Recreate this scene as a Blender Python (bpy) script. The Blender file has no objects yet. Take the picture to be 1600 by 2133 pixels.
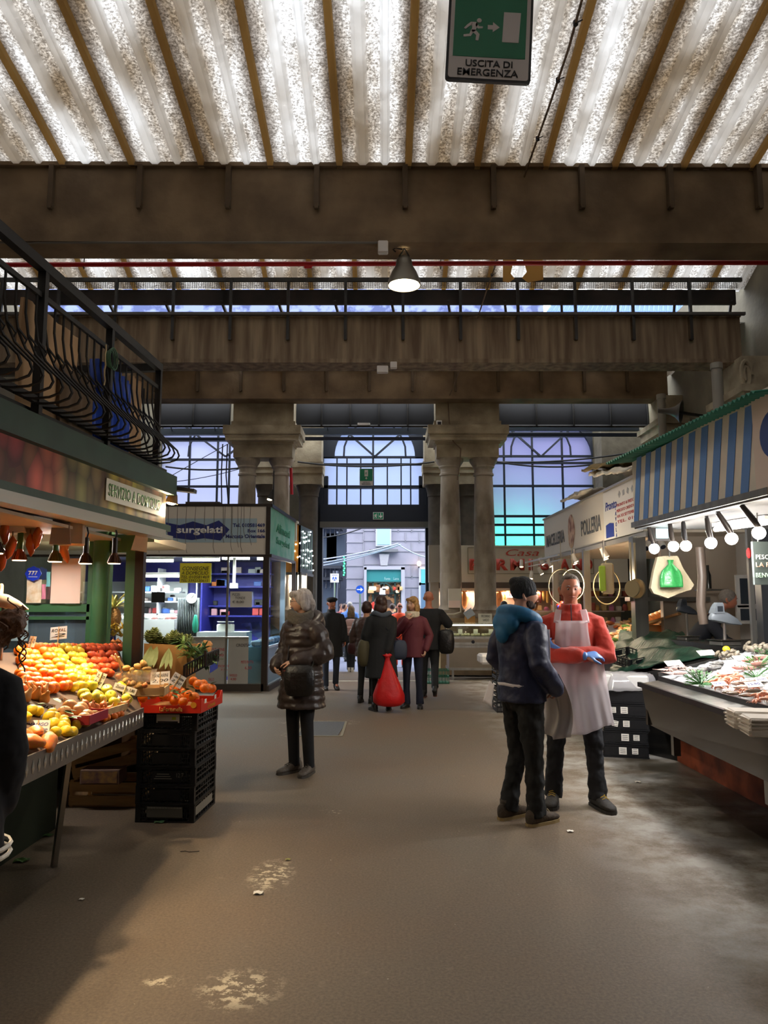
import bpy, bmesh, math, random
from mathutils import Vector, Matrix, noise
random.seed(7)
SC = bpy.context.scene
COL = SC.collection
V = Vector
PI = math.pi
# ------------------------------------------------------------------ camera
F = 1600.0; CZ = 1.56; PIT = math.radians(6.84)
cam_d = bpy.data.cameras.new('camera'); cam = bpy.data.objects.new('camera', cam_d); COL.objects.link(cam)
cam.location = (0, 0, CZ); cam.rotation_euler = (PI/2 + PIT, 0, 0)
cam_d.sensor_fit = 'VERTICAL'; cam_d.sensor_height = 36; cam_d.lens = F/2133*36
cam_d.clip_start = .05; cam_d.clip_end = 400
SC.camera = cam
# ------------------------------------------------------------------ view, world, sun
SC.view_settings.view_transform = 'Standard'; SC.view_settings.look = 'None'
SC.view_settings.gamma = 1; SC.view_settings.exposure = 0.78
try: SC.view_settings.use_curve_mapping = False
except Exception: pass
WD = bpy.data.worlds.new('world'); SC.world = WD; WD.use_nodes = True
wn = WD.node_tree.nodes; wl = WD.node_tree.links
bg = wn['Background']
tc = wn.new('ShaderNodeTexCoord'); sp = wn.new('ShaderNodeSeparateXYZ'); rp = wn.new('ShaderNodeValToRGB')
wl.new(tc.outputs['Generated'], sp.inputs[0]); wl.new(sp.outputs['Z'], rp.inputs[0]); wl.new(rp.outputs[0], bg.inputs[0])
rp.color_ramp.elements[0].position = .0; rp.color_ramp.elements[0].color = (.2, .25, .38, 1)
rp.color_ramp.elements[1].position = .6; rp.color_ramp.elements[1].color = (.92, .96, 1.0, 1)
bg.inputs[1].default_value = 3.9
def light(name, kind, loc, energy, col=(1, 1, 1), size=.1, aim=None, spot=None, blend=.5, parent=None, sy=None):
 d = bpy.data.lights.new(name, kind); d.energy = energy; d.color = col
 if kind == 'AREA':
  d.size = size
  if sy: d.shape = 'RECTANGLE'; d.size_y = sy
 else: d.shadow_soft_size = size
 if kind == 'SPOT': d.spot_size = math.radians(spot or 90); d.spot_blend = blend
 o = bpy.data.objects.new(name, d); COL.objects.link(o); o.location = loc
 if aim is not None: o.rotation_euler = (V(aim)-V(loc)).to_track_quat('-Z', 'Y').to_euler()
 if parent: o.parent = parent; o.location = V(loc)-wloc(parent)
 return o
# ------------------------------------------------------------------ pixel <-> world
cp, sn = math.cos(PIT), math.sin(PIT)
def ray(px, py):
 x = (px-800)/F; y = -(py-1066.5)/F
 return V((x, cp-y*sn, sn+y*cp))
def P(px, py, Y): d = ray(px, py); return V((0, 0, CZ))+d*(Y/d.y)
def PZ(px, py, Z): d = ray(px, py); return V((0, 0, CZ))+d*((Z-CZ)/d.z)
def PX(px, py, X): d = ray(px, py); return V((0, 0, CZ))+d*(X/d.x)
def proj(p):
 q = V(p)-V((0, 0, CZ)); dep = q.y*cp+q.z*sn; up = -q.y*sn+q.z*cp
 return (800+F*q.x/dep, 1066.5-F*up/dep)
def G(px, py): return PZ(px, py, 0)
def on_surf(px, py, fn, n=50):
 best = None; bd = 1e9
 for i in range(n+1):
  for j in range(n+1):
   p = fn(i/n, j/n); a, b = proj(p); d = (a-px)**2+(b-py)**2
   if d < bd: bd = d; best = p
 return best
# ------------------------------------------------------------------ naming
def wloc(o):
 r = V((0, 0, 0))
 while o is not None: r = r+o.location; o = o.parent
 return r
def tag(o, label=None, cat=None, group=None, kind=None):
 if label: o['label'] = label
 if cat: o['category'] = cat
 if group: o['group'] = group
 if kind: o['kind'] = kind
 return o
def thing(name, label, cat, loc=(0, 0, 0), rz=0, group=None):
 o = bpy.data.objects.new(name, None); COL.objects.link(o); o.empty_display_size = .1
 o.location = loc; o.rotation_euler = (0, 0, rz)
 return tag(o, label, cat, group)
def dup(root, loc, rz=None, label=None, group=None, rot=None, sc=None):
 def cpy(o, par):
  c = o.copy(); COL.objects.link(c)
  if par: c.parent = par
  for k in o.children: cpy(k, c)
  return c
 r = cpy(root, None); r.location = loc
 if rz is not None: r.rotation_euler = (0, 0, rz)
 if rot is not None: r.rotation_euler = rot
 if sc is not None: r.scale = sc if hasattr(sc, '__len__') else (sc, sc, sc)
 if label: r['label'] = label
 if group: r['group'] = group
 return r
# ------------------------------------------------------------------ materials
def lin(c):
 if isinstance(c, str): c = tuple(int(c[i:i+2], 16) for i in (0, 2, 4))
 return tuple(((v/255)/12.92 if v/255 <= .04045 else ((v/255+.055)/1.055)**2.4) for v in c)+(1,)
MC = {}
def mat(name, col, rough=.6, metal=0, var=0, vs=6, col2=None, bump=0, bs=60, es=0, ecol=None, trans=0, alpha=1, spec=.5, vlo=.35, vhi=.65, detail=4, stretch=None, sheen=0, sss=0):
 if name in MC: return MC[name]
 m = bpy.data.materials.new(name); m.use_nodes = True; MC[name] = m
 nt = m.node_tree; N = nt.nodes; L = nt.links; b = N['Principled BSDF']
 c = lin(col); b.inputs['Base Color'].default_value = c
 b.inputs['Roughness'].default_value = rough; b.inputs['Metallic'].default_value = metal
 b.inputs['Specular IOR Level'].default_value = spec
 if sss:
  b.inputs['Subsurface Weight'].default_value = sss; b.inputs['Subsurface Radius'].default_value = (.01, .004, .002)
 if sheen: b.inputs['Sheen Weight'].default_value = sheen
 co = None
 def coord():
  t = N.new('ShaderNodeTexCoord'); mp = N.new('ShaderNodeMapping')
  L.new(t.outputs['Object'], mp.inputs[0])
  if stretch: mp.inputs['Scale'].default_value = stretch
  return mp.outputs[0]
 if var or bump: co = coord()
 if var:
  n = N.new('ShaderNodeTexNoise'); n.inputs['Scale'].default_value = vs; n.inputs['Detail'].default_value = detail
  L.new(co, n.inputs['Vector'])
  r = N.new('ShaderNodeValToRGB'); L.new(n.outputs[0], r.inputs[0])
  r.color_ramp.elements[0].position = vlo; r.color_ramp.elements[1].position = vhi
  c2 = lin(col2) if col2 else tuple(v*(1-var) for v in c[:3])+(1,)
  r.color_ramp.elements[0].color = c2; r.color_ramp.elements[1].color = c
  L.new(r.outputs[0], b.inputs['Base Color'])
 if bump:
  n = N.new('ShaderNodeTexNoise'); n.inputs['Scale'].default_value = bs; n.inputs['Detail'].default_value = 3
  L.new(co, n.inputs['Vector']); bp = N.new('ShaderNodeBump'); bp.inputs['Strength'].default_value = bump
  bp.inputs['Distance'].default_value = .02
  L.new(n.outputs[0], bp.inputs['Height']); L.new(bp.outputs[0], b.inputs['Normal'])
 if es:
  b.inputs['Emission Color'].default_value = lin(ecol or col); b.inputs['Emission Strength'].default_value = es
 if alpha < 1: b.inputs['Alpha'].default_value = alpha
 return m
def glass(name, tint='ffffff', refl=.08, rough=.02, op=0.0, diff='ffffff'):
 if name in MC: return MC[name]
 m = bpy.data.materials.new(name); m.use_nodes = True; MC[name] = m
 nt = m.node_tree; N = nt.nodes; L = nt.links; N.remove(N['Principled BSDF']); out = N['Material Output']
 t = N.new('ShaderNodeBsdfTransparent'); t.inputs[0].default_value = lin(tint)
 g = N.new('ShaderNodeBsdfGlossy'); g.inputs['Roughness'].default_value = rough
 x = N.new('ShaderNodeMixShader'); x.inputs[0].default_value = refl
 L.new(t.outputs[0], x.inputs[1]); L.new(g.outputs[0], x.inputs[2]); last = x
 if op:
  d = N.new('ShaderNodeBsdfDiffuse'); d.inputs[0].default_value = lin(diff)
  tr = N.new('ShaderNodeBsdfTranslucent'); tr.inputs[0].default_value = lin(diff)
  a = N.new('ShaderNodeMixShader'); a.inputs[0].default_value = .5
  L.new(d.outputs[0], a.inputs[1]); L.new(tr.outputs[0], a.inputs[2])
  y = N.new('ShaderNodeMixShader'); y.inputs[0].default_value = op
  L.new(x.outputs[0], y.inputs[1]); L.new(a.outputs[0], y.inputs[2]); last = y
 L.new(last.outputs[0], out.inputs[0]); return m
def frosted(name, col, tw=.8):
 if name in MC: return MC[name]
 m = bpy.data.materials.new(name); m.use_nodes = True; MC[name] = m
 nt = m.node_tree; N = nt.nodes; L = nt.links; N.remove(N['Principled BSDF']); out = N['Material Output']
 d = N.new('ShaderNodeBsdfDiffuse'); d.inputs[0].default_value = lin(col)
 tr = N.new('ShaderNodeBsdfTranslucent'); tr.inputs[0].default_value = lin(col)
 a = N.new('ShaderNodeMixShader'); a.inputs[0].default_value = tw
 L.new(d.outputs[0], a.inputs[1]); L.new(tr.outputs[0], a.inputs[2]); L.new(a.outputs[0], out.inputs[0]); return m
# ------------------------------------------------------------------ mesh builder
class MB:
 def __init__(s): s.bm = bmesh.new()
 def face(s, vs, mi=0):
  try:
   f = s.bm.faces.new(vs); f.material_index = mi; return f
  except ValueError: return None
 def box(s, c, size, rot=None, bev=0, mi=0):
  c = V(c); sx, sy, sz = [v/2 for v in size]
  M = rot if rot is not None else Matrix.Identity(3)
  if isinstance(M, (int, float)): M = Matrix.Rotation(M, 3, 'Z')
  if bev:
   b = min(bev, sx*.9, sy*.9, sz*.9); rings = []
   for z, q in ((-sz, b), (-sz+b, 0), (sz-b, 0), (sz, b)):
    pts = []
    for x, y in ((sx-q, sy-b), (sx-b, sy-q), (-sx+b, sy-q), (-sx+q, sy-b), (-sx+q, -sy+b), (-sx+b, -sy+q), (sx-b, -sy+q), (sx-q, -sy+b)):
     pts.append(s.bm.verts.new(c+M@V((x, y, z))))
    rings.append(pts)
   for a, d in zip(rings, rings[1:]):
    for i in range(8): s.face((a[i], a[(i+1) % 8], d[(i+1) % 8], d[i]), mi)
   s.face(rings[0][::-1], mi); s.face(rings[-1], mi); return s
  v = [s.bm.verts.new(c+M@V((x, y, z))) for z in (-sz, sz) for x, y in ((-sx, -sy), (sx, -sy), (sx, sy), (-sx, sy))]
  for q in ((3, 2, 1, 0), (4, 5, 6, 7), (0, 1, 5, 4), (1, 2, 6, 5), (2, 3, 7, 6), (3, 0, 4, 7)): s.face([v[i] for i in q], mi)
  return s
 def bb(s, a, b, bev=0):
  a = V(a); b = V(b); return s.box((a+b)/2, [abs(x) for x in (b-a)], bev=bev)
 def bar(s, a, b, w, h=None, up=(0, 0, 1)):
  a = V(a); b = V(b); h = h or w; d = (b-a); L = d.length
  if L < 1e-6: return s
  d.normalize(); u = V(up)
  if abs(d.dot(u)) > .99: u = V((0, 1, 0))
  x = d.cross(u).normalized(); z = x.cross(d).normalized()
  M = Matrix((x, d, z)).transposed(); return s.box((a+b)/2, (w, L, h), rot=M)
 def loft(s, rings, cap=True, closed=True):
  R = [[s.bm.verts.new(p) for p in r] for r in rings]
  n = len(R[0])
  for a, b in zip(R, R[1:]):
   for i in range(n if closed else n-1): s.face((a[i], a[(i+1) % n], b[(i+1) % n], b[i]))
  if cap and closed: s.face(R[0][::-1]); s.face(R[-1])
  return s
 def tube(s, pts, rads, n=8, round_=False, sq=None, up=None):
  pts = [V(p) for p in pts]
  if not hasattr(rads, '__len__'): rads = [rads]*len(pts)
  if round_:
   a = (pts[0]-pts[1]).normalized(); b = (pts[-1]-pts[-2]).normalized(); r0, r1 = rads[0], rads[-1]
   pts = [pts[0]+a*r0*.95, pts[0]+a*r0*.7]+pts+[pts[-1]+b*r1*.7, pts[-1]+b*r1*.95]
   rads = [r0*.3, r0*.72]+list(rads)+[r1*.72, r1*.3]
  rings = []; prev = None
  for i, p in enumerate(pts):
   t = (pts[min(i+1, len(pts)-1)]-pts[max(i-1, 0)])
   t = t.normalized() if t.length > 1e-9 else V((0, 0, 1))
   if prev is None:
    u = V(up) if up else (V((0, 0, 1)) if abs(t.z) < .9 else V((0, 1, 0)))
    x = t.cross(u).normalized()
   else:
    x = prev-t*prev.dot(t); x.normalize()
   y = t.cross(x); prev = x
   ax, ay = (sq if sq else (1, 1))
   rings.append([p+x*math.cos(k*2*PI/n)*rads[i]*ax+y*math.sin(k*2*PI/n)*rads[i]*ay for k in range(n)])
  return s.loft(rings)
 def cyl(s, a, b, r, n=12, r2=None): return s.tube([a, b], [r, r if r2 is None else r2], n)
 def lathe(s, c, prof, n=20, M=None, cap=True):
  c = V(c); M = M or Matrix.Identity(3)
  return s.loft([[c+M@V((r*math.cos(k*2*PI/n), r*math.sin(k*2*PI/n), z)) for k in range(n)] for r, z in prof], cap)
 def ell(s, c, r, n=12, m=8, M=None, f=None):
  c = V(c); r = r if hasattr(r, '__len__') else (r, r, r); M = M or Matrix.Identity(3); rings = []
  for j in range(m+1):
   th = PI*(j+.0)/m; th = min(max(th, .03), PI-.03); row = []
   for k in range(n):
    ph = 2*PI*k/n; d = V((math.sin(th)*math.cos(ph), math.sin(th)*math.sin(ph), -math.cos(th)))
    q = f(d) if f else 1
    row.append(c+M@V((d.x*r[0]*q, d.y*r[1]*q, d.z*r[2]*q)))
   rings.append(row)
  return s.loft(rings)
 def quad(s, a, b, c, d): s.face([s.bm.verts.new(V(p)) for p in (a, b, c, d)]); return s
 def slab(s, pts, th):
  """polygon outline with thickness vector th"""
  th = V(th); a = [s.bm.verts.new(V(p)) for p in pts]; b = [s.bm.verts.new(V(p)+th) for p in pts]; n = len(a)
  s.face(a[::-1]); s.face(b)
  for i in range(n): s.face((a[i], a[(i+1) % n], b[(i+1) % n], b[i]))
  return s
 def grid(s, fn, nu, nv, th=None):
  R = [[s.bm.verts.new(fn(i/nu, j/nv)) for j in range(nv+1)] for i in range(nu+1)]
  for i in range(nu):
   for j in range(nv): s.face((R[i][j], R[i+1][j], R[i+1][j+1], R[i][j+1]))
  if th is not None:
   th = V(th); Q = [[s.bm.verts.new(v.co+th) for v in r] for r in R]
   for i in range(nu):
    for j in range(nv): s.face((Q[i][j], Q[i][j+1], Q[i+1][j+1], Q[i+1][j]))
   for i in range(nu):
    for j in (0, nv): s.face((R[i][j], R[i+1][j], Q[i+1][j], Q[i][j]))
   for j in range(nv):
    for i in (0, nu): s.face((R[i][j], R[i][j+1], Q[i][j+1], Q[i][j]))
  return s
 def build(s, name, m, parent=None, smooth=False, local=False, label=None, cat=None, group=None, kind=None, origin=None, vox=None, sm=4, solid=None, sub=0):
  me = bpy.data.meshes.new(name)
  bmesh.ops.recalc_face_normals(s.bm, faces=s.bm.faces)
  o = bpy.data.objects.new(name, me); COL.objects.link(o)
  off = V((0, 0, 0))
  if not local:
   if parent is not None: off = wloc(parent)
   elif origin is not None: off = V(origin)
   elif s.bm.verts:
    xs = [v.co for v in s.bm.verts]
    off = V(((min(v.x for v in xs)+max(v.x for v in xs))/2, (min(v.y for v in xs)+max(v.y for v in xs))/2, min(v.z for v in xs)))
   for v in s.bm.verts: v.co -= off
  if smooth:
   for f in s.bm.faces: f.smooth = True
  s.bm.to_mesh(me); s.bm.free()
  for x in (m if isinstance(m, (list, tuple)) else [m]): me.materials.append(x)
  if smooth and smooth != 'all' and not vox:
   try: me.set_sharp_from_angle(angle=math.radians(40))
   except Exception: pass
  if parent is not None: o.parent = parent
  elif not local: o.location = off
  if vox:
   r = o.modifiers.new('remesh', 'REMESH'); r.mode = 'VOXEL'; r.voxel_size = vox; r.use_smooth_shade = True
   if sm:
    q = o.modifiers.new('smooth', 'SMOOTH'); q.factor = .5; q.iterations = sm
  if solid:
   q = o.modifiers.new('solid', 'SOLIDIFY'); q.thickness = solid; q.offset = 0
  if sub:
   q = o.modifiers.new('sub', 'SUBSURF'); q.levels = sub; q.render_levels = sub
  return tag(o, label, cat, group, kind)
def struct(name, mb, m, **k): return mb.build(name, m, kind='structure', **k)
def text(s, m, parent, O, R, U, w, h, name='lettering', ext=.002, bold=0, spacing=1.0, shear=0, label=None):
 """string fitted into the w x h frame whose lower-left corner is O, along unit vectors R (right) and U (up)"""
 cu = bpy.data.curves.new('t', 'FONT'); cu.body = s; cu.size = 1; cu.offset = bold; cu.space_character = spacing; cu.shear = shear; cu.resolution_u = 3
 to = bpy.data.objects.new('t', cu); COL.objects.link(to)
 me = bpy.data.meshes.new_from_object(to); bpy.data.objects.remove(to); me.name = name
 xs = [v.co.x for v in me.vertices]; ys = [v.co.y for v in me.vertices]
 if not xs: return None
 x0, x1, y0, y1 = min(xs), max(xs), min(ys), max(ys)
 R = V(R).normalized(); U = V(U).normalized(); Nn = R.cross(U); O = V(O)-(wloc(parent) if parent else V((0, 0, 0)))
 n0 = len(me.vertices)
 for v in me.vertices:
  a = (v.co.x-x0)/(x1-x0)*w; b = (v.co.y-y0)/(y1-y0)*h
  v.co = O+R*a+U*b+Nn*ext
 o = bpy.data.objects.new(name, me); COL.objects.link(o); me.materials.append(m); o.parent = parent
 sd = o.modifiers.new('solid', 'SOLIDIFY'); sd.thickness = ext*.9; sd.offset = -1
 if label: o['label'] = label
 return o
# ------------------------------------------------------------------ shared materials
CONC = mat('beam_concrete', '7d684e', .9, var=.4, vs=1.6, bump=.25, bs=18, col2='5c4a36')
CONC2 = mat('beam_concrete_streaked', '8a7860', .9, var=.4, vs=3.2, bump=.2, bs=14, col2='5c4a38', stretch=(2.2, 2.2, .18))
IRON = mat('dark_iron', '2a2826', .55, .3, var=.3, vs=9)
BLUEIRON = mat('blue_black_iron', '161b26', .5, .2)
STONE = mat('pale_stone', 'b5a88e', .85, var=.4, vs=2.2, col2='857862', bump=.3, bs=24)
SHAFT = mat('column_stone', 'ada08e', .75, var=.5, vs=2.6, col2='786a58', bump=.3, bs=30, stretch=(1, 1, .5))
REDP = mat('red_pipe_paint', 'b3161d', .4)
WHITEP = mat('white_plastic', 'e8e6df', .4)
BLACKP = mat('black_plastic', '16171a', .42, bump=.1, bs=90)
STEEL = mat('brushed_steel', '9d9a94', .32, .9, var=.2, vs=14, stretch=(1, 1, .1))
DSTEEL = mat('dark_steel', '4b4a49', .3, .85, var=.25, vs=3)
CHROME = mat('chrome', 'c9c9c9', .15, 1)
PAPER = mat('white_paper', 'f1ece2', .8)
INK = mat('dark_ink', '201f2a', .7)
BLUEINK = mat('blue_ink', '3a3a98', .7)
REDINK = mat('red_ink', 'b23038', .7)
WALLM = mat('hall_wall_plaster', '77705f', .9, var=.35, vs=1.2, bump=.25, bs=12)
DARKPAN = mat('dark_slate_panel', '1d1e23', .7, var=.2, vs=2)
CARD = mat('cardboard', 'c08a4e', .85, var=.15, vs=6)
WOOD = mat('raw_wood', 'cda674', .75, var=.3, vs=7, stretch=(.3, 3, 3))
# ------------------------------------------------------------------ floor
def floor_material():
 m = bpy.data.materials.new('market_asphalt'); m.use_nodes = True; N = m.node_tree.nodes; L = m.node_tree.links; b = N['Principled BSDF']
 t = N.new('ShaderNodeTexCoord'); co = t.outputs['Object']
 def nz(sc, det=6, ro=.55):
  n = N.new('ShaderNodeTexNoise'); n.inputs['Scale'].default_value = sc; n.inputs['Detail'].default_value = det; n.inputs['Roughness'].default_value = ro
  L.new(co, n.inputs['Vector']); return n.outputs[0]
 def ramp(i, a, bb, c0=(0, 0, 0, 1), c1=(1, 1, 1, 1)):
  r = N.new('ShaderNodeValToRGB'); L.new(i, r.inputs[0]); r.color_ramp.elements[0].position = a; r.color_ramp.elements[1].position = bb
  r.color_ramp.elements[0].color = c0; r.color_ramp.elements[1].color = c1; return r.outputs[0]
 def mx(f, a, c, mode='MIX'):
  x = N.new('ShaderNodeMix'); x.data_type = 'RGBA'; x.blend_type = mode
  if hasattr(f, 'links'): L.new(f, x.inputs[0])
  else: x.inputs[0].default_value = f
  for s, v in ((x.inputs[6], a), (x.inputs[7], c)):
   if hasattr(v, 'links'): L.new(v, s)
   else: s.default_value = v
  return x.outputs[2]
 def mul(a, c, op='MULTIPLY'):
  x = N.new('ShaderNodeMath'); x.operation = op; x.use_clamp = True
  for s, v in ((x.inputs[0], a), (x.inputs[1], c)):
   if hasattr(v, 'links'): L.new(v, s)
   else: s.default_value = v
  return x.outputs[0]
 base = ramp(nz(.55, 4), .3, .7, lin('7f6b56'), lin('7a6f60'))
 base = mx(ramp(nz(70, 3, .7), .35, .7), mx(1, base, (.6, .6, .6, 1), 'MULTIPLY'), base)
 base = mx(mul(ramp(nz(9, 5, .7), .62, .75), .25), base, lin('a89c88'))
 sx = N.new('ShaderNodeSeparateXYZ'); L.new(co, sx.inputs[0])
 def dist(cx, cy, rx, ry):
  mp = N.new('ShaderNodeMapping'); mp.vector_type = 'POINT'; L.new(co, mp.inputs[0])
  mp.inputs['Location'].default_value = (-cx/rx, -cy/ry, 0); mp.inputs['Scale'].default_value = (1/rx, 1/ry, 0)
  ln = N.new('ShaderNodeVectorMath'); ln.operation = 'LENGTH'; L.new(mp.outputs[0], ln.inputs[0]); return ln.outputs['Value']
 # worn pale dirt and wet dark band along the fish counter
 band = mul(ramp(sx.outputs[0], 1.5, 2.0), ramp(nz(2.2, 8, .65), .45, .7))
 r1 = N.new('ShaderNodeMapRange'); L.new(sx.outputs[0], r1.inputs[0]); r1.inputs[1].default_value = 1.2; r1.inputs[2].default_value = 2.2
 base = mx(mul(mul(r1.outputs[0], ramp(nz(2.6, 9, .7), .4, .6)), .95), base, lin('b9b6b0'))
 r2 = N.new('ShaderNodeMapRange'); L.new(sx.outputs[0], r2.inputs[0]); r2.inputs[1].default_value = 2.0; r2.inputs[2].default_value = 2.5
 wet = mul(r2.outputs[0], ramp(nz(1.4, 7, .6), .3, .55))
 base = mx(mul(wet, .9), base, lin('332e24'))
 # spilled pale patches with their own shapes
 for (px, py, rx, ry, lo) in ((565, 1822, .15, .3, .5), (500, 2060, .2, .2, .5), (690, 1692, .1, .12, .56), (650, 1505, .48, .2, .5), (620, 1530, .3, .2, .56), (725, 1505, .18, .3, .55), (340, 2045, .1, .06, .5)):
  g = G(px, py); d = dist(g.x, g.y, rx, ry)
  f = N.new('ShaderNodeMapRange'); L.new(d, f.inputs[0]); f.inputs[1].default_value = 1; f.inputs[2].default_value = 0.1
  k = mul(f.outputs[0], ramp(nz(16, 8, .75), lo, lo+.06)); base = mx(mul(k, 1.6), base, lin('cbbfa4'))
 sp_ = ramp(nz(38, 2, .5), .77, .79); base = mx(mul(sp_, .7), base, lin('d8d0c0'))
 L.new(base, b.inputs['Base Color'])
 rr = N.new('ShaderNodeMapRange'); L.new(wet, rr.inputs[0]); rr.inputs[3].default_value = .62; rr.inputs[4].default_value = .3
 L.new(rr.outputs[0], b.inputs['Roughness']); b.inputs['Specular IOR Level'].default_value = .35
 bp = N.new('ShaderNodeBump'); bp.inputs['Strength'].default_value = .25; bp.inputs['Distance'].default_value = .01
 L.new(nz(55, 5, .7), bp.inputs['Height']); L.new(bp.outputs[0], b.inputs['Normal']); return m
m_ = MB(); m_.bb((-8.5, -6, -.2), (7, 16.4, 0)); fl = struct('floor', m_, floor_material(), origin=(0, 0, 0))
m_ = MB(); m_.grid(lambda u, v: V((-8.5+u*15.5, 16.4+v*3.2, -.12*v)), 1, 1, th=(0, 0, -.15)); struct('floor', m_, MC.setdefault('fl', fl.data.materials[0]), origin=(0, 0, 0))
m_ = MB(); m_.bb((-20, 19.6, -.3), (20, 45, -.12)); struct('street_ground', m_, mat('street_paving', '70748a', .6, var=.2, vs=2))
m_ = MB(); m_.bb((-2.6, 15.9, .0), (2.0, 16.05, .004)); struct('trim_1', m_, mat('pale_threshold', 'b5ac98', .8, var=.3, vs=9))
# manhole
g0 = G(672, 1518); t = thing('manhole_cover', 'square patterned metal manhole plate set in pale cement on the floor', 'manhole cover', (g0.x, g0.y, 0))
m_ = MB(); m_.box((g0.x, g0.y, .003), (.5, 1.1, .008), rot=-.05); m_.build('plate', mat('manhole_steel', '69686a', .5, .5, bump=.6, bs=120), t)
m_ = MB()
for a, b_ in (((-.27, -.57), (.27, -.57)), ((.27, -.57), (.27, .57)), ((.27, .57), (-.27, .57)), ((-.27, .57), (-.27, -.57))):
 m_.bar((g0.x+a[0], g0.y+a[1], .004), (g0.x+b_[0], g0.y+b_[1], .004), .03, .01)
m_.build('rim', mat('manhole_rim', '8d8674', .7), t)
# ------------------------------------------------------------------ roof: corrugated translucent vaults
def roof_material():
 m = bpy.data.materials.new('translucent_corrugated_sheet'); m.use_nodes = True; N = m.node_tree.nodes; L = m.node_tree.links
 N.remove(N['Principled BSDF']); out = N['Material Output']
 t = N.new('ShaderNodeTexCoord'); co = t.outputs['Object']
 def nz(sc, det=5, ro=.6, st=None):
  n = N.new('ShaderNodeTexNoise'); n.inputs['Scale'].default_value = sc; n.inputs['Detail'].default_value = det; n.inputs['Roughness'].default_value = ro
  if st:
   mp = N.new('ShaderNodeMapping'); L.new(co, mp.inputs[0]); mp.inputs['Scale'].default_value = st; L.new(mp.outputs[0], n.inputs['Vector'])
  else: L.new(co, n.inputs['Vector'])
  return n.outputs[0]
 def ramp(i, a, b, c0, c1):
  r = N.new('ShaderNodeValToRGB'); L.new(i, r.inputs[0]); r.color_ramp.elements[0].position = a; r.color_ramp.elements[1].position = b
  r.color_ramp.elements[0].color = c0; r.color_ramp.elements[1].color = c1; return r.outputs[0]
 big = ramp(nz(1.5, 5, .6, (1, .25, 1)), .38, .66, lin('a89c8c'), lin('fdfeff'))
 fine = ramp(nz(40, 4, .85), .42, .6, (.2, .18, .16, 1), (1, 1, 1, 1))
 x = N.new('ShaderNodeMix'); x.data_type = 'RGBA'; x.blend_type = 'MULTIPLY'; x.inputs[0].default_value = .9
 L.new(big, x.inputs[6]); L.new(fine, x.inputs[7])
 # darker beside the brown ribs: bands across X, every .82 m
 sx = N.new('ShaderNodeSeparateXYZ'); L.new(co, sx.inputs[0])
 fr = N.new('ShaderNodeMath'); fr.operation = 'PINGPONG'; L.new(sx.outputs[0], fr.inputs[0]); fr.inputs[1].default_value = .41
 dr = ramp(fr.outputs[0], .03, .16, lin('86786a'), (1, 1, 1, 1))
 y = N.new('ShaderNodeMix'); y.data_type = 'RGBA'; y.blend_type = 'MULTIPLY'; y.inputs[0].default_value = .8
 L.new(x.outputs[2], y.inputs[6]); L.new(dr, y.inputs[7])
 tr = N.new('ShaderNodeBsdfTranslucent'); L.new(y.outputs[2], tr.inputs[0])
 df = N.new('ShaderNodeBsdfDiffuse'); df.inputs[0].default_value = lin('b8b0a0')
 a = N.new('ShaderNodeMixShader'); a.inputs[0].default_value = .86; L.new(df.outputs[0], a.inputs[1]); L.new(tr.outputs[0], a.inputs[2])
 L.new(a.outputs[0], out.inputs[0]); return m
ROOFM = roof_material()
RIDGE = frosted('pale_ridge_sheet', 'ffffff', .97)
RIBM = frosted('brown_rib_strip', 'e6cfa0', .85)
RX0 = -3.81-.82*5   # a rib stands at every RX0 + .82 k
XL, XR = -8.2, 6.7
def interp(prof, u):
 n = len(prof)-1; k = min(int(u*n), n-1); f = u*n-k
 p0, p1, p2, p3 = [prof[min(max(i, 0), n)] for i in (k-1, k, k+1, k+2)]
 def cr(a, b, c, d): return .5*((2*b)+(c-a)*f+(2*a-5*b+4*c-d)*f*f+(3*b-a-3*c+d)*f**3)
 return cr(p0[0], p1[0], p2[0], p3[0]), cr(p0[1], p1[1], p2[1], p3[1])
def vault(prof, nv=24, rips=True):
 xs = []; x = RX0
 m_ = MB()
 def zof(xx):
  u = ((xx-RX0)/.82) % 1.0; d = 0
  for c in (.36, .66): d = max(d, max(0, 1-abs(u-c)/.055)) if abs(u-c) < .055 else d
  return d*.0
 m_.grid(lambda u, v: (lambda q: V((XL+u*(XR-XL), q[0], q[1])))(interp(prof, v)), 40, nv, th=(0, 0, .012))
 # rings of the ridges
 o = struct('ceiling', m_, ROOFM, origin=(RX0, 0, 0), smooth='all')
 m_ = MB(); x = RX0
 while x < XR:
  for c, w in ((.34, .075), (.66, .055)):
   xx = x+c*.82
   if XL < xx < XR: m_.loft([[V((xx-w, q[0], q[1]-.006)), V((xx-w*.45, q[0], q[1]-.05)), V((xx+w*.45, q[0], q[1]-.05)), V((xx+w, q[0], q[1]-.006))] for q in [interp(prof, k/nv) for k in range(nv+1)]])
  x += .82
 o = struct('trim_2', m_, RIDGE, origin=(0, 0, 0), smooth=True)
 m_ = MB(); x = RX0
 while x < XR:
  if x > XL: m_.loft([[V((x-.042, q[0], q[1]-.005)), V((x-.032, q[0], q[1]-.06)), V((x+.032, q[0], q[1]-.06)), V((x+.042, q[0], q[1]-.005))] for q in [interp(prof, k/nv) for k in range(nv+1)]])
  x += .82
 o = struct('trim_3', m_, RIBM, origin=(0, 0, 0), smooth=True)
VA = [(3.5, 6.75), (4.3, 7.08), (5.2, 7.22), (6.0, 7.2), (6.5, 7.14), (7.02, 7.05), (7.8, 6.92), (8.75, 6.74)]
vault(VA)
vault([(y-5.1, z) for y, z in VA], 10)
vault([(y-10.2, z) for y, z in VA], 10)
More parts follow.
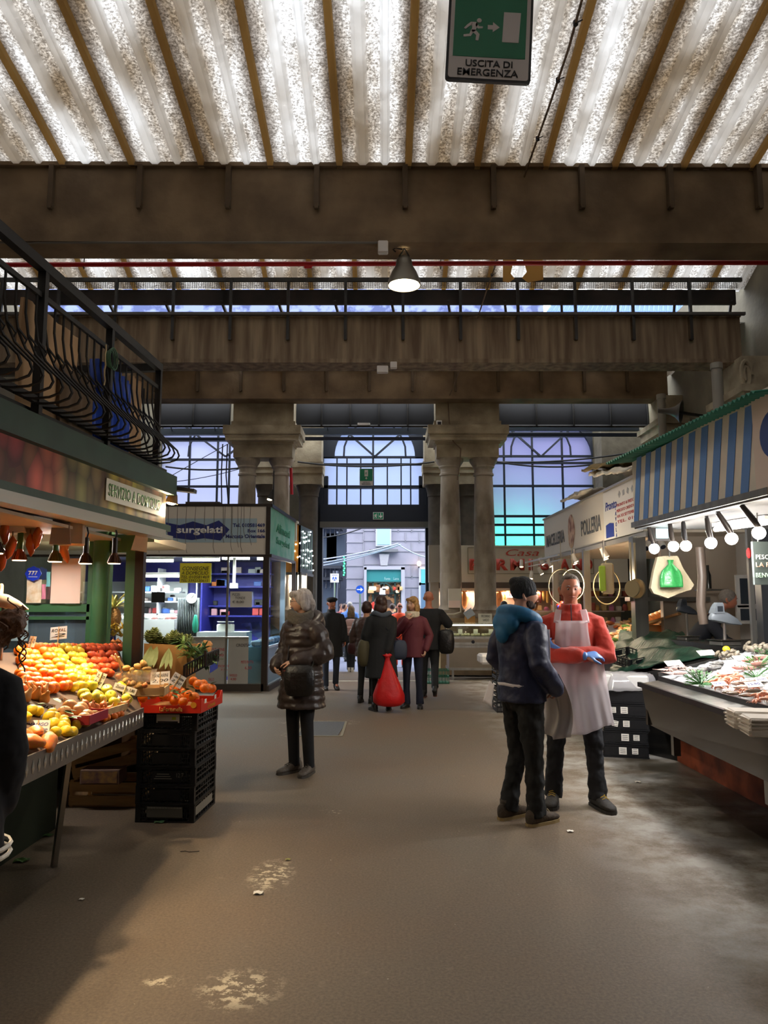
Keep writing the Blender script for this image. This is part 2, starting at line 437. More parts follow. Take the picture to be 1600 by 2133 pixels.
vault([(8.95, 6.9), (10.2, 7.75), (11.5, 8.0), (12.6, 7.8), (13.7, 7.38)])
vault([(13.75, 6.75), (14.6, 6.98), (15.6, 7.0), (17.4, 6.86)], 8)
# ------------------------------------------------------------------ concrete beams with stiffener ribs
def beam(name, y0, th, z0, z1, x0, x1, m, step, sx, sl, ledge=True, yaw=0):
 t = None; m_ = MB(); m_.box(((x0+x1)/2, y0+th/2, (z0+z1)/2), (x1-x0, th, z1-z0), rot=yaw)
 if ledge:
  m_.box(((x0+x1)/2, y0+th/2, z1+.02), (x1-x0, th+.1, .05), rot=yaw)
  m_.box(((x0+x1)/2, y0+th/2+.06, z0-.02), (x1-x0, th+.16, .07), rot=yaw)
 o = struct(name, m_, m, origin=((x0+x1)/2, y0, z0))
 k = 0; x = sx
 m_ = MB()
 while x < x1:
  if x > x0: m_.box((x, y0-.035, z1-sl/2), (.06, .09, sl)); m_.box((x, y0-.06, z1-sl), (.045, .05, .05))
  x += step
 m_.build('stiffener_rib', mat('stiffener_concrete', '54432f', .85, var=.2), o)
 return o
beam('ceiling_beam', 8.6, .3, 5.84, 6.72, XL, XR, CONC, 1.045, -3.93-1.045*4, .52, yaw=.006)
beam('ceiling_beam', 3.2, .3, 5.84, 6.72, XL, XR, CONC, 1.045, -3.93-1.045*4, .52)
beam('ceiling_beam', 13.2, .35, 5.86, 6.64, XL, 6.35, CONC2, 1.022, -3.75-1.022*4, .42)
beam('ceiling_beam', 17.0, .3, 6.24, 6.86, XL, 6.45, CONC, .975, P(413, 800, 17).x-.975*4, .5)
m_ = MB(); m_.bb((XL, -2, 5.84), (XR, -1.7, 6.72)); struct('ceiling_beam', m_, CONC)
# louvre frame on the second beam
t = thing('louvre_frame', 'long dark iron frame with wire mesh standing on the second roof beam', 'frame', (0, 13.15, 6.62))
m_ = MB(); m_.bar((XL, 13.15, 7.32), (6.4, 13.15, 7.32), .05, .07); m_.build('top_rail', IRON, t)
m_ = MB(); m_.bar((XL, 13.1, 6.67), (6.4, 13.1, 6.67), .06, .05); m_.build('bottom_rail', mat('grey_rail', '4a4744', .5, .3), t)
m_ = MB(); m_.bb((XL, 13.3, 6.93), (6.35, 13.36, 7.2)); m_.build('dark_board', mat('sooty_board', '2a221d', .9, var=.5, vs=2.2, col2='14100e'), t)
x = -3.75-1.022*4
while x < 6.4:
 if x > XL: m_ = MB(); m_.bar((x, 13.13, 6.2), (x, 13.13, 7.34), .05, .05); m_.build('post', IRON, t)
 x += 1.022
m_ = MB(); x = -6.0
while x < 6.35: m_.bar((x, 13.2, 7.18), (x, 13.2, 7.31), .006); x += .04
for z in (7.2, 7.225, 7.25, 7.275, 7.3): m_.bar((-6, 13.2, z), (6.35, 13.2, z), .006)
m_.build('wire_mesh', mat('wire', '3c3a38', .5, .5), t)
m_ = MB(); x = -6
while x < 6.4: m_.bar((x, 13.3, 7.0), (x+.12, 13.75, 6.62), .045); x += 1.022
m_.build('brace', IRON, t, kind='stuff')
# torn sheet with a hole behind the lamp
m_ = MB()
pp = [(1048, 520), (1130, 517), (1132, 582), (1100, 588), (1088, 578), (1098, 566), (1094, 552), (1086, 527), (1078, 530), (1076, 545), (1068, 552), (1064, 570), (1072, 580), (1060, 588), (1048, 585)]
m_.slab([P(a, b, 12.5) for a, b in pp], (0, .02, 0)); m_.build('torn_roof_sheet', frosted('yellowed_sheet', 'c9a668', .6), label='yellowed torn roof sheet with a ragged hole above the louvre frame', cat='roof sheet')
# ------------------------------------------------------------------ walls
def wallbox(name, a, b, m=WALLM): m_ = MB(); m_.bb(a, b); return struct(name, m_, m)
wallbox('wall_left', (XL-.3, -6.3, -.2), (XL, 20.4, 8.2))
wallbox('wall_right', (XR, -6.3, -.2), (XR+.3, 20.4, 8.2))
wallbox('wall_near', (XL, -6.6, -.2), (XR, -6.3, 8.2))
# far wall with three openings
FY = 20.0
def px_x(px, Y=FY): return P(px, 1100, Y).x
LB = (px_x(330), px_x(602)); CB = (px_x(668), px_x(893)); RB = (px_x(1022), px_x(1240))
m_ = MB()
m_.bb((XL, FY, 6.3), (XR, FY+.4, 8.2)); m_.bb((XL, FY, -.2), (LB[0], FY+.4, 6.3)); m_.bb((LB[1], FY, -.2), (CB[0], FY+.4, 6.3))
m_.bb((CB[1], FY, -.2), (RB[0], FY+.4, 6.3)); m_.bb((RB[1], FY, -.2), (XR, FY+.4, 6.3)); m_.bb((LB[0], FY, -.2), (LB[1], FY+.4, 3.0)); m_.bb((RB[0], FY, -.2), (RB[1], FY+.4, 2.6))
struct('wall_far', m_, mat('far_wall_stone', '5f5848', .9, var=.3, vs=2, bump=.3, bs=10))
# dark curved canopy panels between the piers (below the third beam)
def canopy(pxa, pxb, n, nm):
 xa, xb = P(pxa, 850, 18).x, P(pxb, 850, 18).x; m_ = MB()
 m_.grid(lambda u, v: V((xa+(xb-xa)*u, 18.05-.18*math.sin(v*PI*.5+.2), 6.62-.86*v)), 10, 8, th=(0, .05, 0))
 o = struct(nm, m_, DARKPAN, smooth=True); m2 = MB()
 for k in range(n+1):
  x = xa+(xb-xa)*k/n; m2.tube([V((x, 18.02-.18*math.sin(v*PI*.5+.2), 6.62-.86*v)) for v in [j/8 for j in range(9)]], .022, 6)
 m2.tube([(xa, 17.88, 5.76), (xb, 17.88, 5.76)], .035, 6); m2.build('canopy_rib', IRON, o)
canopy(330, 482, 2, 'trim_4'); canopy(612, 908, 5, 'trim_5'); canopy(1038, 1345, 4, 'trim_6')
# frosted arch windows, iron glazing bars
FROST = frosted('frosted_lavender_glass', 'dadcea', .85)
FROSTR = frosted('frosted_violet_glass', 'b9b4cf', .85); FROSTG = frosted('frosted_glass', 'd6deee', .88)
def zpy(py, Y=FY): return P(800, py, Y).z
def window(n, B, zb, cols, rows, m, vx, arcs=True):
 m_ = MB(); m_.bb((B[0], FY+.12, zb), (B[1], FY+.135, 6.35)); o = struct('window_%d' % n, m_, m)
 f = MB(); w = B[1]-B[0]; cx = (B[0]+B[1])/2
 for x in cols: f.bar((x, FY+.05, zb), (x, FY+.05, 6.3), .05)
 for z in rows: f.bar((B[0], FY+.04, z), (B[1], FY+.04, z), .06)
 if arcs:
  zt = vx
  for sgn in (-1, 1):   # two V braces springing from the centre up to the ring, arched side bars
   f.bar((cx, FY+.02, zpy(951)), (cx+sgn*w*.235, FY+.02, zpy(905)), .05)
   pts = [V((cx+sgn*(w*.29-.0), FY+.02, zpy(951))), V((cx+sgn*w*.285, FY+.02, zpy(930))), V((cx+sgn*w*.26, FY+.02, zpy(915))), V((cx+sgn*w*.235, FY+.02, zpy(904)))]
   f.tube(pts, .025, 6); f.bar((cx+sgn*w*.235, FY+.02, zpy(905)), (cx+sgn*w*.36, FY+.02, zpy(880)), .05)
  f.tube([V((cx+math.cos(a)*w*.2, FY+.02, zpy(897)+math.sin(a)*.22)) for a in [k*PI/8 for k in range(9)]], .022, 6)
 f.build('glazing_bars', BLUEIRON, o); return o
lc = (LB[0]+LB[1])/2
window(1, LB, 3.0, [px_x(p) for p in (390, 449, 474, 540)], [zpy(p) for p in (900, 917, 957, 1013)], FROST, 0)
window(2, CB, zpy(1056), [px_x(777)], [zpy(p) for p in (902, 914, 952, 967, 1014)], FROSTG, 0)
window(3, RB, 2.6, [px_x(p) for p in (1053, 1113, 1176)], [zpy(p) for p in (902, 908, 950, 964, 1012, 1075, 1093, 1114)], FROSTR, 0)
f = MB()
for p in (701, 722, 751, 807, 836, 856): f.bar((px_x(p), FY+.03, zpy(1054)), (px_x(p), FY+.03, zpy(952)), .035)
# round arch spandrels and dark frame of the portal
def arch(cx, hw, zspring, ztop, mname, x0, x1, zt):
 m_ = MB(); n = 24; pts = []
 out = [V((x0, 0, zspring)), V((x0, 0, zt)), V((x1, 0, zt)), V((x1, 0, zspring))]
 arc = [V((cx+hw*math.cos(k*PI/n), 0, zspring+(ztop-zspring)*math.sin(k*PI/n))) for k in range(n+1)]
 for k in range(n):
  a, b = arc[k], arc[k+1]
  def up(p): return V((p.x, 0, zt)) if True else p
  m_.slab([V((a.x, FY-.02, a.z)), V((a.x, FY-.02, zt)), V((b.x, FY-.02, zt)), V((b.x, FY-.02, b.z))], (0, .1, 0))
 m_.slab([V((x0, FY-.02, zspring)), V((x0, FY-.02, zt)), V((cx-hw, FY-.02, zt)), V((cx-hw, FY-.02, zspring))], (0, .1, 0))
 m_.slab([V((cx+hw, FY-.02, zspring)), V((cx+hw, FY-.02, zt)), V((x1, FY-.02, zt)), V((x1, FY-.02, zspring))], (0, .1, 0))
 return m_
cc = (CB[0]+CB[1])/2
struct('trim_7', arch(cc, (px_x(868)-px_x(698))/2, zpy(952), zpy(868), '', CB[0], CB[1], 6.4), BLUEIRON)
rc = (RB[0]+RB[1])/2
struct('trim_8', arch(rc, (RB[1]-RB[0])/2-.02, zpy(952), zpy(866), '', RB[0], RB[1], 6.4), BLUEIRON)
f.build('glazing_bars', BLUEIRON, bpy.data.objects['window_2'])
m_ = MB()
m_.bb((CB[0]-.06, FY-.15, -.13), (px_x(673), FY+.2, 6.2)); m_.bb((px_x(886), FY-.15, -.13), (CB[1]+.06, FY+.2, 6.2))
m_.bb((CB[0], FY-.2, zpy(1090)), (CB[1], FY+.2, zpy(1053))); m_.bb((px_x(674), FY-.1, zpy(1054)), (px_x(683), FY+.1, 4.9)); m_.bb((px_x(873), FY-.1, zpy(1054)), (px_x(886), FY+.1, 4.9))
m_.bb((CB[0], FY-.1, zpy(1018)), (CB[1], FY+.1, zpy(1012)))
struct('door_1', m_, BLUEIRON)
m_ = MB(); m_.bb((CB[0], FY-.3, zpy(1101)), (CB[1], FY+.1, zpy(1089))); m_.build('shutter_box', mat('shutter_grey', '5e5a54', .6, .2), bpy.data.objects['door_1'])
# ------------------------------------------------------------------ coupled columns with entablatures
def shaft(mb, x, y, r, z0, z1):
 mb.lathe((x, y, 0), [(r*1.32, z0), (r*1.34, z0+.06), (r*1.22, z0+.1), (r*1.2, z0+.14), (r*1.28, z0+.18), (r*1.08, z0+.24), (r, z0+.3), (r, z0+1.0), (r*.985, z0+1.012), (r*.99, z0+1.03), (r*.97, z0+2.1), (r*.95, z0+2.11), (r*.96, z0+2.13),
  (r*.86, z1-.52), (r*.84, z1-.4), (r*.95, z1-.39), (r*.95, z1-.35), (r*.85, z1-.33), (r*.86, z1-.24), (r*1.02, z1-.2), (r*1.0, z1-.17), (r*1.22, z1-.09), (r*1.3, z1-.05), (r*1.3, z1)], 28)
def column_pair(Y, pxs, r, capw, name, label, zcap=957, blk=None, kp=1.0):
 k = Y/17.6
 x = [P(p, 1100, Y).x for p in pxs]; zc = P(800, zcap, Y).z; cx = sum(x)/2
 t = thing(name, label, 'columns', (cx, Y, 0), group=None)
 for xx in x:
  m_ = MB(); shaft(m_, xx, Y, r, 1.25, zc); m_.build('column_shaft', SHAFT, t, smooth=True)
 m_ = MB(); hw = (x[1]-x[0])/2+r*1.45
 m_.bb((cx-hw, Y-r*1.5, 0), (cx+hw, Y+r*1.5, 1.16)); m_.bb((cx-hw-.05, Y-r*1.6, 1.14), (cx+hw+.05, Y+r*1.6, 1.25)); m_.bb((cx-hw-.05, Y-r*1.6, 0), (cx+hw+.05, Y+r*1.6, .3))
 m_.build('plinth', mat('tan_plinth_stone', '9c8260', .85, var=.3, vs=3, bump=.3, bs=20), t)
 # entablature: stacked mouldings
 z1 = P(800, 895, Y).z; h = z1-zc; m_ = MB(); prof = [(0, .0), (.0, .42), (.03, .44), (.02, .5), (.08, .52), (.16, .62), (.17, .7), (.2, .72), (.21, 1.0)]
 for (a, b), (c, d) in zip(prof, prof[1:]):
  if d-b > .005:
   w = max(a, c)
   m_.bb((cx-hw+.04-w, Y-r*1.25-w, zc+h*b), (cx+hw-.04+w, Y+r*1.25+w, zc+h*d))
 m_.build('entablature', STONE, t)
 m_ = MB(); m_.bb((cx-hw+.02, Y-r*1.25, z1), (cx+hw-.02, Y+r*1.25, 6.75)); m_.bb((cx-hw-.02, Y-r*1.4, z1), (cx+hw+.02, Y+r*1.4, z1+.13)); m_.build('pier_block', STONE, t)
 return t
column_pair(17.7, (513, 584), .225, 0, 'column_pair', 'coupled stone columns with stepped capital block, left of the exit portal')
column_pair(17.7, (938, 1009), .25, 0, 'column_pair', 'coupled stone columns with stepped capital block, right of the exit portal')
def rear_pier(px, label):
 Y = 19.3; x = P(px, 1100, Y).x; zc = P(800, 1012, Y).z; t = thing('pier', label, 'pier', (x, Y, 0))
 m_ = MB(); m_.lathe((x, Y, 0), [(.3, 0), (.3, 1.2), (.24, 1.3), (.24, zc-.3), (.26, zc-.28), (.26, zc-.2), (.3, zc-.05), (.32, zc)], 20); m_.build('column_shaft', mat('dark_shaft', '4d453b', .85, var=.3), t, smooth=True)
 m_ = MB(); m_.bb((x-.36, Y-.3, zc), (x+.36, Y+.3, zc+.28)); m_.bb((x-.38, Y-.33, zc+.28), (x+.38, Y+.33, zc+.42)); m_.bb((x-.385, Y-.36, zc+.42), (x+.385, Y+.36, zc+.56)); m_.bb((x-.34, Y-.28, zc+.56), (x+.34, Y+.28, 6.6)); m_.build('capital', STONE, t)
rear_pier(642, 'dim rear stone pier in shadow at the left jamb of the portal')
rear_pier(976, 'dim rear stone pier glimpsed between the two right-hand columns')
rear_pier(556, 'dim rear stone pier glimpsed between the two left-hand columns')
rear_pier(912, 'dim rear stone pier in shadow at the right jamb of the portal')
# right wall pilasters, cornice
def pilaster(Y, zt, w, label):
 t = thing('pilaster', label, 'pilaster', (XR, Y, 0))
 m_ = MB(); m_.bb((XR-.3, Y-w, 0), (XR, Y+w, zt-.6)); m_.build('pilaster_shaft', STONE, t)
 m_ = MB()
 for k, (d, a, b) in enumerate(((.36, .6, .5), (.42, .5, .38), (.5, .38, .3), (.62, .3, .12), (.68, .12, 0))): m_.bb((XR-d, Y-w-d+.3, zt-a), (XR, Y+w+d-.3, zt-b))
 m_.build('capital', STONE, t)
 m_ = MB(); m_.tube([(XR-.45+.1*math.cos(a)*(1-a/16), Y-w-.06, zt+.25+.28*math.sin(a)*(1-a/16)) for a in [k*.4 for k in range(28)]], .035, 6); m_.bb((XR-.5, Y-w-.04, zt), (XR, Y+w, zt+.6)); m_.build('scroll_bracket', STONE, t, smooth=True)
pilaster(13.3, 5.24, .35, 'pale stone pilaster with scroll bracket under the second beam, right wall')
pilaster(17.2, 5.62, .35, 'pale stone pilaster with moulded capital under the third beam, right wall')
pilaster(9.0, 5.22, .4, 'pale stone pilaster with moulded cornice above the striped awning, right wall')
m_ = MB()
for d, z0, z1 in ((.12, 4.5, 4.62), (.2, 4.62, 4.7), (.3, 4.7, 4.85), (.36, 4.85, 4.92)): m_.bb((XR-d, 7, z0), (XR, 20, z1))
struct('trim_9', m_, STONE)
m_ = MB(); m_.bb((px_x(1243), 19.3, 3.0), (XR, 20, 6.0)); struct('trim_10', m_, mat('rough_blocks', '6b6353', .9, var=.4, vs=3, bump=.6, bs=6))
# drain pipes, megaphone
for (px, a, b, Y, lb) in ((1377, 822, 925, 16.4, 'thin grey drain pipe beside the megaphone'), (1492, 757, 870, 12.6, 'grey drain pipe under the second beam, above the striped awning')):
 m_ = MB(); p0, p1 = P(px, a, Y), P(px, b+60, Y); m_.cyl((p0.x, Y, p0.z), (p0.x, Y, p1.z), .085, 14); m_.cyl((p0.x, Y, p0.z-.1), (p0.x, Y, p0.z), .1, 14); m_.build('drain_pipe', mat('grey_pipe', '8f8a80', .5), label=lb, cat='pipe', smooth=True)
Yh = 15.0; pc = P(1402, 857, Yh); t = thing('megaphone', 'grey horn loudspeaker mounted high on the right wall', 'loudspeaker', tuple(pc))
m_ = MB(); Mx = Matrix.Rotation(math.radians(60), 3, 'Z')@Matrix.Rotation(math.radians(100), 3, 'X'); m_.lathe(pc, [(.05, -.28), (.055, -.15), (.07, -.06), (.11, .04), (.18, .12), (.235, .16), (.22, .16), (.17, .11), (.1, .03), (.04, -.1)], 22, M=Mx); m_.build('horn', mat('horn_grey', '55524e', .4, .2), t, smooth=True)
m_ = MB(); m_.bar(pc, (XR-.1, Yh+.1, pc.z-.1), .05); m_.build('bracket', IRON, t)
# ------------------------------------------------------------------ pipes, cables, boxes, lamp
def pipe(name, pts, r, m, label, cat, n=8, group=None): m_ = MB(); m_.tube(pts, r, n); return m_.build(name, m, label=label, cat=cat, group=group, smooth=True)
z1_ = P(800, 553, 9.3).z
t = thing('red_pipe', 'long red sprinkler pipe running under the nearest roof beam', 'pipe', (0, 9.3, z1_))
m_ = MB(); m_.tube([(XL, 9.3, z1_), (XR, 9.25, z1_+.02)], .03, 10); m_.build('pipe_run', REDP, t, smooth=True)
for px in (175, 642, 918):
 p = P(px, 553, 9.3)
 if px == 642: m_ = MB(); m_.cyl((p.x-.05, 9.3, z1_), (p.x+.05, 9.3, z1_), .037, 12); m_.build('pipe_coupling', REDP, t, smooth=True)
 else: m_ = MB(); m_.bar((p.x, 9.3, z1_-.05), (p.x, 9.3, z1_+.22), .012); m_.cyl((p.x-.01, 9.3, z1_), (p.x+.01, 9.3, z1_), .034, 12); m_.build('pipe_hanger', STEEL, t)
z2_ = P(500, 763, 13.75).z
t = thing('red_pipe', 'thinner red pipe clamped below the second roof beam, left half', 'pipe', (0, 13.75, z2_))
m_ = MB(); m_.tube([(XL, 13.75, z2_), (P(745, 765, 13.75).x, 13.75, z2_)], .022, 8); m_.build('pipe_run', REDP, t, smooth=True)
for px in (395, 524, 653): p = P(px, 755, 13.7); m_ = MB(); m_.box((p.x, 13.7, p.z), (.035, .02, .13)); m_.build('clamp', STEEL, t)
pipe('conduit', [(XL, 8.62, 5.8), (P(786, 518, 8.6).x, 8.55, 5.76)], .014, mat('conduit_grey', '5f5a52', .5), 'thin conduit along the foot of the nearest beam', 'conduit')
def jbox(px, py, Y, w, h, lb):
 p = P(px, py, Y); m_ = MB(); m_.box(p, (w, .08, h), bev=.012); m_.box(p-V((0, .045, 0)), (w*.86, .012, h*.86)); m_.build('junction_box', mat('jbox_grey', 'c9c2bb', .5), label=lb, cat='junction box')
jbox(798, 516, 8.565, .12, .15, 'white junction box on the nearest beam left of the pendant lamp')
jbox(797, 770, 13.17, .2, .13, 'larger white junction box under the second beam')
jbox(820, 761, 13.17, .12, .12, 'small white junction box under the second beam, beside the larger box')
jbox(758, 884, 17.85, .3, .06, 'flat white emergency lamp box above the portal')
pb = P(915, 884, 17.35); t = thing('thermostat', 'small white box with dark window on the right column block', 'box', tuple(pb)); m_ = MB(); m_.box(pb, (.13, .06, .18), bev=.01); m_.build('housing', WHITEP, t); m_ = MB(); m_.box(pb-V((0, .035, 0)), (.08, .01, .11)); m_.build('window', INK, t)
# the long sagging cable
def sag(a, b, s, n=16): a = V(a); b = V(b); return [a.lerp(b, k/n)-V((0, 0, s*4*(k/n)*(1-k/n))) for k in range(n+1)]
CAB = mat('twine_cable', '6b5643', .7)
k_ = [P(1215, -10, 5.6), P(1185, 100, 6.3), P(1143, 225, 7.3), P(1100, 345, 8.4), P(1062, 460, 9.6), P(1040, 530, 10.6), P(1012, 610, 12.2), P(975, 725, 14.6), P(945, 805, 16.6), P(933, 832, 17.2)]
m_ = MB(); m_.tube(k_, .012, 6)
for q in range(7):
 p = k_[0].lerp(k_[5], q/6.5);
cab = m_.build('hanging_cable', CAB, label='long twisted cable slanting from the roof down to the right column', cat='cable', smooth=True)
m_ = MB()
for i in range(6):
 p = (k_[i]+k_[i+1])/2; m_.cyl(p-V((0, 0, .02)), p+V((0, 0, .02)), .022, 6); m_.bar(p, p+V((.06, 0, .03)), .008)
m_.build('cable_tie', INK, cab)
pipe('cable', [P(933, 832, 17.3), P(936, 880, 17.3), P(944, 920, 17.3), P(960, 935, 17.3), P(958, 965, 17.3), P(953, 1000, 17.35)], .014, CAB, 'loose cable draped down the right column block', 'cable')
for (a, b, s, Y, lb) in (((620, 962), (905, 962), .12, 18.9, 'thick black cable sagging across the portal window'), ((1030, 962), (1330, 940), .1, 18.9, 'thick black cable sagging across the right-hand window'), ((345, 972), (500, 975), .06, 18.2, 'thick black cable sagging across the left-hand window'),
                         ((345, 1005), (505, 975), .05, 18.0, 'thin black wire rising across the left-hand window'), ((345, 998), (560, 880), -.02, 18.1, 'thin wire slanting up to the left column block'), ((1030, 961), (1330, 950), .2, 18.7, 'thin wire slung below the thick cable at the right-hand window')):
 pipe('cable', sag(P(a[0], a[1], Y), P(b[0], b[1], Y), s), .022 if 'thick' in lb else .009, mat('black_cable', '141414', .6), lb, 'cable', 6)
for px, lb in ((464, 'black vertical cable drop in the left-hand window, nearer the railing'), (474, 'black vertical cable drop in the left-hand window, nearer the columns')):
 pipe('cable', [P(px, 925, 17.2), P(px-3, 990, 17.2), P(px-2 if px < 470 else px+2, 1052, 17.2)], .014, MC['black_cable'], lb, 'cable', 6)
# horizontal tie rods of the far bays
for (a, b, py, lb) in ((330, 480, 900, 'left'), (628, 905, 899, 'centre'), (1040, 1330, 891, 'right')):
 m_ = MB(); p, q = P(a, py, 18.6), P(b, py, 18.6); m_.bar(p, q, .12, .16); [m_.bar(p.lerp(q, f_), V((p.lerp(q, f_).x, 18.15, 6.0)), .02) for f_ in (.2, .8)]; m_.build('tie_rod', mat('tie_steel', '3a4148', .5, .3), label='grey steel cable tray across the %s bay of the far wall' % {'left': 'left', 'centre': 'portal', 'right': 'right-hand'}[lb], cat='cable tray')
 m_ = MB(); m_.bar(P(a, py+15, 18.5), P(b, py+15, 18.5), .06, .08); m_.build('tie_rod', BLUEIRON, label='black iron tie bar below the cable tray of the %s bay' % {'left': 'left', 'centre': 'portal', 'right': 'right-hand'}[lb], cat='tie bar')
m_ = MB(); m_.bar(P(605, 887, 17.9), P(905, 884, 17.9), .05); m_.build('red_pipe', REDP, label='short red pipe just below the dark canopy of the portal', cat='pipe')
m_ = MB(); m_.cyl(P(606, 975, 17.6), P(608, 1030, 17.6), .035, 8); m_.build('red_pipe', REDP, label='short upright red pipe beside the left-hand columns', cat='pipe')
# pendant industrial lamp
Yl = 8.75; lc_ = P(842, 590, Yl); t = thing('pendant_lamp', 'grey metal bell-shaped pendant lamp, lit, under the nearest beam', 'lamp', tuple(lc_))
m_ = MB(); R_ = .2; z = lc_.z
m_.lathe((lc_.x, Yl, z), [(.2, -.03), (.19, .03), (.15, .13), (.11, .2), (.1, .22), (.095, .27), (.085, .3), (.05, .33), (.03, .335), (.028, .33), (.08, .29), (.095, .2), (.14, .12), (.182, .03), (.19, -.03)], 32, cap=False)
m_.build('lamp_shade', mat('lamp_grey', '7b756a', .45, .5), t, smooth=True)
m_ = MB(); m_.ell((lc_.x, Yl, z-.0), (.17, .17, .045), 20, 8); m_.build('bulb', mat('lamp_glow', 'fff4d8', .5, es=14, ecol='fff2cf'), t, smooth=True)
m_ = MB(); m_.tube([(lc_.x-.06, Yl, z+.33), (lc_.x-.02, Yl, z+.39), (lc_.x, Yl, z+.44), (lc_.x+.03, Yl, z+.39), (lc_.x+.06, Yl, z+.33)], .01, 6); m_.tube([(lc_.x-.02, Yl, z+.42), (lc_.x-.1, Yl, z+.44), (lc_.x-.13, Yl, z+.42), (lc_.x-.1, Yl, z+.39)], .008, 6); m_.bar((lc_.x, Yl, z+.42), (lc_.x, Yl, 5.86), .02); m_.build('hook', IRON, t)
light('pendant_light', 'SPOT', (lc_.x, Yl, z-.08), 120, (1, .9, .7), .12, aim=(lc_.x, Yl, 0), spot=130, parent=t)
# ------------------------------------------------------------------ exit signs
GREENS = mat('sign_green', '17805a', .5); SIGNW = mat('sign_white', 'dcd3cf', .5); SIGNK = mat('sign_black', '1d1d22', .5)
Ys = 3.95; rr = math.radians(3.4)
R = V((math.cos(rr), 0, -math.sin(rr))); U = V((math.sin(rr), 0, math.cos(rr)))
pbl = P(927, 165, Ys); W = (P(1105, 173, Ys)-pbl).length; H_ = W*1.28
t = thing('exit_sign', 'large green and white hanging exit sign with running man and arrow', 'sign', tuple(pbl))
def fp(a, b, n=0): return pbl+R*(a*W)+U*(b*W)+V((0, -n, 0))
def rrect(a, b, c, d, r, n=6):
 pts = []
 for cx, cy, a0 in ((c-r, d-r, 0), (a+r, d-r, PI/2), (a+r, b+r, PI), (c-r, b+r, 1.5*PI)):
  for k in range(n+1): q = a0+k*PI/2/n; pts.append((cx+r*math.cos(q), cy+r*math.sin(q)))
 return pts
m_ = MB(); m_.slab([fp(x, y) for x, y in rrect(0, 0, 1, 1.28, .05)], (0, .02, 0)); m_.build('sign_frame', SIGNK, t)
m_ = MB(); m_.slab([fp(x, y, .003) for x, y in rrect(.03, .03, .97, 1.25, .03)], (0, .002, 0)); m_.build('sign_face', SIGNW, t)
m_ = MB(); m_.slab([fp(x, y, .005) for x, y in ((.075, .3), (.925, .3), (.925, 1.21), (.075, 1.21))], (0, .002, 0)); m_.build('green_field', GREENS, t)
m_ = MB(); m_.slab([fp(x, y, .007) for x, y in ((.645, .5), (.84, .5), (.855, .885), (.655, .885))], (0, .002, 0)); m_.build('door_symbol', SIGNW, t)
m_ = MB(); m_.slab([fp(x, y, .007) for x, y in ((.47, .655), (.53, .655), (.53, .62), (.61, .685), (.53, .75), (.53, .71), (.47, .71))], (0, .002, 0)); m_.build('arrow_symbol', SIGNW, t)
def runner(t, fp, x0, y0, s, m, dn, flip=1):
 mm = MB()
 def q(x, y): return fp(x0+flip*x*s, y0+y*s, dn)
 mm.slab([q(.62+.1*math.cos(k*PI/6), .92+.1*math.sin(k*PI/6)) for k in range(12)], (0, .002, 0))
 for pl in ([(.28, .84), (.5, .84), (.56, .74), (.48, .42), (.32, .42), (.34, .62)], [(.28, .84), (.12, .7), (.0, .55), (.07, .5), (.2, .62), (.36, .74)], [(.5, .82), (.62, .66), (.78, .66), (.78, .58), (.58, .56), (.46, .7)],
               [(.3, .5), (.48, .5), (.66, .3), (.62, .02), (.5, .02), (.52, .26), (.36, .4)], [(.3, .5), (.42, .42), (.3, .2), (.0, .16), (.0, .26), (.24, .3)]):
  mm.slab([q(a, b) for a, b in pl], (0, .002, 0))
 mm.build('running_man_symbol', m, t)
runner(t, fp, .19, .5, .285, SIGNW, .007)
text('USCITA DI', SIGNK, t, fp(.23, .175, .005), R, U, W*.55, W*.085, bold=.012)
text('EMERGENZA', SIGNK, t, fp(.14, .06, .005), R, U, W*.71, W*.09, bold=.008)
m_ = MB(); m_.bar(fp(.2, 1.28), fp(.2, 4.2), .006); m_.bar(fp(.8, 1.28), fp(.8, 4.2), .006); m_.build('hanging_wire', STEEL, t)
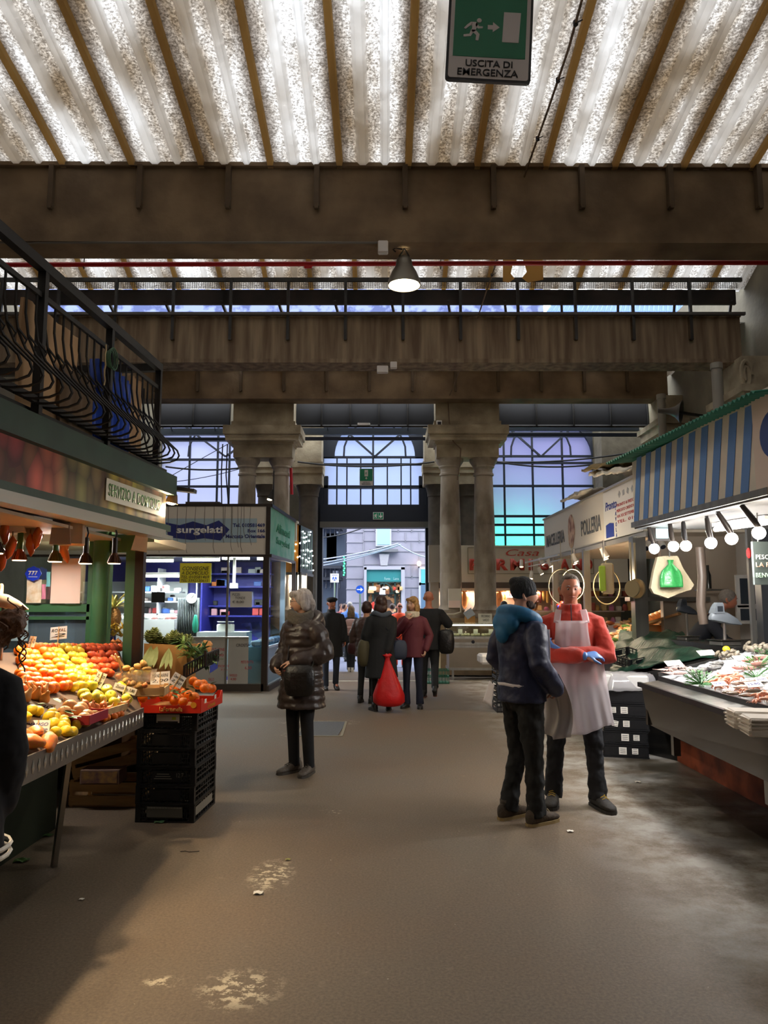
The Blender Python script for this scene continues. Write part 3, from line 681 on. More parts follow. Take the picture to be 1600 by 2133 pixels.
# exit signs at the portal
def esign(pxa, pya, pxb, pyb, Y, lb, wide):
 a, b = P(pxa, pyb, Y), P(pxb, pya, Y); w = b.x-a.x; h = b.z-a.z
 t = thing('exit_sign', lb, 'sign', tuple(a)); f_ = lambda x, y, n=0: V((a.x+x*w, Y-n, a.z+y*w))
 m_ = MB(); m_.bb(a, (b.x, Y+.03, b.z)); m_.build('sign_face', SIGNW, t)
 k = h/w
 if wide:
  m_ = MB(); m_.bb(f_(.05, .06*1, .004), f_(.95, k-.04, 0)); m_.build('green_field', GREENS, t)
  runner(t, f_, .08, .12, .42, SIGNW, .006)
  m_ = MB(); m_.slab([f_(x, y, .006) for x, y in ((.5, .1), (.52, .1), (.52, k-.06), (.5, k-.06))], (0, .002, 0)); m_.slab([f_(x, y, .006) for x, y in ((.73, .12), (.9, .32), (.84, .38), (.76, .3), (.76, k-.08), (.7, k-.08), (.7, .3), (.62, .38), (.56, .32))], (0, .002, 0)); m_.build('arrow_symbol', SIGNW, t)
 else:
  m_ = MB(); m_.bb(f_(.03, .33, .004), f_(.97, k-.03, 0)); m_.build('green_field', GREENS, t)
  m_ = MB(); m_.bb(f_(.37, .68, .006), f_(.63, 1.16, .004)); m_.build('door_symbol', SIGNW, t)
  runner(t, f_, .4, .8, .2, GREENS, .008)
  m_ = MB(); m_.slab([f_(x, y, .006) for x, y in ((.5, .45), (.6, .54), (.54, .54), (.54, .62), (.46, .62), (.46, .54), (.4, .54))], (0, .002, 0)); m_.build('arrow_symbol', SIGNW, t)
  text('USCITA DI', SIGNK, t, f_(.25, .18, .004), (1, 0, 0), (0, 0, 1), w*.5, w*.08, bold=.02); text('EMERGENZA', SIGNK, t, f_(.15, .05, .004), (1, 0, 0), (0, 0, 1), w*.7, w*.09, bold=.02)
esign(749, 976, 777, 1011, 18.4, 'small upright green exit sign hanging in front of the portal window', False)
esign(777, 1067, 799, 1082, 19.7, 'small wide exit sign with down arrow on the dark portal lintel', True)
# ------------------------------------------------------------------ street outside
FAC = mat('facade_stone', '9a97a8', .85, var=.18, vs=1.3, bump=.15, bs=12)
YB = 29.0
t = thing('building', 'pale rusticated stone corner building across the street, seen through the portal', 'building', (1, YB, -.12))
xa = P(722, 1200, YB).x
m_ = MB(); m_.bb((xa, YB, -.12), (9, YB+6, 9.0)); m_.build('wall', FAC, t)
m_ = MB()
zz = P(800, 1415, YB).z; k = 0
rows_ = [1085, 1109, 1130, 1152, 1179, 1205, 1227, 1255, 1279, 1305, 1330]
for py in rows_:
 z = P(800, py, YB).z; m_.bb((xa-.02, YB-.03, z-.01), (P(757, 1200, YB).x, YB, z+.02)); m_.bb((P(757, 1200, YB).x, YB-.03, z+.05), (9, YB, z+.08))
for i, py in enumerate(rows_[:-1]):
 z = P(800, py, YB).z; zl = P(800, rows_[i+1], YB).z
 for px in ([757, 800, 845, 874] if i % 2 else [757, 782, 830, 858]):
  if py < 1130 or px > 848 or px == 757: x = P(px, 1200, YB).x; m_.bb((x-.015, YB-.03, zl), (x+.015, YB, z))
m_.build('masonry_joint', mat('joint_stone', '8f8d99', .9), t)  # joints slightly darker than the wall stone
def fwin(pa, qa, pb, qb, fr, m, nm='window'):
 a, b = P(pa, qb, YB), P(pb, qa, YB); w_ = MB(); w_.bb((a.x-fr, YB-.12, a.z-fr), (b.x+fr, YB-.02, b.z+fr)); o = w_.build(nm, mat('white_frame', 'b9bcc8', .6), t)
 g_ = MB(); g_.bb((a.x, YB-.14, a.z), (b.x, YB-.115, b.z)); g_.build('pane', m, o); return a, b
fwin(786, 1085, 812, 1135, .06, mat('pale_blue_blind', '9fd0e4', .3)); m_ = MB(); a = P(770, 1145, YB); m_.bb((a.x, YB-.3, a.z-.1), (P(829, 1145, YB).x, YB, a.z+.0)); m_.build('window_sill', mat('sill', '6f7076', .8), t)
m_ = MB(); a, b = P(792, 1178, YB), P(808, 1153, YB); m_.slab([P(793, 1178, YB-.2), P(807, 1178, YB-.2), P(811, 1154, YB-.2), P(790, 1154, YB-.2)], (0, .2, 0)); m_.build('keystone', mat('keystone_stone', 'a7a5ad', .9, bump=.8, bs=9), t)
# shop front
a, b = P(764, 1400, YB), P(836, 1186, YB)
m_ = MB();
for pa, pb, qa, qb in ((758, 764, 1182, 1405), (836, 843, 1182, 1405), (758, 843, 1180, 1187)):
 u, v = P(pa, qb, YB), P(pb, qa, YB); m_.bb((u.x, YB-.2, max(u.z, -.1)), (v.x, YB, v.z))
m_.build('door_surround', mat('surround_stone', 'a9a7b4', .8), t)
u, v = P(764, 1212, YB), P(836, 1187, YB); m_ = MB(); m_.bb((u.x, YB-.12, u.z), (v.x, YB-.02, v.z)); fa = m_.build('shop_fascia', mat('teal_fascia', '2e7f84', .5), t)
text('Fonte', mat('fascia_letter', '9ec4c8', .5), t, P(801, 1208, YB-.125), (1, 0, 0), (0, 0, 1), .22, .1); text('Lana', MC['fascia_letter'], t, P(820, 1208, YB-.125), (1, 0, 0), (0, 0, 1), .2, .1)
u, v = P(766, 1400, YB), P(836, 1213, YB); m_ = MB(); m_.bb((u.x, YB-.04, -.1), (v.x, YB-.02, v.z)); m_.build('shop_interior', mat('shop_interior_dark', '4b3a33', .6, var=.9, vs=5, col2='b98258', vlo=.5, vhi=.4), t)
m_ = MB()
for px in (766, 777, 800, 823, 835): x = P(px, 1300, YB).x; m_.bar((x, YB-.1, -.1), (x, YB-.1, v.z), .05)
for py in (1213, 1236, 1280): z = P(800, py, YB).z; m_.bar((u.x, YB-.1, z), (v.x, YB-.1, z), .05)
m_.tube([P(783+17+17*math.cos(q), 1235-20*math.sin(q), YB-.1) for q in [k*PI/12 for k in range(13)]], .035, 6); m_.build('shop_window_frame', mat('dark_green_frame', '233c3c', .5), t)
random.seed(11)
for i in range(26):
 p = P(random.uniform(768, 833), random.choice((1226, 1232, 1262, 1272, 1290)), YB-.25); m_ = MB(); m_.box(p, (random.uniform(.08, .25), .08, random.uniform(.08, .3)), bev=.02)
 m_.build('ornament', mat('orn%d' % (i % 5), ('e2b07a', 'c93a2e', 'f0d9b5', '7d4f33', 'd9d0c8')[i % 5], .5, es=(.7 if i % 5 == 2 else 0), ecol='ffd9a0'), label='small bright item in the shop window across the street', cat='shop item', group='items in the shop window across the street')
fwin(877, 1186, 900, 1215, .08, mat('teal_glass', '5fb0b8', .3)); fwin(877, 1218, 900, 1300, .08, mat('shop_blue', '5b7391', .4))
lp = P(873, 1174, YB-.25); tt = thing('wall_lamp', 'small lit lamp on the stone building right of the shop door', 'lamp', tuple(lp)); m_ = MB(); m_.ell(lp, (.08, .08, .1)); m_.build('bulb', mat('tiny_lamp', 'ffc98a', .5, es=5), tt); m_ = MB(); m_.bar(lp+V((0, 0, -.12)), lp+V((0, .25, -.12)), .04); m_.build('arm', IRON, tt)
# second building in the side street
t = thing('building', 'grey older building with ornate balconies beyond the stone corner', 'building', (-4, 36, -.12))
m_ = MB(); m_.bb((-9, 33, -.12), (P(690, 1200, 33).x, 40, 12)); m_.bb((P(690, 1200, 38).x, 38, -.12), (P(740, 1200, 38).x, 41, 12)); m_.build('wall', mat('grey_facade', '6f7580', .9, var=.3, vs=1), t)
for py, s in ((1182, 1), (1100, 1), (1205, .7)):
 p = P(690, py, 33.5); m_ = MB(); m_.bb((p.x-1.2, 33-.7*s, p.z-.1), (p.x+.5, 34, p.z+.02))
 for k in range(9): m_.tube([(p.x-1.1+k*.19, 32.9-.5*s+.1*math.sin(q), p.z-.1-.3*q/3+.06*math.cos(q*3)) for q in (0, .5, 1, 1.5, 2, 2.5, 3)], .03, 5)
 m_.build('balcony', mat('balcony_dark', '30343c', .7), t)
for px, py in ((682, 1130), (682, 1250), (700, 1150)):
 p = P(px, py, 32.95); m_ = MB(); m_.bb((p.x-.4, 32.9, p.z-.8), (p.x+.4, 33, p.z+.8)); m_.build('window', mat('dusky_pane', '4a5563', .3), t)
# green pharmacy neon
p0, p1 = P(715, 1158, 28.6), P(719, 1200, 28.6); t = thing('green_glow_source', 'vertical green neon sign on the corner building', 'sign', tuple(p1))
m_ = MB(); m_.bb((p0.x, 28.6, p1.z), (p1.x, 28.7, p0.z)); m_.build('sign_box', mat('neon_box', '1d3b30', .5), t)
m_ = MB()
for k in range(9): z = p0.z-(k+.5)*(p0.z-p1.z)/9; m_.box(((p0.x+p1.x)/2+(.012 if k % 2 else -.012), 28.58, z), (.05, .02, .05))
m_.build('neon_letters', mat('neon_green', '3df59a', .5, es=3), t)
# street signs
def roundsign(px, py, Y, rad, poly, lb, base_py=1300):
 c = P(px, py, Y); t = thing('street_sign', lb, 'street sign', (c.x, Y, -.12)); m_ = MB(); m_.cyl((c.x, Y+.03, -.12), (c.x, Y+.03, c.z+.1), .03, 8); m_.build('sign_post', STEEL, t)
 n_ = MB()
 if poly == 'arrow':
  n_.cyl((c.x, Y, c.z), (c.x, Y+.02, c.z), rad, 28); n_.build('sign_plate', mat('sign_blue', '1a55c8', .4), t)
  n_ = MB(); n_.slab([V((c.x+x*rad, Y-.005, c.z+z*rad)) for x, z in ((-.75, -.13), (.15, -.13), (.1, -.5), (.75, 0), (.1, .5), (.15, .13), (-.75, .13))], (0, .003, 0)); n_.build('arrow_symbol', WHITEP, t)
 else:
  n_.box((c.x, Y, c.z), (rad*2, .02, rad*2.1)); n_.build('sign_plate', WHITEP, t); n_ = MB(); n_.cyl((c.x, Y-.02, c.z-.1*rad), (c.x, Y-.01, c.z-.1*rad), rad*.5, 20); n_.build('blue_disc', mat('sign_blue', '1a55c8', .4), t)
  n_ = MB(); n_.box((c.x, Y-.025, c.z-.05*rad), (.04, .005, rad*.35)); n_.box((c.x-.03, Y-.025, c.z-.35*rad), (.03, .005, rad*.3)); n_.box((c.x+.03, Y-.025, c.z-.35*rad), (.03, .005, rad*.3)); n_.ell((c.x, Y-.025, c.z+.2*rad), .03, 8, 5); n_.build('walker_symbol', WHITEP, t)
  text('AREA PEDONALE', BLUEINK, t, (c.x-rad*.7, Y-.012, c.z+.6*rad), (1, 0, 0), (0, 0, 1), rad*1.4, rad*.2)
roundsign(750, 1228, 26.0, .14, 'arrow', 'round blue street sign with white right arrow')
roundsign(697, 1204, 27.5, .15, 'sq', 'square white street sign with blue walking figure')
# festoon wires in the street
for (a, b, lb) in (((672, 1165), (830, 1132), 'upper'), ((672, 1172), (836, 1134), 'middle'), ((672, 1178), (830, 1136), 'lower'), ((830, 1134), (886, 1160), 'right')):
 pipe('street_wire', sag(P(a[0], a[1], 24), P(b[0], b[1], 24), .05), .02, mat('pale_wire', 'c6d2ea', .6), 'pale overhead wire across the street, %s of the bundle' % lb if lb != 'right' else 'pale overhead wire descending to the right of the bundle', 'wire', 5)
pipe('street_wire', sag(P(672, 1120, 24), P(760, 1098, 24), .05), .02, mat('dark_wire', '20242c', .6), 'dark overhead wire crossing the portal opening at top left', 'wire', 5)
# rooftops seen through the louvre slit: pale rendered wall and blue corrugated roof
YR = 32
m_ = MB(); a, b = P(-300, 700, YR), P(1130, 560, YR); m_.bb((a.x, YR, 8), (b.x, YR+2, b.z)); m_.build('building', mat('pale_blue_render', '7f88ac', .9, var=.5, vs=2.5, col2='4f587c', detail=9, vlo=.42, vhi=.55), label='pale blue rendered gable seen through the roof slit', cat='building')
m_ = MB(); x0, x1 = P(1125, 650, YR-3).x, P(1440, 650, YR-3).x; zl, zh = P(1200, 668, YR-3).z, P(1200, 630, YR).z; n = 60
m_.grid(lambda u, v: V((x0+(x1-x0)*u+v*1.2, YR-3+v*3, zl+(zh-zl)*v+.04*math.sin(u*n*PI))), 240, 2, th=(0, 0, -.03)); m_.build('blue_roof', mat('blue_sheet_roof', '1f4f96', .7), label='blue corrugated sheet roof seen through the roof slit at right', cat='roof', smooth='all')
# green glow in the right-hand window: panel and lamp added unseen behind it
gx = (RB[0]+RB[1])/2; t = thing('green_glow_source', 'added green glow panel behind the right-hand frosted window', 'sign', (gx-.7, FY+1.2, 2.5))
m_ = MB(); m_.bb((RB[0]-.3, FY+1.2, 2.2), (RB[0]+1.9, FY+1.25, 2.75)); m_.build('glow_panel', mat('added_green_glow', '00ff80', .5, es=5, ecol='00ff70'), t)
light('added_glow_light', 'AREA', (RB[0]+.7, FY+.5, 2.75), 120, (0, 1, .3), 2.0, aim=(RB[0]+.7, FY+.1, 3.25), parent=t, sy=.25)
# ================================================================== FRUIT STALL (left foreground)
GREENP = mat('stall_green_paint', '3f6b45', .45, var=.2, vs=5)
DGREEN = mat('dark_green_beam', '33493c', .5, var=.25, vs=4)
def line(Y, a, b):   # x along a stall edge running from a=(x,y) to b=(x,y)
 f = (Y-a[1])/(b[1]-a[1]); return a[0]+(b[0]-a[0])*f
FA, FB = (-2.02, 3.5), (-1.76, 6.14)     # fascia line in plan
GW = V((-1.9, 6.2, 0));
d_ = V((FB[0]-FA[0], FB[1]-FA[1], 0)).normalized(); nrm = V((d_.y, -d_.x, 0))      # nrm points at the aisle
def fpt(Y, z, out=0): return V((line(Y, FA, FB), Y, z))+nrm*out
t = thing('fruit_stall', 'green fruit stall with fruit-printed fascia and railed balcony on top', 'market stall', (-2.4, 5.0, 0))
Y0, Y1 = 1.6, 6.14
def along(mb, ya, yb, z0, z1, o0, o1):
 a, b = fpt(ya, 0, o0), fpt(ya, 0, o1); c, d = fpt(yb, 0, o1), fpt(yb, 0, o0)
 mb.slab([V((p.x, p.y, z0)) for p in (a, b, c, d)], (0, 0, z1-z0))
m_ = MB(); along(m_, Y0, Y1+.1, 2.44, 2.6, -.12, .05); along(m_, Y0, Y1+.05, 2.14, 2.19, -.1, .03); m_.build('green_beam', DGREEN, t)
m_ = MB(); along(m_, Y0, Y1, 2.6, 2.64, -2.2, .0); m_.build('balcony_floor', IRON, t)
m_ = MB(); along(m_, Y0, Y1-.1, 2.09, 2.14, -.2, .05); along(m_, Y0, Y1, 2.07, 2.1, -.05, .07); m_.build('gutter_rail', mat('gutter_metal', 'a9a49b', .4, .7), t)
# printed fascia: painted fruits as colour patches (a generic procedural fruit print)
def fruit_print():
 m = bpy.data.materials.new('fruit_print'); m.use_nodes = True; N = m.node_tree.nodes; L = m.node_tree.links; b = N['Principled BSDF']; b.inputs['Roughness'].default_value = .45
 tc = N.new('ShaderNodeTexCoord'); mp = N.new('ShaderNodeMapping'); L.new(tc.outputs['Object'], mp.inputs[0]); mp.inputs['Scale'].default_value = (7, 7, 4.2)
 v = N.new('ShaderNodeTexVoronoi'); v.inputs['Scale'].default_value = 1.0; L.new(mp.outputs[0], v.inputs['Vector']); v.inputs['Randomness'].default_value = .75
 sy = N.new('ShaderNodeSeparateXYZ'); L.new(tc.outputs['Object'], sy.inputs[0])
 mr = N.new('ShaderNodeMapRange'); L.new(sy.outputs[1], mr.inputs[0]); mr.inputs[1].default_value = 3.2-4.6; mr.inputs[2].default_value = 6.1-4.6
 r = N.new('ShaderNodeValToRGB'); L.new(mr.outputs[0], r.inputs[0]); e = r.color_ramp.elements; e[0].color = lin('e0705a'); e[1].color = lin('e8b078')
 for p, c in ((.28, 'cf6a50'), (.34, 'a08c5c'), (.47, 'b5a466'), (.55, 'e6bd55'), (.68, 'dfc05a'), (.76, 'b07a60'), (.86, 'dba56c')): x = e.new(p); x.color = lin(c)
 r2 = N.new('ShaderNodeValToRGB'); L.new(v.outputs['Distance'], r2.inputs[0]); r2.color_ramp.elements[0].position = .15; r2.color_ramp.elements[0].color = (1, 1, 1, 1); r2.color_ramp.elements[1].position = .75; r2.color_ramp.elements[1].color = (.16, .13, .1, 1)
 x = N.new('ShaderNodeMix'); x.data_type = 'RGBA'; x.blend_type = 'MULTIPLY'; x.inputs[0].default_value = 1; L.new(r.outputs[0], x.inputs[6]); L.new(r2.outputs[0], x.inputs[7])
 hs = N.new('ShaderNodeHueSaturation'); L.new(x.outputs[2], hs.inputs['Color']); sc = N.new('ShaderNodeSeparateXYZ'); L.new(v.outputs['Color'], sc.inputs[0])
 m2 = N.new('ShaderNodeMapRange'); L.new(sc.outputs[0], m2.inputs[0]); m2.inputs[3].default_value = .47; m2.inputs[4].default_value = .53; L.new(m2.outputs[0], hs.inputs['Hue'])
 m3 = N.new('ShaderNodeMapRange'); L.new(sc.outputs[1], m3.inputs[0]); m3.inputs[3].default_value = .6; m3.inputs[4].default_value = 1.15; L.new(m3.outputs[0], hs.inputs['Value'])
 L.new(hs.outputs[0], b.inputs['Base Color']); return m
m_ = MB(); along(m_, Y0, Y1, 2.19, 2.45, -.06, .0); fa = m_.build('fascia_panel', fruit_print(), t)
R = d_; U = V((0, 0, 1))
s0 = fpt(5.08, 2.25, .004); m_ = MB(); m_.slab([s0, s0+R*.96, s0+R*.96+U*.15, s0+U*.15], nrm*.004); sg = m_.build('sign_board', mat('cream_sign', 'e9e3d0', .5), t)
text('SERVIZIO A DOMICILIO', mat('sign_letter_green', '4a7f3a', .5), t, s0+R*.03+U*.035+nrm*.006, R, U, .9, .085, bold=.01)
# posts, glazed corner cabin behind the display
GA, GB = V((-3.1, 5.45, 0)), V((-2.05, 6.05, 0))      # the glass front behind the fruit
m_ = MB()
for px, Y, w in ((192, 6.05, .05), (210, 6.0, .07), (274, 5.95, .075)):
 x = P(px, 1250, Y).x; m_.cyl((x, Y, .82), (x, Y, 2.12), w, 18) if px == 210 else m_.bb((x-w*.6, Y-.03, .82), (x+w*.6, Y+.03, 2.12))
x = P(222, 1250, 6.0).x; m_.bb((x-.02, 5.97, .82), (x+.03, 6.03, 2.12)); x2 = P(262, 1250, 6.0).x; m_.bb((x, 5.97, 1.96), (x2, 6.03, 2.1))
m_.build('green_post', GREENP, t, smooth=True)
m_ = MB(); xk = P(292, 1250, 5.95).x; m_.bb((xk-.035, 5.9, .82), (xk+.03, 5.97, 2.12)); m_.build('dark_post', mat('dark_brown_metal', '2f2620', .45, .4), t)
m_ = MB(); m_.bb((-4.2, 5.9, .77), (xk+.03, 6.9, .82)); m_.bb((-4.2, 6.75, 0), (xk+.0, 6.85, .77)); m_.build('stall_base', mat('stall_base_dark', '2a2620', .8), t)
m_ = MB(); xl = P(-120, 1250, 6.05).x; xr = P(190, 1250, 6.05).x
m_.bb((xl, 6.02, 1.5), (xr, 6.08, 1.56)); m_.bb((xl, 6.02, 1.44), (xr, 6.08, 1.465)); m_.bb((xl, 6.02, 2.05), (xr, 6.08, 2.12)); m_.bb((xl, 6.02, .82), (xr, 6.08, 1.0))
m_.build('window_rail', GREENP, t)
m_ = MB(); m_.bb((xl, 6.045, 1.56), (xr, 6.05, 2.06)); m_.build('glass_pane', glass('clear_glass', 'eef4f2', .1), t)
m_ = MB(); m_.bb((xl, 6.045, 1.0), (xr, 6.05, 1.5)); m_.build('glass_pane', glass('bluish_glass', 'c4d2da', .1, op=.35, diff='8fa0b0'), t)
m_ = MB(); m_.bb((xl-.3, 7.2, 2.06), (FB[0]-.1, 6.2, 2.12)); m_.bb((xl-.3, 2.0, 2.05), (-2.05, 6.2, 2.07)); m_.build('stall_ceiling', mat('stall_ceiling', 'a89a86', .7), t)
# inside shelf with plants seen through the narrow pane
# paper notices on the glass
def notice(px0, py0, px1, py1, Y, m, name, lb, cat='notice', parent=None, cut=None):
 a, b = P(px0, py1, Y), P(px1, py0, Y); m_ = MB(); m_.grid(lambda u, v: V((a.x+(b.x-a.x)*u, Y+.004*math.sin(u*7+v*5), a.z+(b.z-a.z)*v)), 6, 6, th=(0, .003, 0))
 if parent: return m_.build(name, m, parent, smooth=True)
 return m_.build(name, m, label=lb, cat=cat, smooth=True)
PINKP = mat('pinkish_paper', 'f2d2c0', .8)
notice(104, 1163, 170, 1257, 6.0, PINKP, 'paper_notice', 'large blank pinkish paper taped to the fruit stall glass')
notice(54, 1207, 87, 1256, 6.0, mat('cream_paper', 'f0e3cf', .8, var=.25, vs=18, col2='d9b98f'), 'paper_notice', 'narrow cream paper notice with faint print below the blue 777 sign')
notice(96, 1191, 105, 1222, 6.0, mat('cyan_paper', '7cc6cf', .6), 'paper_notice', 'small cyan slip on the glass left of the large paper')
notice(86, 1217, 96, 1248, 6.0, mat('pink_slip', 'd9839c', .6), 'paper_notice', 'small pink slip on the glass beside the cream notice')
notice(12, 1275, 60, 1335, 6.0, mat('pale_blue_paper', 'a9c0c6', .6), 'paper_notice', 'pale blue sheet behind the lower glass, left')
p = P(69, 1195, 5.98); t7 = thing('number_sign', 'blue scalloped round sign reading 777 on the fruit stall glass', 'sign', tuple(p))
m_ = MB(); r7 = .055; m_.slab([p+V((math.cos(a)*r7*(1+.05*math.cos(8*a))*1.1, 0, math.sin(a)*r7*(1+.05*math.cos(8*a)))) for a in [k*PI/24 for k in range(48)]], (0, .004, 0)); m_.build('sign_plate', mat('sign_deep_blue', '1436c4', .4), t7)
text('777', WHITEP, t7, p+V((-.036, -.003, -.012)), (1, 0, 0), (0, 0, 1), .072, .034, bold=.03); m_ = MB(); m_.slab([p+V((x, -.002, z)) for x, z in ((-.035, -.026), (.035, -.026), (.035, -.022), (-.035, -.022))], (0, .001, 0)); m_.build('underline', WHITEP, t7)
# balcony railing with bellied bars
t = thing('balcony_railing', 'wrought iron balcony railing with bellied bars above the fruit stall', 'railing', (-1.9, 5, 2.63))
def rpt(Y, z, out=0): return V((line(Y, (-1.95, 3.69), (-1.81, 6.0)), Y, z))+nrm*out
m_ = MB(); m_.bar(rpt(1.5, 3.45), rpt(6.02, 3.45), .05, .06); m_.build('handrail', IRON, t)
m_ = MB(); m_.bar(rpt(1.5, 3.28), rpt(6.0, 3.28), .02, .03); m_.build('upper_rail', IRON, t)
m_ = MB(); m_.bar(rpt(1.5, 2.68), rpt(6.0, 2.68), .03, .04); m_.build('lower_rail', IRON, t)
m_ = MB(); m_.bar(rpt(6.0, 3.45), rpt(6.0, 3.45, -1.6), .05, .06); m_.bar(rpt(6.0, 2.68), rpt(6.0, 2.68, -1.6), .03, .04); m_.build('end_rail', IRON, t)
for Y in (3.2, 4.15, 5.06, 6.0): m_ = MB(); m_.bar(rpt(Y, 2.6), rpt(Y, 3.44), .045, .045); m_.build('post', IRON, t)
Yb = 2.2
def belly(base, out, m):
 pr = [(3.28, 0), (3.12, .0), (2.98, .03), (2.88, .09), (2.8, .19), (2.74, .27), (2.7, .29), (2.67, .27), (2.65, .2), (2.645, .1), (2.65, .02)]
 m.tube([base+out*o*.8+V((0, 0, z)) for z, o in pr], .0075, 5)
 m.tube([base+out*(.02)+V((0, 0, 3.0)), base+out*(.075)+V((0, 0, 2.93)), base+out*(.06)+V((0, 0, 2.9))], .006, 4)
while Yb < 5.95:
 m_ = MB(); belly(V((rpt(Yb, 0).x, Yb, 0)), nrm, m_); m_.build('bellied_bar', IRON, t, smooth=True); Yb += .105
for k in range(5):
 m_ = MB(); belly(rpt(6.0, 0, -.12-.14*k), V((0, 1, 0)), m_); m_.build('bellied_bar', IRON, t, smooth=True)
# things stored behind the railing
def panel(Ya, Yb, z0, z1, out, m, lb, nm='storage_board', tilt=0):
 a, b = rpt(Ya, z0, out), rpt(Yb, z0, out); n = 10; m_ = MB()
 m_.grid(lambda u, v: a.lerp(b, u)+V((0, 0, (z1-z0)*v))-nrm*(tilt*v+.012*math.sin(u*19+v*3)), n, 8, th=nrm*-.02)
 return m_.build(nm, m, label=lb, cat='board', smooth=True)
TAN = mat('tan_cardboard', 'cfa87c', .85, var=.25, vs=3)
panel(3.55, 3.82, 2.66, 3.22, -.08, TAN, 'narrow tan cardboard sheet behind the railing, nearest one')
panel(4.1, 4.78, 2.66, 3.26, -.08, TAN, 'wide tan cardboard sheet behind the middle of the railing')
panel(4.5, 4.95, 2.64, 3.0, -.04, mat('brown_board', '6d573f', .85, var=.3, vs=4), 'brown board leaning low behind the railing')
panel(5.0, 5.2, 3.0, 3.2, -.05, mat('blue_tarp2', '2749b0', .5), 'small blue cloth scrap behind the railing post', 'blue_cloth')
m_ = MB(); a, b = rpt(5.06, 2.66, -.12), rpt(5.7, 2.66, -.12); m_.grid(lambda u, v: a.lerp(b, u)+V((0, 0, .56*v))+nrm*(.05*math.sin(u*PI)+.02*math.sin(u*40)), 60, 4, th=nrm*-.02); m_.build('blue_barrel', mat('bright_blue_plastic', '2e56c0', .35, var=.15, vs=4), label='bright blue ribbed plastic panel behind the railing near its end', cat='barrel', smooth='all')
panel(5.7, 5.93, 2.66, 3.3, -.1, TAN, 'narrow tan board at the far end behind the railing')
m_ = MB(); p = rpt(5.02, 3.2, .03)
for k in range(5): m_.tube([p+nrm*(.01*k-.02)+V((0, math.cos(a)*(.05+.006*k), math.sin(a)*(.05+.006*k))) for a in [q*PI/10 for q in range(21)]], .004, 5)
m_.build('hose_coil', mat('green_hose', '3f6e4b', .4), label='coil of thin green hose hung on the railing post', cat='hose', smooth=True)
pipe('twisted_cord', [rpt(4.93, 3.27, .03)+V((0, .01*math.sin(k*2), -.035*k)) for k in range(9)], .006, mat('cream_cord', 'b9a27a', .8), 'cream twisted cord hanging from the railing near the blue scrap', 'cord', 5)
# canopy edge flood lamp
p = P(358, 1043, 6.25); t = thing('flood_lamp', 'lit small floodlight at the corner of the fruit stall canopy', 'lamp', tuple(p))
m_ = MB(); m_.lathe(p, [(.02, .07), (.035, .05), (.05, -.01), (.055, -.02), (.05, -.02)], 16, M=Matrix.Rotation(.2, 3, 'Y'), cap=False); m_.build('lamp_shade', mat('rusty_shade', '8a6a44', .5, .4), t, smooth=True)
m_ = MB(); m_.ell(p-V((0, 0, .015)), (.04, .04, .02), 14, 6); m_.build('bulb', mat('warm_bulb', 'fff0d0', .5, es=14, ecol='ffe8bd'), t); light('flood_light', 'POINT', p-V((0, 0, .08)), 12, (1, .82, .55), .05, parent=t)
m_ = MB(); m_.bar(p+V((0, 0, .06)), p+V((-.12, -.1, .12)), .015); m_.build('arm', IRON, t)
a = P(362, 1020, 6.3); m_ = MB(); m_.box(a+V((.06, 0, 0)), (.24, .1, .03), rot=Matrix.Rotation(.12, 3, 'Y')); m_.box(a+V((-.1, -.06, -.0)), (.12, .03, .02)); m_.build('unlit_floodlight', mat('dark_flood', '3a3630', .5, .4), label='flat dark unlit floodlight arm at the fruit stall corner', cat='lamp')
# ------------------------------------------------------------------ heat-lamp style spots over the fruit
def spot(p, m_base, m_ring, lb, e, aim):
 t = thing('spot_lamp', lb, 'lamp', tuple(p), group=None)
 m = MB(); m.cyl(p+V((0, 0, .05)), p+V((0, 0, .17)), .018, 12); m.build('lamp_socket', m_base, t, smooth=True)
 m = MB(); m.lathe(p, [(.0, .07), (.018, .065), (.024, .05), (.044, .0), (.047, -.006), (.044, -.006), (.03, .01)], 24);
 for k in range(16): a = k*PI/8; m.bar(p+V((math.cos(a)*.027, math.sin(a)*.027, .05)), p+V((math.cos(a)*.047, math.sin(a)*.047, .0)), .004)
 m.build('heat_sink', m_ring, t, smooth=True)
 m = MB(); m.cyl(p-V((0, 0, .009)), p-V((0, 0, .002)), .04, 20); m.build('lens', mat('warm_lens', 'fff2dc', .5, es=8, ecol='ffd9a8'), t)
 m = MB(); m.tube([p+V((0, 0, .16)), p+V((.01, 0, .2)), p+V((.0, 0, 2.08-p.z))], .006, 5); m.build('flex', INK, t)
 light('spot_light', 'SPOT', p-V((0, 0, .02)), e, (1, .74, .45), .03, aim=aim, spot=105, blend=.9, parent=t)
SOCK = mat('lamp_black', '221d1b', .4)
for i, (px, py, Y, mb_, mr_, lb) in enumerate(((40, 1165, 4.9, mat('green_socket', '3e6b35', .4), mat('copper_ring', '9a5a3e', .35, .8), 'hanging spot lamp over the fruit, leftmost, with reddish ribbed head'),
  (115, 1168, 5.0, MC['green_socket'], mat('brass_ring', '7d7040', .35, .8), 'hanging spot lamp with green neck, next to the large paper'),
  (178, 1172, 5.2, SOCK, mat('dark_ring', '4a3428', .35, .8), 'hanging spot lamp with black neck before the green pillar'),
  (-12, 1150, 3.85, SOCK, mat('dark_ring', '4a3428', .35, .8), 'hanging spot lamp over the near end of the fruit, cut by the left picture edge'), (238, 1172, 5.3, SOCK, mat('brown_ring', '5f4030', .35, .8), 'hanging spot lamp with black neck before the door pane, rightmost of its row'))):
 p = P(px, py, Y); spot(p, mb_, mr_, lb, 75 if px < 0 else 33, (p.x+.1, p.y-.3, .9))
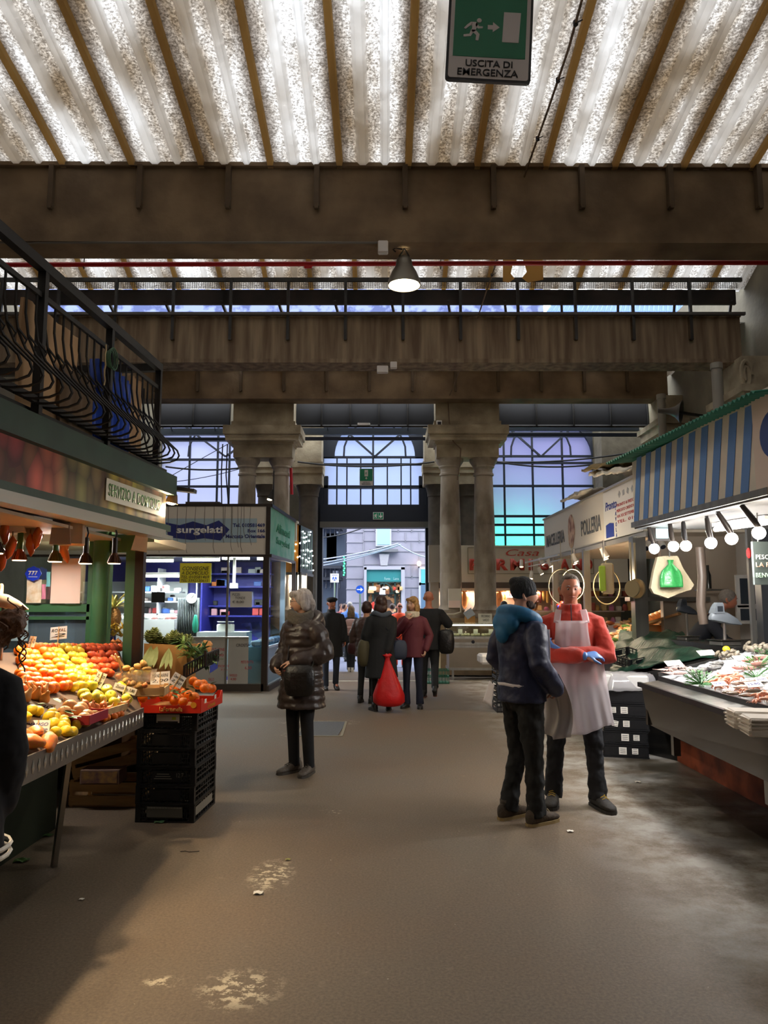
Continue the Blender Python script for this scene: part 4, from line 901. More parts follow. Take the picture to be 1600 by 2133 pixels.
# paper-wrapped square bag holders / plastic lamp shields
for i, (px, py, Y, w, h, lb) in enumerate(((25, 1085, 4.9, .13, .17, 'square cream lamp shield at far left under the fascia'), (127, 1108, 5.0, .11, .17, 'crumpled grey cloth shield beside a cream one'), (292, 1132, 5.9, .1, .12, 'square cream lamp shield near the corner of the fascia'))):
 p = P(px, py, Y); m_ = MB(); R3 = Matrix.Rotation(.35, 3, 'Z')@Matrix.Rotation(.15*(i-1), 3, 'Y')
 m_.loft([[p+R3@V((sx*w*q, sy*w*q, z)) for sx, sy in ((-.5, -.5), (.5, -.5), (.5, .5), (-.5, .5))] for z, q in ((-h/2, 1.15), (h/2, .9))]); m_.build('lamp_shield', mat('shield_cream', 'd8cbb6', .7) if i != 1 else mat('shield_grey', '9a8f86', .8), label=lb, cat='lamp shield')
p = P(160, 1110, 5.1); m_ = MB(); m_.box(p, (.1, .12, .17), rot=.3, bev=.01); m_.build('lamp_shield', mat('shield_beige', 'b3a593', .7), label='square beige shield right of the crumpled cloth', cat='lamp shield')
p = P(62, 1100, 5.0); m_ = MB(); m_.box(p, (.09, .1, .18), rot=Matrix.Rotation(-.5, 3, 'Y'), bev=.01); m_.build('lamp_shield', MC['shield_grey'], label='tilted grey shield right of the leftmost cream one', cat='lamp shield')
# hanging dried peppers
PEP = mat('red_pepper', 'b02a20', .25, var=.5, vs=9, col2='b06a28')
for i, (px, py, Y) in enumerate(((8, 1110, 4.8), (25, 1140, 4.8), (62, 1135, 4.9), (78, 1120, 4.9), (136, 1135, 5.2), (128, 1150, 5.2), (4, 1165, 4.8))):
 p = P(px, py, Y); m_ = MB(); a = random.uniform(-.6, .6); m_.tube([p+V((0, 0, .07)), p+V((.005, 0, .04)), p+V((a*.03, 0, 0)), p+V((a*.07, .01, -.05)), p+V((a*.08, .0, -.07))], [.006, .026, .03, .018, .006], 10, round_=True); o = m_.build('hanging_pepper', PEP if i not in (4, 5) else mat('orange_pepper', 'd0762c', .35), smooth=True, label='glossy red and gold pepper hanging under the stall roof' if i not in (4, 5) else 'small orange dried pepper hanging by the large paper', cat='pepper', group='hanging peppers' if i not in (4, 5) else 'small orange peppers')
 m_ = MB(); m_.cyl(p+V((0, 0, .07)), p+V((0, 0, .1)), .005, 6); m_.build('stem', mat('dry_stem', '6b5a33', .8), o)
# fluorescent tube inside the fruit stall
p, q = P(20, 1106, 5.6), P(110, 1112, 5.6); t = thing('tube_light', 'white fluorescent tube inside the fruit stall roof', 'tube light', tuple(p)); m_ = MB(); m_.cyl(p, q, .016, 10); m_.build('tube', mat('tube_glow', 'ffffff', .5, es=7, ecol='fff4ea'), t); m_ = MB(); m_.bar(p+V((0, 0, .03)), q+V((0, 0, .03)), .05, .03); m_.build('fitting', WHITEP, t); light('tube_area', 'AREA', (p+q)/2-V((0, .1, .06)), 9, (1, .93, .85), .5, aim=((p.x+q.x)/2, 5.2, 1), parent=t, sy=.05)
# electronic scale, left
def scale(c, s, rz, m, lb, dark=None, Zb=None, cloth=None):
 """shop scale with display on a post: c = centre of the display body"""
 t = thing('shop_scale', lb, 'scale', (c.x, c.y, Zb)); M = Matrix.Rotation(rz, 3, 'Z')
 def W(x, y, z): return c+M@V((x*s, y*s, z*s))
 b_ = MB(); pr = [(-.5, 0, .12, .06), (-.42, .05, .2, .14), (-.2, .06, .24, .2), (.1, .0, .24, .2), (.4, -.1, .2, .12), (.62, -.2, .06, .02)]
 b_.loft([[W(x, yy*w, z+zz*h) for yy, zz in ((-.5, -.8), (-.6, 0), (-.45, .7), (0, .9), (.45, .7), (.6, 0), (.5, -.8), (0, -1))] for x, z, w, h in pr]); b_.build('scale_body', m, t, smooth=True)
 b_ = MB(); b_.loft([[W(x0+dx, yy, z) for dx, yy in ((-.16*q, -.12*q), (.16*q, -.12*q), (.16*q, .12*q), (-.16*q, .12*q))] for z, q, x0 in ((.14, 1.15, -.25), (.3, 1.0, -.22), (.42, .8, -.18), (.47, .6, -.17))]); dsp = b_.build('display_head', m, t)
 b_ = MB(); b_.loft([[W(-.23+dx, yy-.0, z) for dx, yy in ((-.08, -.15), (.1, -.15), (.1, -.135), (-.08, -.135))] for z in (.2, .36)]); b_.build('display', dark or mat('display_grey', '8f8a7c', .3), dsp)
 b_ = MB(); b_.cyl(W(0, 0, -.1), V((c.x, c.y, Zb+.1*s)), .05*s, 10); b_.build('post', STEEL, t)
 b_ = MB(); b_.box((c.x, c.y, Zb+.07*s), (.7*s, .6*s, .14*s), rot=rz, bev=.02*s); b_.build('base', STEEL, t)
 b_ = MB(); b_.box((c.x, c.y, Zb+.17*s), (.8*s, .7*s, .03*s), rot=rz, bev=.01*s); b_.build('weighing_pan', CHROME, t)
 return t
scale(P(8, 1253, 4.9), .24, .15, mat('beige_plastic', 'b5a596', .45), 'beige shop scale beside the fruit display, at the left edge', Zb=1.0)
# ------------------------------------------------------------------ display bed
BA, BB_, BC, BD = V((-1.62, 2.9, .86)), V((-1.6, 5.2, .86)), V((-2.02, 5.95, 1.2)), V((-2.95, 4.1, 1.3))
def bed(u, v): return (BA.lerp(BB_, u)).lerp(BD.lerp(BC, u), v)
t = thing('fruit_counter', 'sloping fruit display counter with diamond plate edge on slanted metal legs', 'counter', (-2.0, 4.4, 0))
m_ = MB(); m_.grid(bed, 12, 6, th=(0, 0, -.05)); m_.build('display_bed', mat('dark_bed', '4a3626', .8), t)
def plate_mat():
 m = mat('diamond_plate', '8a8582', .32, .75); N = m.node_tree.nodes; L = m.node_tree.links; b = N['Principled BSDF']
 tc = N.new('ShaderNodeTexCoord'); w = N.new('ShaderNodeTexVoronoi'); w.inputs['Scale'].default_value = 26; L.new(tc.outputs['Object'], w.inputs[0]); bp = N.new('ShaderNodeBump'); bp.inputs['Strength'].default_value = .4; L.new(w.outputs['Distance'], bp.inputs['Height']); L.new(bp.outputs[0], b.inputs['Normal']); return m
pl = BB_-BA; pl.z = 0; pd = pl.normalized()
m_ = MB(); m_.slab([BA+V((.012, 0, -.1)), BB_+V((.012, 0, -.1)), BB_+V((.012, 0, .02)), BA+V((.012, 0, .02))], (-.012, 0, 0)); ed = m_.build('metal_edge', plate_mat(), t)
m_ = MB(); L_ = pl.length; n = int(L_/.062)
for k in range(n):
 c = BA+pd*(k+.5)*L_/n+V((.014, 0, -.04)); m_.loft([[c+V((.0, .013*math.cos(a)*q, .034*math.sin(a)*q))+V((o, 0, 0)) for a in (0, PI/2, PI, 1.5*PI)] for q, o in ((1, 0), (.5, .004))])
m_.build('diamond_studs', mat('stud_steel', 'd5d2cc', .25, .8), ed, kind='stuff')
m_ = MB(); m_.bb((-2.6, 3.0, 0), (-2.3, 5.6, .8)); m_.build('counter_body', mat('dark_green_body', '26301f', .8, var=.3, vs=3), t)
lf = G(112, 1806)
for a, b in ((V((-1.86, 4.7, .78)), lf), (V((-1.86, 3.3, .78)), V((-1.98, 3.4, 0)))): m_ = MB(); m_.bar(a, b, .03); m_.build('leg', STEEL, t)
# ------------------------------------------------------------------ fruit
def fmat(n, c, c2, r=.32, vs=5, bump=.15): return mat(n, c, r, var=.5, vs=vs, col2=c2, bump=bump, bs=180, sss=0, vlo=.3, vhi=.7)
ORG = fmat('orange_peel', 'f58412', 'e8690a'); YEL = fmat('yellow_apple_skin', 'f0d040', 'dfb92e', vs=9); RED = fmat('red_apple_skin', 'cc2a22', 'd8702e', vs=12, r=.22)
GRN = fmat('green_apple_skin', 'dfcf34', 'c3bb30', vs=9); LEM = fmat('lemon_skin', 'f0c822', 'd8b428'); MNG = fmat('mango_skin', 'd8663a', 'c98a2e', vs=6); PER = fmat('pear_skin', 'dba458', 'c78040', vs=14)
ONI = fmat('onion_skin', 'c9783c', 'a3552a', vs=20); POT = fmat('potato_skin', 'b8904e', '9c7638', .7, vs=14); GRF = fmat('grapefruit_skin', 'e08a5a', 'd8b05a', vs=7); GAR = fmat('garlic_skin', 'd9b8a8', 'b58a86', .6, vs=25)
LEAF = mat('leaf_green', '3f6a2a', .45, var=.4, vs=12); STEM = mat('stem_brown', '5f4a28', .8)
def make(kind):
 m_ = MB()
 if kind in ('orange', 'mandarin', 'grapefruit'): m_.ell((0, 0, 0), (1, 1, .95), 14, 10); mt = {'orange': ORG, 'mandarin': ORG, 'grapefruit': GRF}[kind]
 elif kind in ('red_apple', 'yellow_apple', 'green_apple'): m_.ell((0, 0, 0), (1, 1, .95), 14, 12, f=lambda d: 1-.28*max(0, d.z-.75)*4*(1 if d.z > .75 else 0)-.1*max(0, -d.z-.8)+.04*d.z); mt = {'red_apple': RED, 'yellow_apple': YEL, 'green_apple': GRN}[kind]
 elif kind == 'lemon': m_.lathe((0, 0, 0), [(.02, -1.25), (.14, -1.2), (.3, -1.0), (.62, -.75), (.85, -.4), (.92, 0), (.85, .4), (.6, .78), (.28, 1.02), (.14, 1.2), (.02, 1.28)], 14, M=Matrix.Rotation(PI/2, 3, 'Y')); mt = LEM
 elif kind == 'mango': m_.tube([(-1, 0, -.1), (-.4, 0, 0), (.3, 0, .05), (.95, .15, -.05)], [.55, .86, .86, .5], 14, round_=True, sq=(1, .85)); mt = MNG
 elif kind == 'pear': m_.lathe((0, 0, 0), [(.05, -1), (.5, -.95), (.85, -.6), (.95, -.2), (.8, .25), (.5, .7), (.36, 1.1), (.3, 1.4), (.1, 1.52)], 14); mt = PER
 elif kind == 'onion': m_.lathe((0, 0, 0), [(.04, -.85), (.4, -.8), (.85, -.45), (.97, 0), (.8, .5), (.4, .85), (.16, 1.1), (.1, 1.5), (.16, 1.7)], 14); mt = ONI
 elif kind == 'garlic': m_.lathe((0, 0, 0), [(.04, -.7), (.5, -.68), (.9, -.35), (.95, 0), (.7, .5), (.25, .9), (.1, 1.4), (.08, 1.6)], 12); mt = GAR
 elif kind == 'potato': m_.ell((0, 0, 0), (1.25, .85, .8), 12, 9, f=lambda d: 1+.08*math.sin(4*d.x+3*d.y)); mt = POT
 o = m_.build(kind, mt, local=True, smooth='all')
 if kind not in ('potato', 'mango', 'lemon', 'garlic', 'onion'):
  s = MB(); z = {'pear': 1.48}.get(kind, .82 if 'apple' in kind else .93)
  if 'apple' in kind or kind == 'pear': s.tube([(0, 0, z-.15), (.05, .03, z+.25)], .05, 5)
  else: s.tube([(0, 0, z-.03), (0, 0, z+.04)], [.12, .06], 6)
  s.build('stem', STEM, o, local=True)
 return o
PROTO = {}
NF = 0
def fruit(kind, p, r, label, group, rot=None, cat=None):
 global NF
 NF += 1
 rot = rot or (random.uniform(-.7, .7), random.uniform(-.7, .7), random.uniform(0, 6.28))
 if kind not in PROTO:
  o = make(kind); PROTO[kind] = o; o.location = p; o.rotation_euler = rot; o.scale = (r, r, r); tag(o, label, cat or kind.replace('_', ' ').replace('red ', '').replace('yellow ', '').replace('green ', ''), group); return o
 o = dup(PROTO[kind], p, label=label, group=group, rot=rot, sc=r*random.uniform(.94, 1.06)); o['category'] = cat or PROTO[kind]['category']; o.name = kind; return o
random.seed(3)
def hump(p): return p
def put(kind, px, py, r, label, group, lift=None, cat=None, rot=None):
 p = on_surf(px, py+r/4.8*F*.5, bed, 46); fruit(kind, p+V((0, 0, r*.9 if lift is None else lift)), r, label, group, rot, cat)
LB_ = {'orange': ('shiny orange in the stacked rows under the spot lamps', 'oranges in the stacked rows'), 'yellow_apple': ('bright yellow apple in the middle of the stacked rows', 'yellow apples in the stacked rows'),
       'red_apple': ('glossy red apple stacked on the right of the rows', 'red apples in the stacked rows')}
def oy(y): return 85+(y-1350)*1.15 if y < 1385 else 128+(y-1385)*.5
def yr(y): return 160+(y-1345)*.55
row = 0
y = 1328
while y < 1452:
 x = 38+random.uniform(0, 4)+(7 if row % 2 else 0)
 lim = 236 if y < 1345 else 250 if y < 1400 else 250-(y-1400)*1.2
 if y > 1428: lim = 170
 while x < lim:
  yy = y-(x-60)*.07+2*math.sin(x*.2)
  if yy < 1335: kd = 'red_apple'
  elif x < oy(yy): kd = 'orange'
  elif x < yr(yy): kd = 'yellow_apple'
  else: kd = 'red_apple'
  if not (yy < 1342 and x < 78): put(kd, x, yy, .036 if kd == 'orange' else .034, *LB_[kd])
  x += 13.5 if kd == 'orange' else 12.8
 y += 12.5; row += 1
for px, py in ((176, 1452), (190, 1434), (205, 1424), (205, 1452), (222, 1441), (195, 1461), (228, 1456), (250, 1438), (210, 1466), (240, 1466), (265, 1458), (178, 1462)): put('green_apple', px, py, .038, 'yellow-green apple heaped below the red rows', 'yellow-green apples below the rows')
for px, py in ((45, 1432), (58, 1440), (68, 1436), (40, 1450), (55, 1455), (78, 1452), (92, 1458), (88, 1444)): put('pear', px, py, .032, 'orange-tinted pear lying left below the oranges', 'pears below the oranges')
for px, py in ((188, 1474), (176, 1472), (200, 1478), (214, 1473), (228, 1480), (245, 1474), (262, 1472), (190, 1484), (218, 1486), (250, 1484)): put('onion', px, py, .026, 'golden onion in the shallow crate near the metal edge', 'onions near the metal edge')
for px, py in ((236, 1466), (246, 1462), (254, 1468)): put('garlic', px, py, .022, 'pinkish garlic bulb above the onions', 'garlic bulbs above the onions')
for px, py in ((222, 1497), (232, 1492), (242, 1489), (236, 1500), (250, 1494), (214, 1500)): put('mandarin', px, py, .024, 'small mandarin in the front crate below the onions', 'mandarins below the onions')
for px, py in ((146, 1476), (136, 1494), (160, 1492), (182, 1498), (166, 1484), (172, 1510)): put('grapefruit', px, py, .043, 'rosy grapefruit in the red tray', 'rosy grapefruits in the red tray')
for px, py in ((62, 1488), (50, 1500), (105, 1490), (118, 1500), (98, 1502), (112, 1516), (126, 1522), (112, 1532), (142, 1528), (160, 1516), (152, 1530), (138, 1510), (128, 1508), (78, 1492)): put('lemon', px, py, .032, 'ripe lemon lying in front of the grapefruit', 'lemons in front of the grapefruit')
for px, py, l in ((62, 1560, 'large orange-red mango at the near corner of the counter'), (75, 1536, 'mango wrapped in black net behind the price card'), (104, 1552, 'small mango in black net on the metal edge'), (52, 1545, 'orange mango beside the girl in black')): put('mango', px, py, .048 if '1' not in l else .04, l, None)
for px, py in ((263, 1392), (276, 1397), (288, 1388), (299, 1382), (306, 1394), (270, 1404), (286, 1402), (262, 1412), (276, 1414), (292, 1424)):
 p = P(px, py, 5.35); fruit('potato', p, .026, 'small golden potato in the clear punnets', 'golden potatoes in clear punnets')
# greenery: leaves between lemons
def leaf(mb, p, d, L, w, up=V((0, 0, 1))):
 d = V(d).normalized(); s = d.cross(up).normalized(); n = s.cross(d)
 pts = [(0, 0), (.25, .8), (.55, 1), (.8, .6), (1, 0)]
 mid = [p+d*L*a+n*(-.25*L*a*a) for a, _ in pts]
 for i in range(4):
  a0, a1 = mid[i]+s*w*pts[i][1], mid[i+1]+s*w*pts[i+1][1]; b0, b1 = mid[i]-s*w*pts[i][1], mid[i+1]-s*w*pts[i+1][1]; k = n*.12*w
  vs = [mb.bm.verts.new(q) for q in (mid[i]-k, a0, a1, mid[i+1]-k)]; mb.face(vs); vs = [mb.bm.verts.new(q) for q in (mid[i]-k, mid[i+1]-k, b1, b0)]; mb.face(vs)
random.seed(5)
def rdir(z=.3): a = random.uniform(0, 6.28); return V((math.cos(a), math.sin(a), random.uniform(-.1, z)))
for i in range(9):
 px, py = random.choice(((90, 1482), (132, 1505), (100, 1496), (140, 1518), (84, 1490), (125, 1512), (105, 1482)));
 p = on_surf(px+random.uniform(-5, 5), py, bed, 30)+V((0, 0, .06)); m_ = MB(); leaf(m_, p, rdir(), .07, .018); m_.build('citrus_leaf', LEAF, label='green citrus leaf among the lemons', cat='leaf', group='citrus leaves among the lemons', solid=.001)
# price cards
def card(px0, py0, px1, py1, Y, lines, lb, tilt=0, yaw=0, m=PAPER, ink=INK):
 """card seen through the box px0,py0..px1,py1; lines = handwritten text rows"""
 a, b = P(px0, py1, Y), P(px1, py0, Y); c = (a+b)/2; w = b.x-a.x; h = b.z-a.z
 Rr = V((math.cos(tilt)*math.cos(yaw), math.sin(yaw), -math.sin(tilt))).normalized(); Uu = V((math.sin(tilt), .25, math.cos(tilt))).normalized(); Uu = (Uu-Rr*Uu.dot(Rr)).normalized()
 t = thing('price_card', lb, 'price card', tuple(c)); O = c-Rr*w/2-Uu*h/2
 m_ = MB(); m_.slab([O, O+Rr*w, O+Rr*w+Uu*h, O+Uu*h], Rr.cross(Uu)*-.003); m_.build('card', m, t)
 n = len(lines)
 for i, s in enumerate(lines):
  hh = h*.8/n; text(s, ink, t, O+Rr*w*.08+Uu*(h*.92-(i+1)*hh)+Uu*hh*.18, Rr, Uu, w*.84, hh*.62, shear=.2, ext=.001)
 m_ = MB(); q = O+Rr*w*.5+Uu*h; m_.bar(q-Uu*h*1.3+Uu.cross(Rr)*-.006, q+Uu*.0, .006); m_.build('stick', mat('pale_stick', 'd8b27a', .7), t)
 return t
card(53, 1500, 103, 1540, 4.05, ['MANGO', 'al pezzo', '   80'], 'white price card reading MANGO at the near corner', yaw=.1, ink=BLUEINK)
card(104, 1305, 140, 1332, 5.5, ['ROYAL', '2'], 'small cream price card at the top of the red apples', tilt=-.1)
card(152, 1418, 175, 1456, 4.95, ['ARANCE', '2,50'], 'narrow upright price card with 2,50 between oranges and green apples')
card(196, 1400, 218, 1432, 5.1, ['2,50', 'kg'], 'pointed pink-edged price card above the green apples', tilt=.35)
card(60, 1464, 115, 1478, 4.4, ['1,80'], 'white price card lying flat below the pears', tilt=.15)
card(117, 1452, 140, 1478, 4.6, ['LIMONI', '1,80'], 'tilted price card over the lemons', tilt=.5)
card(236, 1428, 285, 1442, 5.15, ['Zucchero 3,80'], 'long slanting price card in front of the potatoes', tilt=.3)
card(76, 1440, 100, 1466, 4.75, ['PERE', '2'], 'pale pink price card over the pears', tilt=.1, m=PINKP)
card(313, 1399, 354, 1427, 5.6, ['MANDARINI', '2,00'], 'white price card reading 2,00 behind the boxed oranges', tilt=-.08)
card(356, 1404, 384, 1430, 5.7, ['Clementine', '2,50'], 'rounded white price card leaning behind the boxed oranges', tilt=.5)
card(60, 1325, 74, 1348, 5.2, ['2,50'], 'small price card at the left above the oranges', tilt=.1)
# wooden crates with slats
def slat_crate(c, sx, sy, sz, rot, lb, m=WOOD, nm='wooden_crate', slats=2):
 M = rot if not isinstance(rot, (int, float)) else Matrix.Rotation(rot, 3, 'Z'); c = V(c)
 t = thing(nm, lb, 'crate', tuple(c))
 def pb(ctr, size, name): m_ = MB(); m_.box(c+M@V(ctr), size, rot=M); m_.build(name, m, t)
 h = sz/slats*.72
 for i in range(slats):
  z = sz/slats*(i+.5)
  for s in (-1, 1): pb((0, s*(sy/2), z), (sx, .009, h), 'slat'); pb((s*(sx/2), 0, z), (.009, sy, h), 'slat')
 for a in (-1, 1):
  for b in (-1, 1): pb((a*(sx/2-.015), b*(sy/2-.015), sz/2), (.028, .028, sz), 'corner_post')
 for i in range(4): pb((0, -sy/2+sy*(i+.5)/4, .004), (sx, sy/4*.8, .006), 'floor_slat')
 return t
p = P(226, 1640, 6.35)
slat_crate((P(232, 1668, 6.3).x, 6.35, .0), .56, .36, .2, -.05, 'pale wooden crate on the floor under the counter')
slat_crate((P(240, 1600, 6.3).x, 6.35, .27), .56, .36, .2, Matrix.Rotation(-.25, 3, 'Y'), 'wooden crate tilted on top of the pale one')
c = P(214, 1620, 6.1); t = thing('fruit_box', 'small printed cardboard fruit box between the two wooden crates', 'box', (c.x, 6.12, .2)); m_ = MB(); m_.box((c.x, 6.12, .255), (.3, .18, .11), bev=.004); m_.build('box_body', mat('box_brown', '7a5f52', .7), t)
m_ = MB(); m_.box((c.x, 6.025, .255), (.27, .004, .085)); m_.build('printed_front', mat('box_print', '8f6b3a', .6, var=.8, vs=14, col2='4b3040'), t)
slat_crate(on_surf(215, 1488, bed)+V((-.06, .0, .0)), .42, .24, .05, PI/2-.1, 'shallow wooden crate holding onions near the metal edge', slats=1)
slat_crate(P(300, 1448, 5.45), .3, .22, .07, .12, 'shallow wooden crate beside the red orange box', slats=1)
slat_crate(V((-1.78, 3.55, .87)), .16, .4, .06, 0, 'shallow wooden crate at the near end of the counter', slats=1)
c = on_surf(165, 1505, bed)+V((0, 0, .012)); t = thing('fruit_tray', 'crimson plastic tray holding the grapefruit', 'tray', tuple(c)); m_ = MB()
for s, (a, b) in (((.0), ((-.11, -.14), (.11, -.14))), (0, ((.11, -.14), (.11, .14))), (0, ((.11, .14), (-.11, .14))), (0, ((-.11, .14), (-.11, -.14)))): m_.bar(c+V((a[0], a[1], .02)), c+V((b[0], b[1], .02)), .006, .05)
m_.box(c, (.22, .28, .006)); m_.build('tray_body', mat('crimson_plastic', 'a01838', .4), t)
# clear punnets
for px, py in ((268, 1408), (300, 1404)):
 p = P(px, py, 5.33); m_ = MB(); m_.loft([[p+V((sx*w, sy*w, z)) for sx, sy in ((-1, -1), (1, -1), (1, 1), (-1, 1))] for z, w in ((-.05, .055), (.03, .07))], cap=False); m_.build('punnet', glass('punnet_plastic', 'f3efe6', .2, .1, op=.18, diff='d8c8b4'), label='clear plastic punnet of potatoes, %s' % ('left one' if px < 280 else 'right one beside the cardboard box'), cat='punnet')
for k in range(3): p = P(262+k*14, 1418+k*6, 5.3); fruit('potato', p, .024, 'small golden potato in the clear punnets', 'golden potatoes in clear punnets')
for i, (px, py) in enumerate(((247, 1409), (268, 1424), (302, 1428))): fruit('onion', P(px, py, 5.3), .022, ['dark purplish onion by the red apples', 'purplish onion before the left punnet', 'purplish onion before the right punnet'][i], None)
# leeks / flowers sticks in the corner by green door
for i, (a, b) in enumerate((((262, 1392), (232, 1365)), ((258, 1388), (240, 1362)), ((252, 1398), (247, 1368)))): m_ = MB(); m_.tube([P(a[0], a[1], 5.4), P(b[0], b[1], 5.35)], .007, 5); m_.build('wooden_stick', MC['pale_stick'], label='pale stick of a price card lying over the %s' % ['red apples, lower', 'red apples, upper', 'red apples, thickest'][i], cat='stick')
# plants and fruit inside the cabin, behind the narrow pane
def rosette(c, n, L, w, m, lb, spread=1.0, nm='pineapple_plant', up=.9):
 t = thing(nm, lb, 'plant', tuple(c)); m_ = MB()
 for i in range(n):
  a = i*2.4; e = up*(1-i/n)+.1; d = V((math.cos(a)*spread*(1-e*.6), math.sin(a)*spread*(1-e*.6), e)); leaf(m_, V(c)+V((0, 0, .01*i/n)), d, L*(.6+.4*random.random()), w)
 m_.build('foliage', m, t, solid=.001); return t
x = P(240, 1300, 6.5).x
q = V((x-.1, 6.35, 2.0)); t = thing('bulb_lamp', 'unseen bulb added under the stall roof to light the produce behind the narrow pane', 'lamp', tuple(q)); m_ = MB(); m_.ell(q, .035, 10, 8); m_.build('bulb', MC['warm_bulb'], t); m_ = MB(); m_.cyl(q, q+V((0, 0, .08)), .015, 8); m_.build('lamp_socket', SOCK, t); light('bulb_light', 'POINT', q-V((0, 0, .06)), 16, (1, .85, .6), .04, parent=t)  # unseen bulb, added to brighten the produce behind the pane
m_ = MB(); m_.bb((x-.25, 6.3, .3), (x+.16, 6.8, 1.05)); m_.build('produce_stand', mat('brown_stand', '6b4a2b', .8, var=.3, vs=8), label='brown stand behind the narrow pane of the green door', cat='stand')
rosette(P(238, 1268, 6.55), 22, .24, .012, mat('yucca_green', '8d9a58', .5, var=.4, vs=9, col2='d0c890'), 'spiky pineapple crown behind the narrow pane')
m_ = MB(); m_.ell(P(238, 1287, 6.55), (.06, .06, .09), 12, 9); m_.build('pineapple', mat('pineapple_skin', '8a6335', .7, bump=.8, bs=60), label='pineapple under the spiky crown behind the narrow pane', cat='pineapple', smooth='all')
for i, (px, py) in enumerate(((228, 1312), (245, 1318), (258, 1312), (236, 1326), (252, 1328))): rosette(P(px, py, 6.45), 14, .1, .01, mat('salad_yellow', 'c8a93a', .6, var=.4, vs=9), 'leafy yellow-green bunch behind the narrow pane', nm='salad_bunch')['group'] = 'salad bunches behind the pane'
for i in range(14): p = P(226+random.uniform(0, 34), 1336+random.uniform(0, 12), 6.4); fruit('onion', p, .02, 'reddish nut or onion heaped behind the narrow pane', 'reddish produce behind the pane')
# ------------------------------------------------------------------ stack of black produce crates with the red box
def fruit_crate(lb, w=.42, d=.56, h=.128, group=None, tag_=None):
 t = thing('plastic_crate', lb, 'crate', (0, 0, 0), group=group); m_ = MB(); m = BLACKP
 for z in (.006, h-.008):
  for a, b in (((-w/2, -d/2), (w/2, -d/2)), ((w/2, -d/2), (w/2, d/2)), ((w/2, d/2), (-w/2, d/2)), ((-w/2, d/2), (-w/2, -d/2))): m_.bar((a[0], a[1], z), (b[0], b[1], z), .014, .012)
 m_.build('rim', m, t, local=True)
 for sx in (-1, 1):
  for sy in (-1, 1): m_ = MB(); m_.box((sx*(w/2-.012), sy*(d/2-.012), h/2), (.034, .034, h)); m_.build('corner_post', m, t, local=True)
 for s in (-1, 1):
  m_ = MB(); y = s*d/2
  m_.box((0, y, h*.5), (w*.5, .006, h*.62))
  for i in range(5):
   for q in (-1, 1): m_.box((q*(w*.27+i*.016), y, h*.5), (.005, .006, h*.66))
  for z in (.25, .5, .75): m_.box((0, y, h*z), (w*.9, .005, .005))
  m_.build('end_panel', m, t, local=True)
  m_ = MB(); x = s*w/2
  for i in range(9): m_.box((x, -d*.42+i*d*.105, h*.5), (.006, .008, h*.8))
  m_.box((x, 0, h*.35), (.006, d*.9, .012)); m_.box((x, 0, h*.62), (.006, d*.9, .008)); m_.build('side_lattice', m, t, local=True)
 m_ = MB()
 for i in range(11): m_.box((-w/2+w*(i+.5)/11, 0, .006), (.007, d*.95, .006))
 for i in range(13): m_.box((0, -d/2+d*(i+.5)/13, .006), (w*.95, .007, .006))
 m_.build('base_lattice', m, t, local=True)
 return t
sc0 = V((-1.565, 6.03, 0)); srz = .0
cr = fruit_crate('black lattice fruit crate at the bottom of the stack, with a grey label'); cr.location = sc0; cr.rotation_euler = (0, 0, -.05)
CR = [cr]
LBL = ['', 'black lattice fruit crate, second from the bottom under the red box', 'black lattice fruit crate, third from the bottom, with faint grey print', 'black lattice fruit crate, third from the top under the red box', 'black lattice fruit crate, second from the top under the red box', 'black lattice fruit crate with white label, topmost under the red box']
for i in range(1, 6): CR.append(dup(cr, sc0+V((random.uniform(-.006, .006), random.uniform(-.006, .006), .1285*i)), rz=-.05+random.uniform(-.02, .02), label=LBL[i]))
# labels on crates
def cl(o, x, z, w, h, m, nm='label', yy=-.287):
 m_ = MB(); m_.box((x, yy, z), (w, .003, h)); return m_.build(nm, m, o, local=True)
cl(CR[5], .0, .088, .17, .06, mat('label_white', 'd6d2c4', .6)); m_ = MB(); m_.box((.045, -.289, .09), (.03, .001, .02)); m_.build('yellow_mark', mat('yellow_mark', 'b9c43c', .6), CR[5], local=True); cl(CR[5], 0, .064, .15, .01, INK, 'print', -.2895)
cl(CR[0], 0, .075, .26, .075, mat('label_grey', '5c5a52', .6)); mat('grey_print', '8d8a80', .7); [cl(CR[0], -.115+.021*k, .104, .017, .007, MC['grey_print'], 'print', -.29) for k in range(12)]
text('12 7', MC['grey_print'], CR[2], wloc(CR[2])+V((.08, -.289, .06)), (1, 0, 0), (0, 0, 1), .05, .03); [cl(CR[2], -.02, .05+.016*k, .13-.02*k, .005, MC['grey_print'], 'print', -.2895) for k in range(3)]
m_ = MB(); m_.box((.212, -.02, .07), (.003, .44, .06)); m_.build('side_label', mat('label_pale', '9c988c', .6), CR[0], local=True)
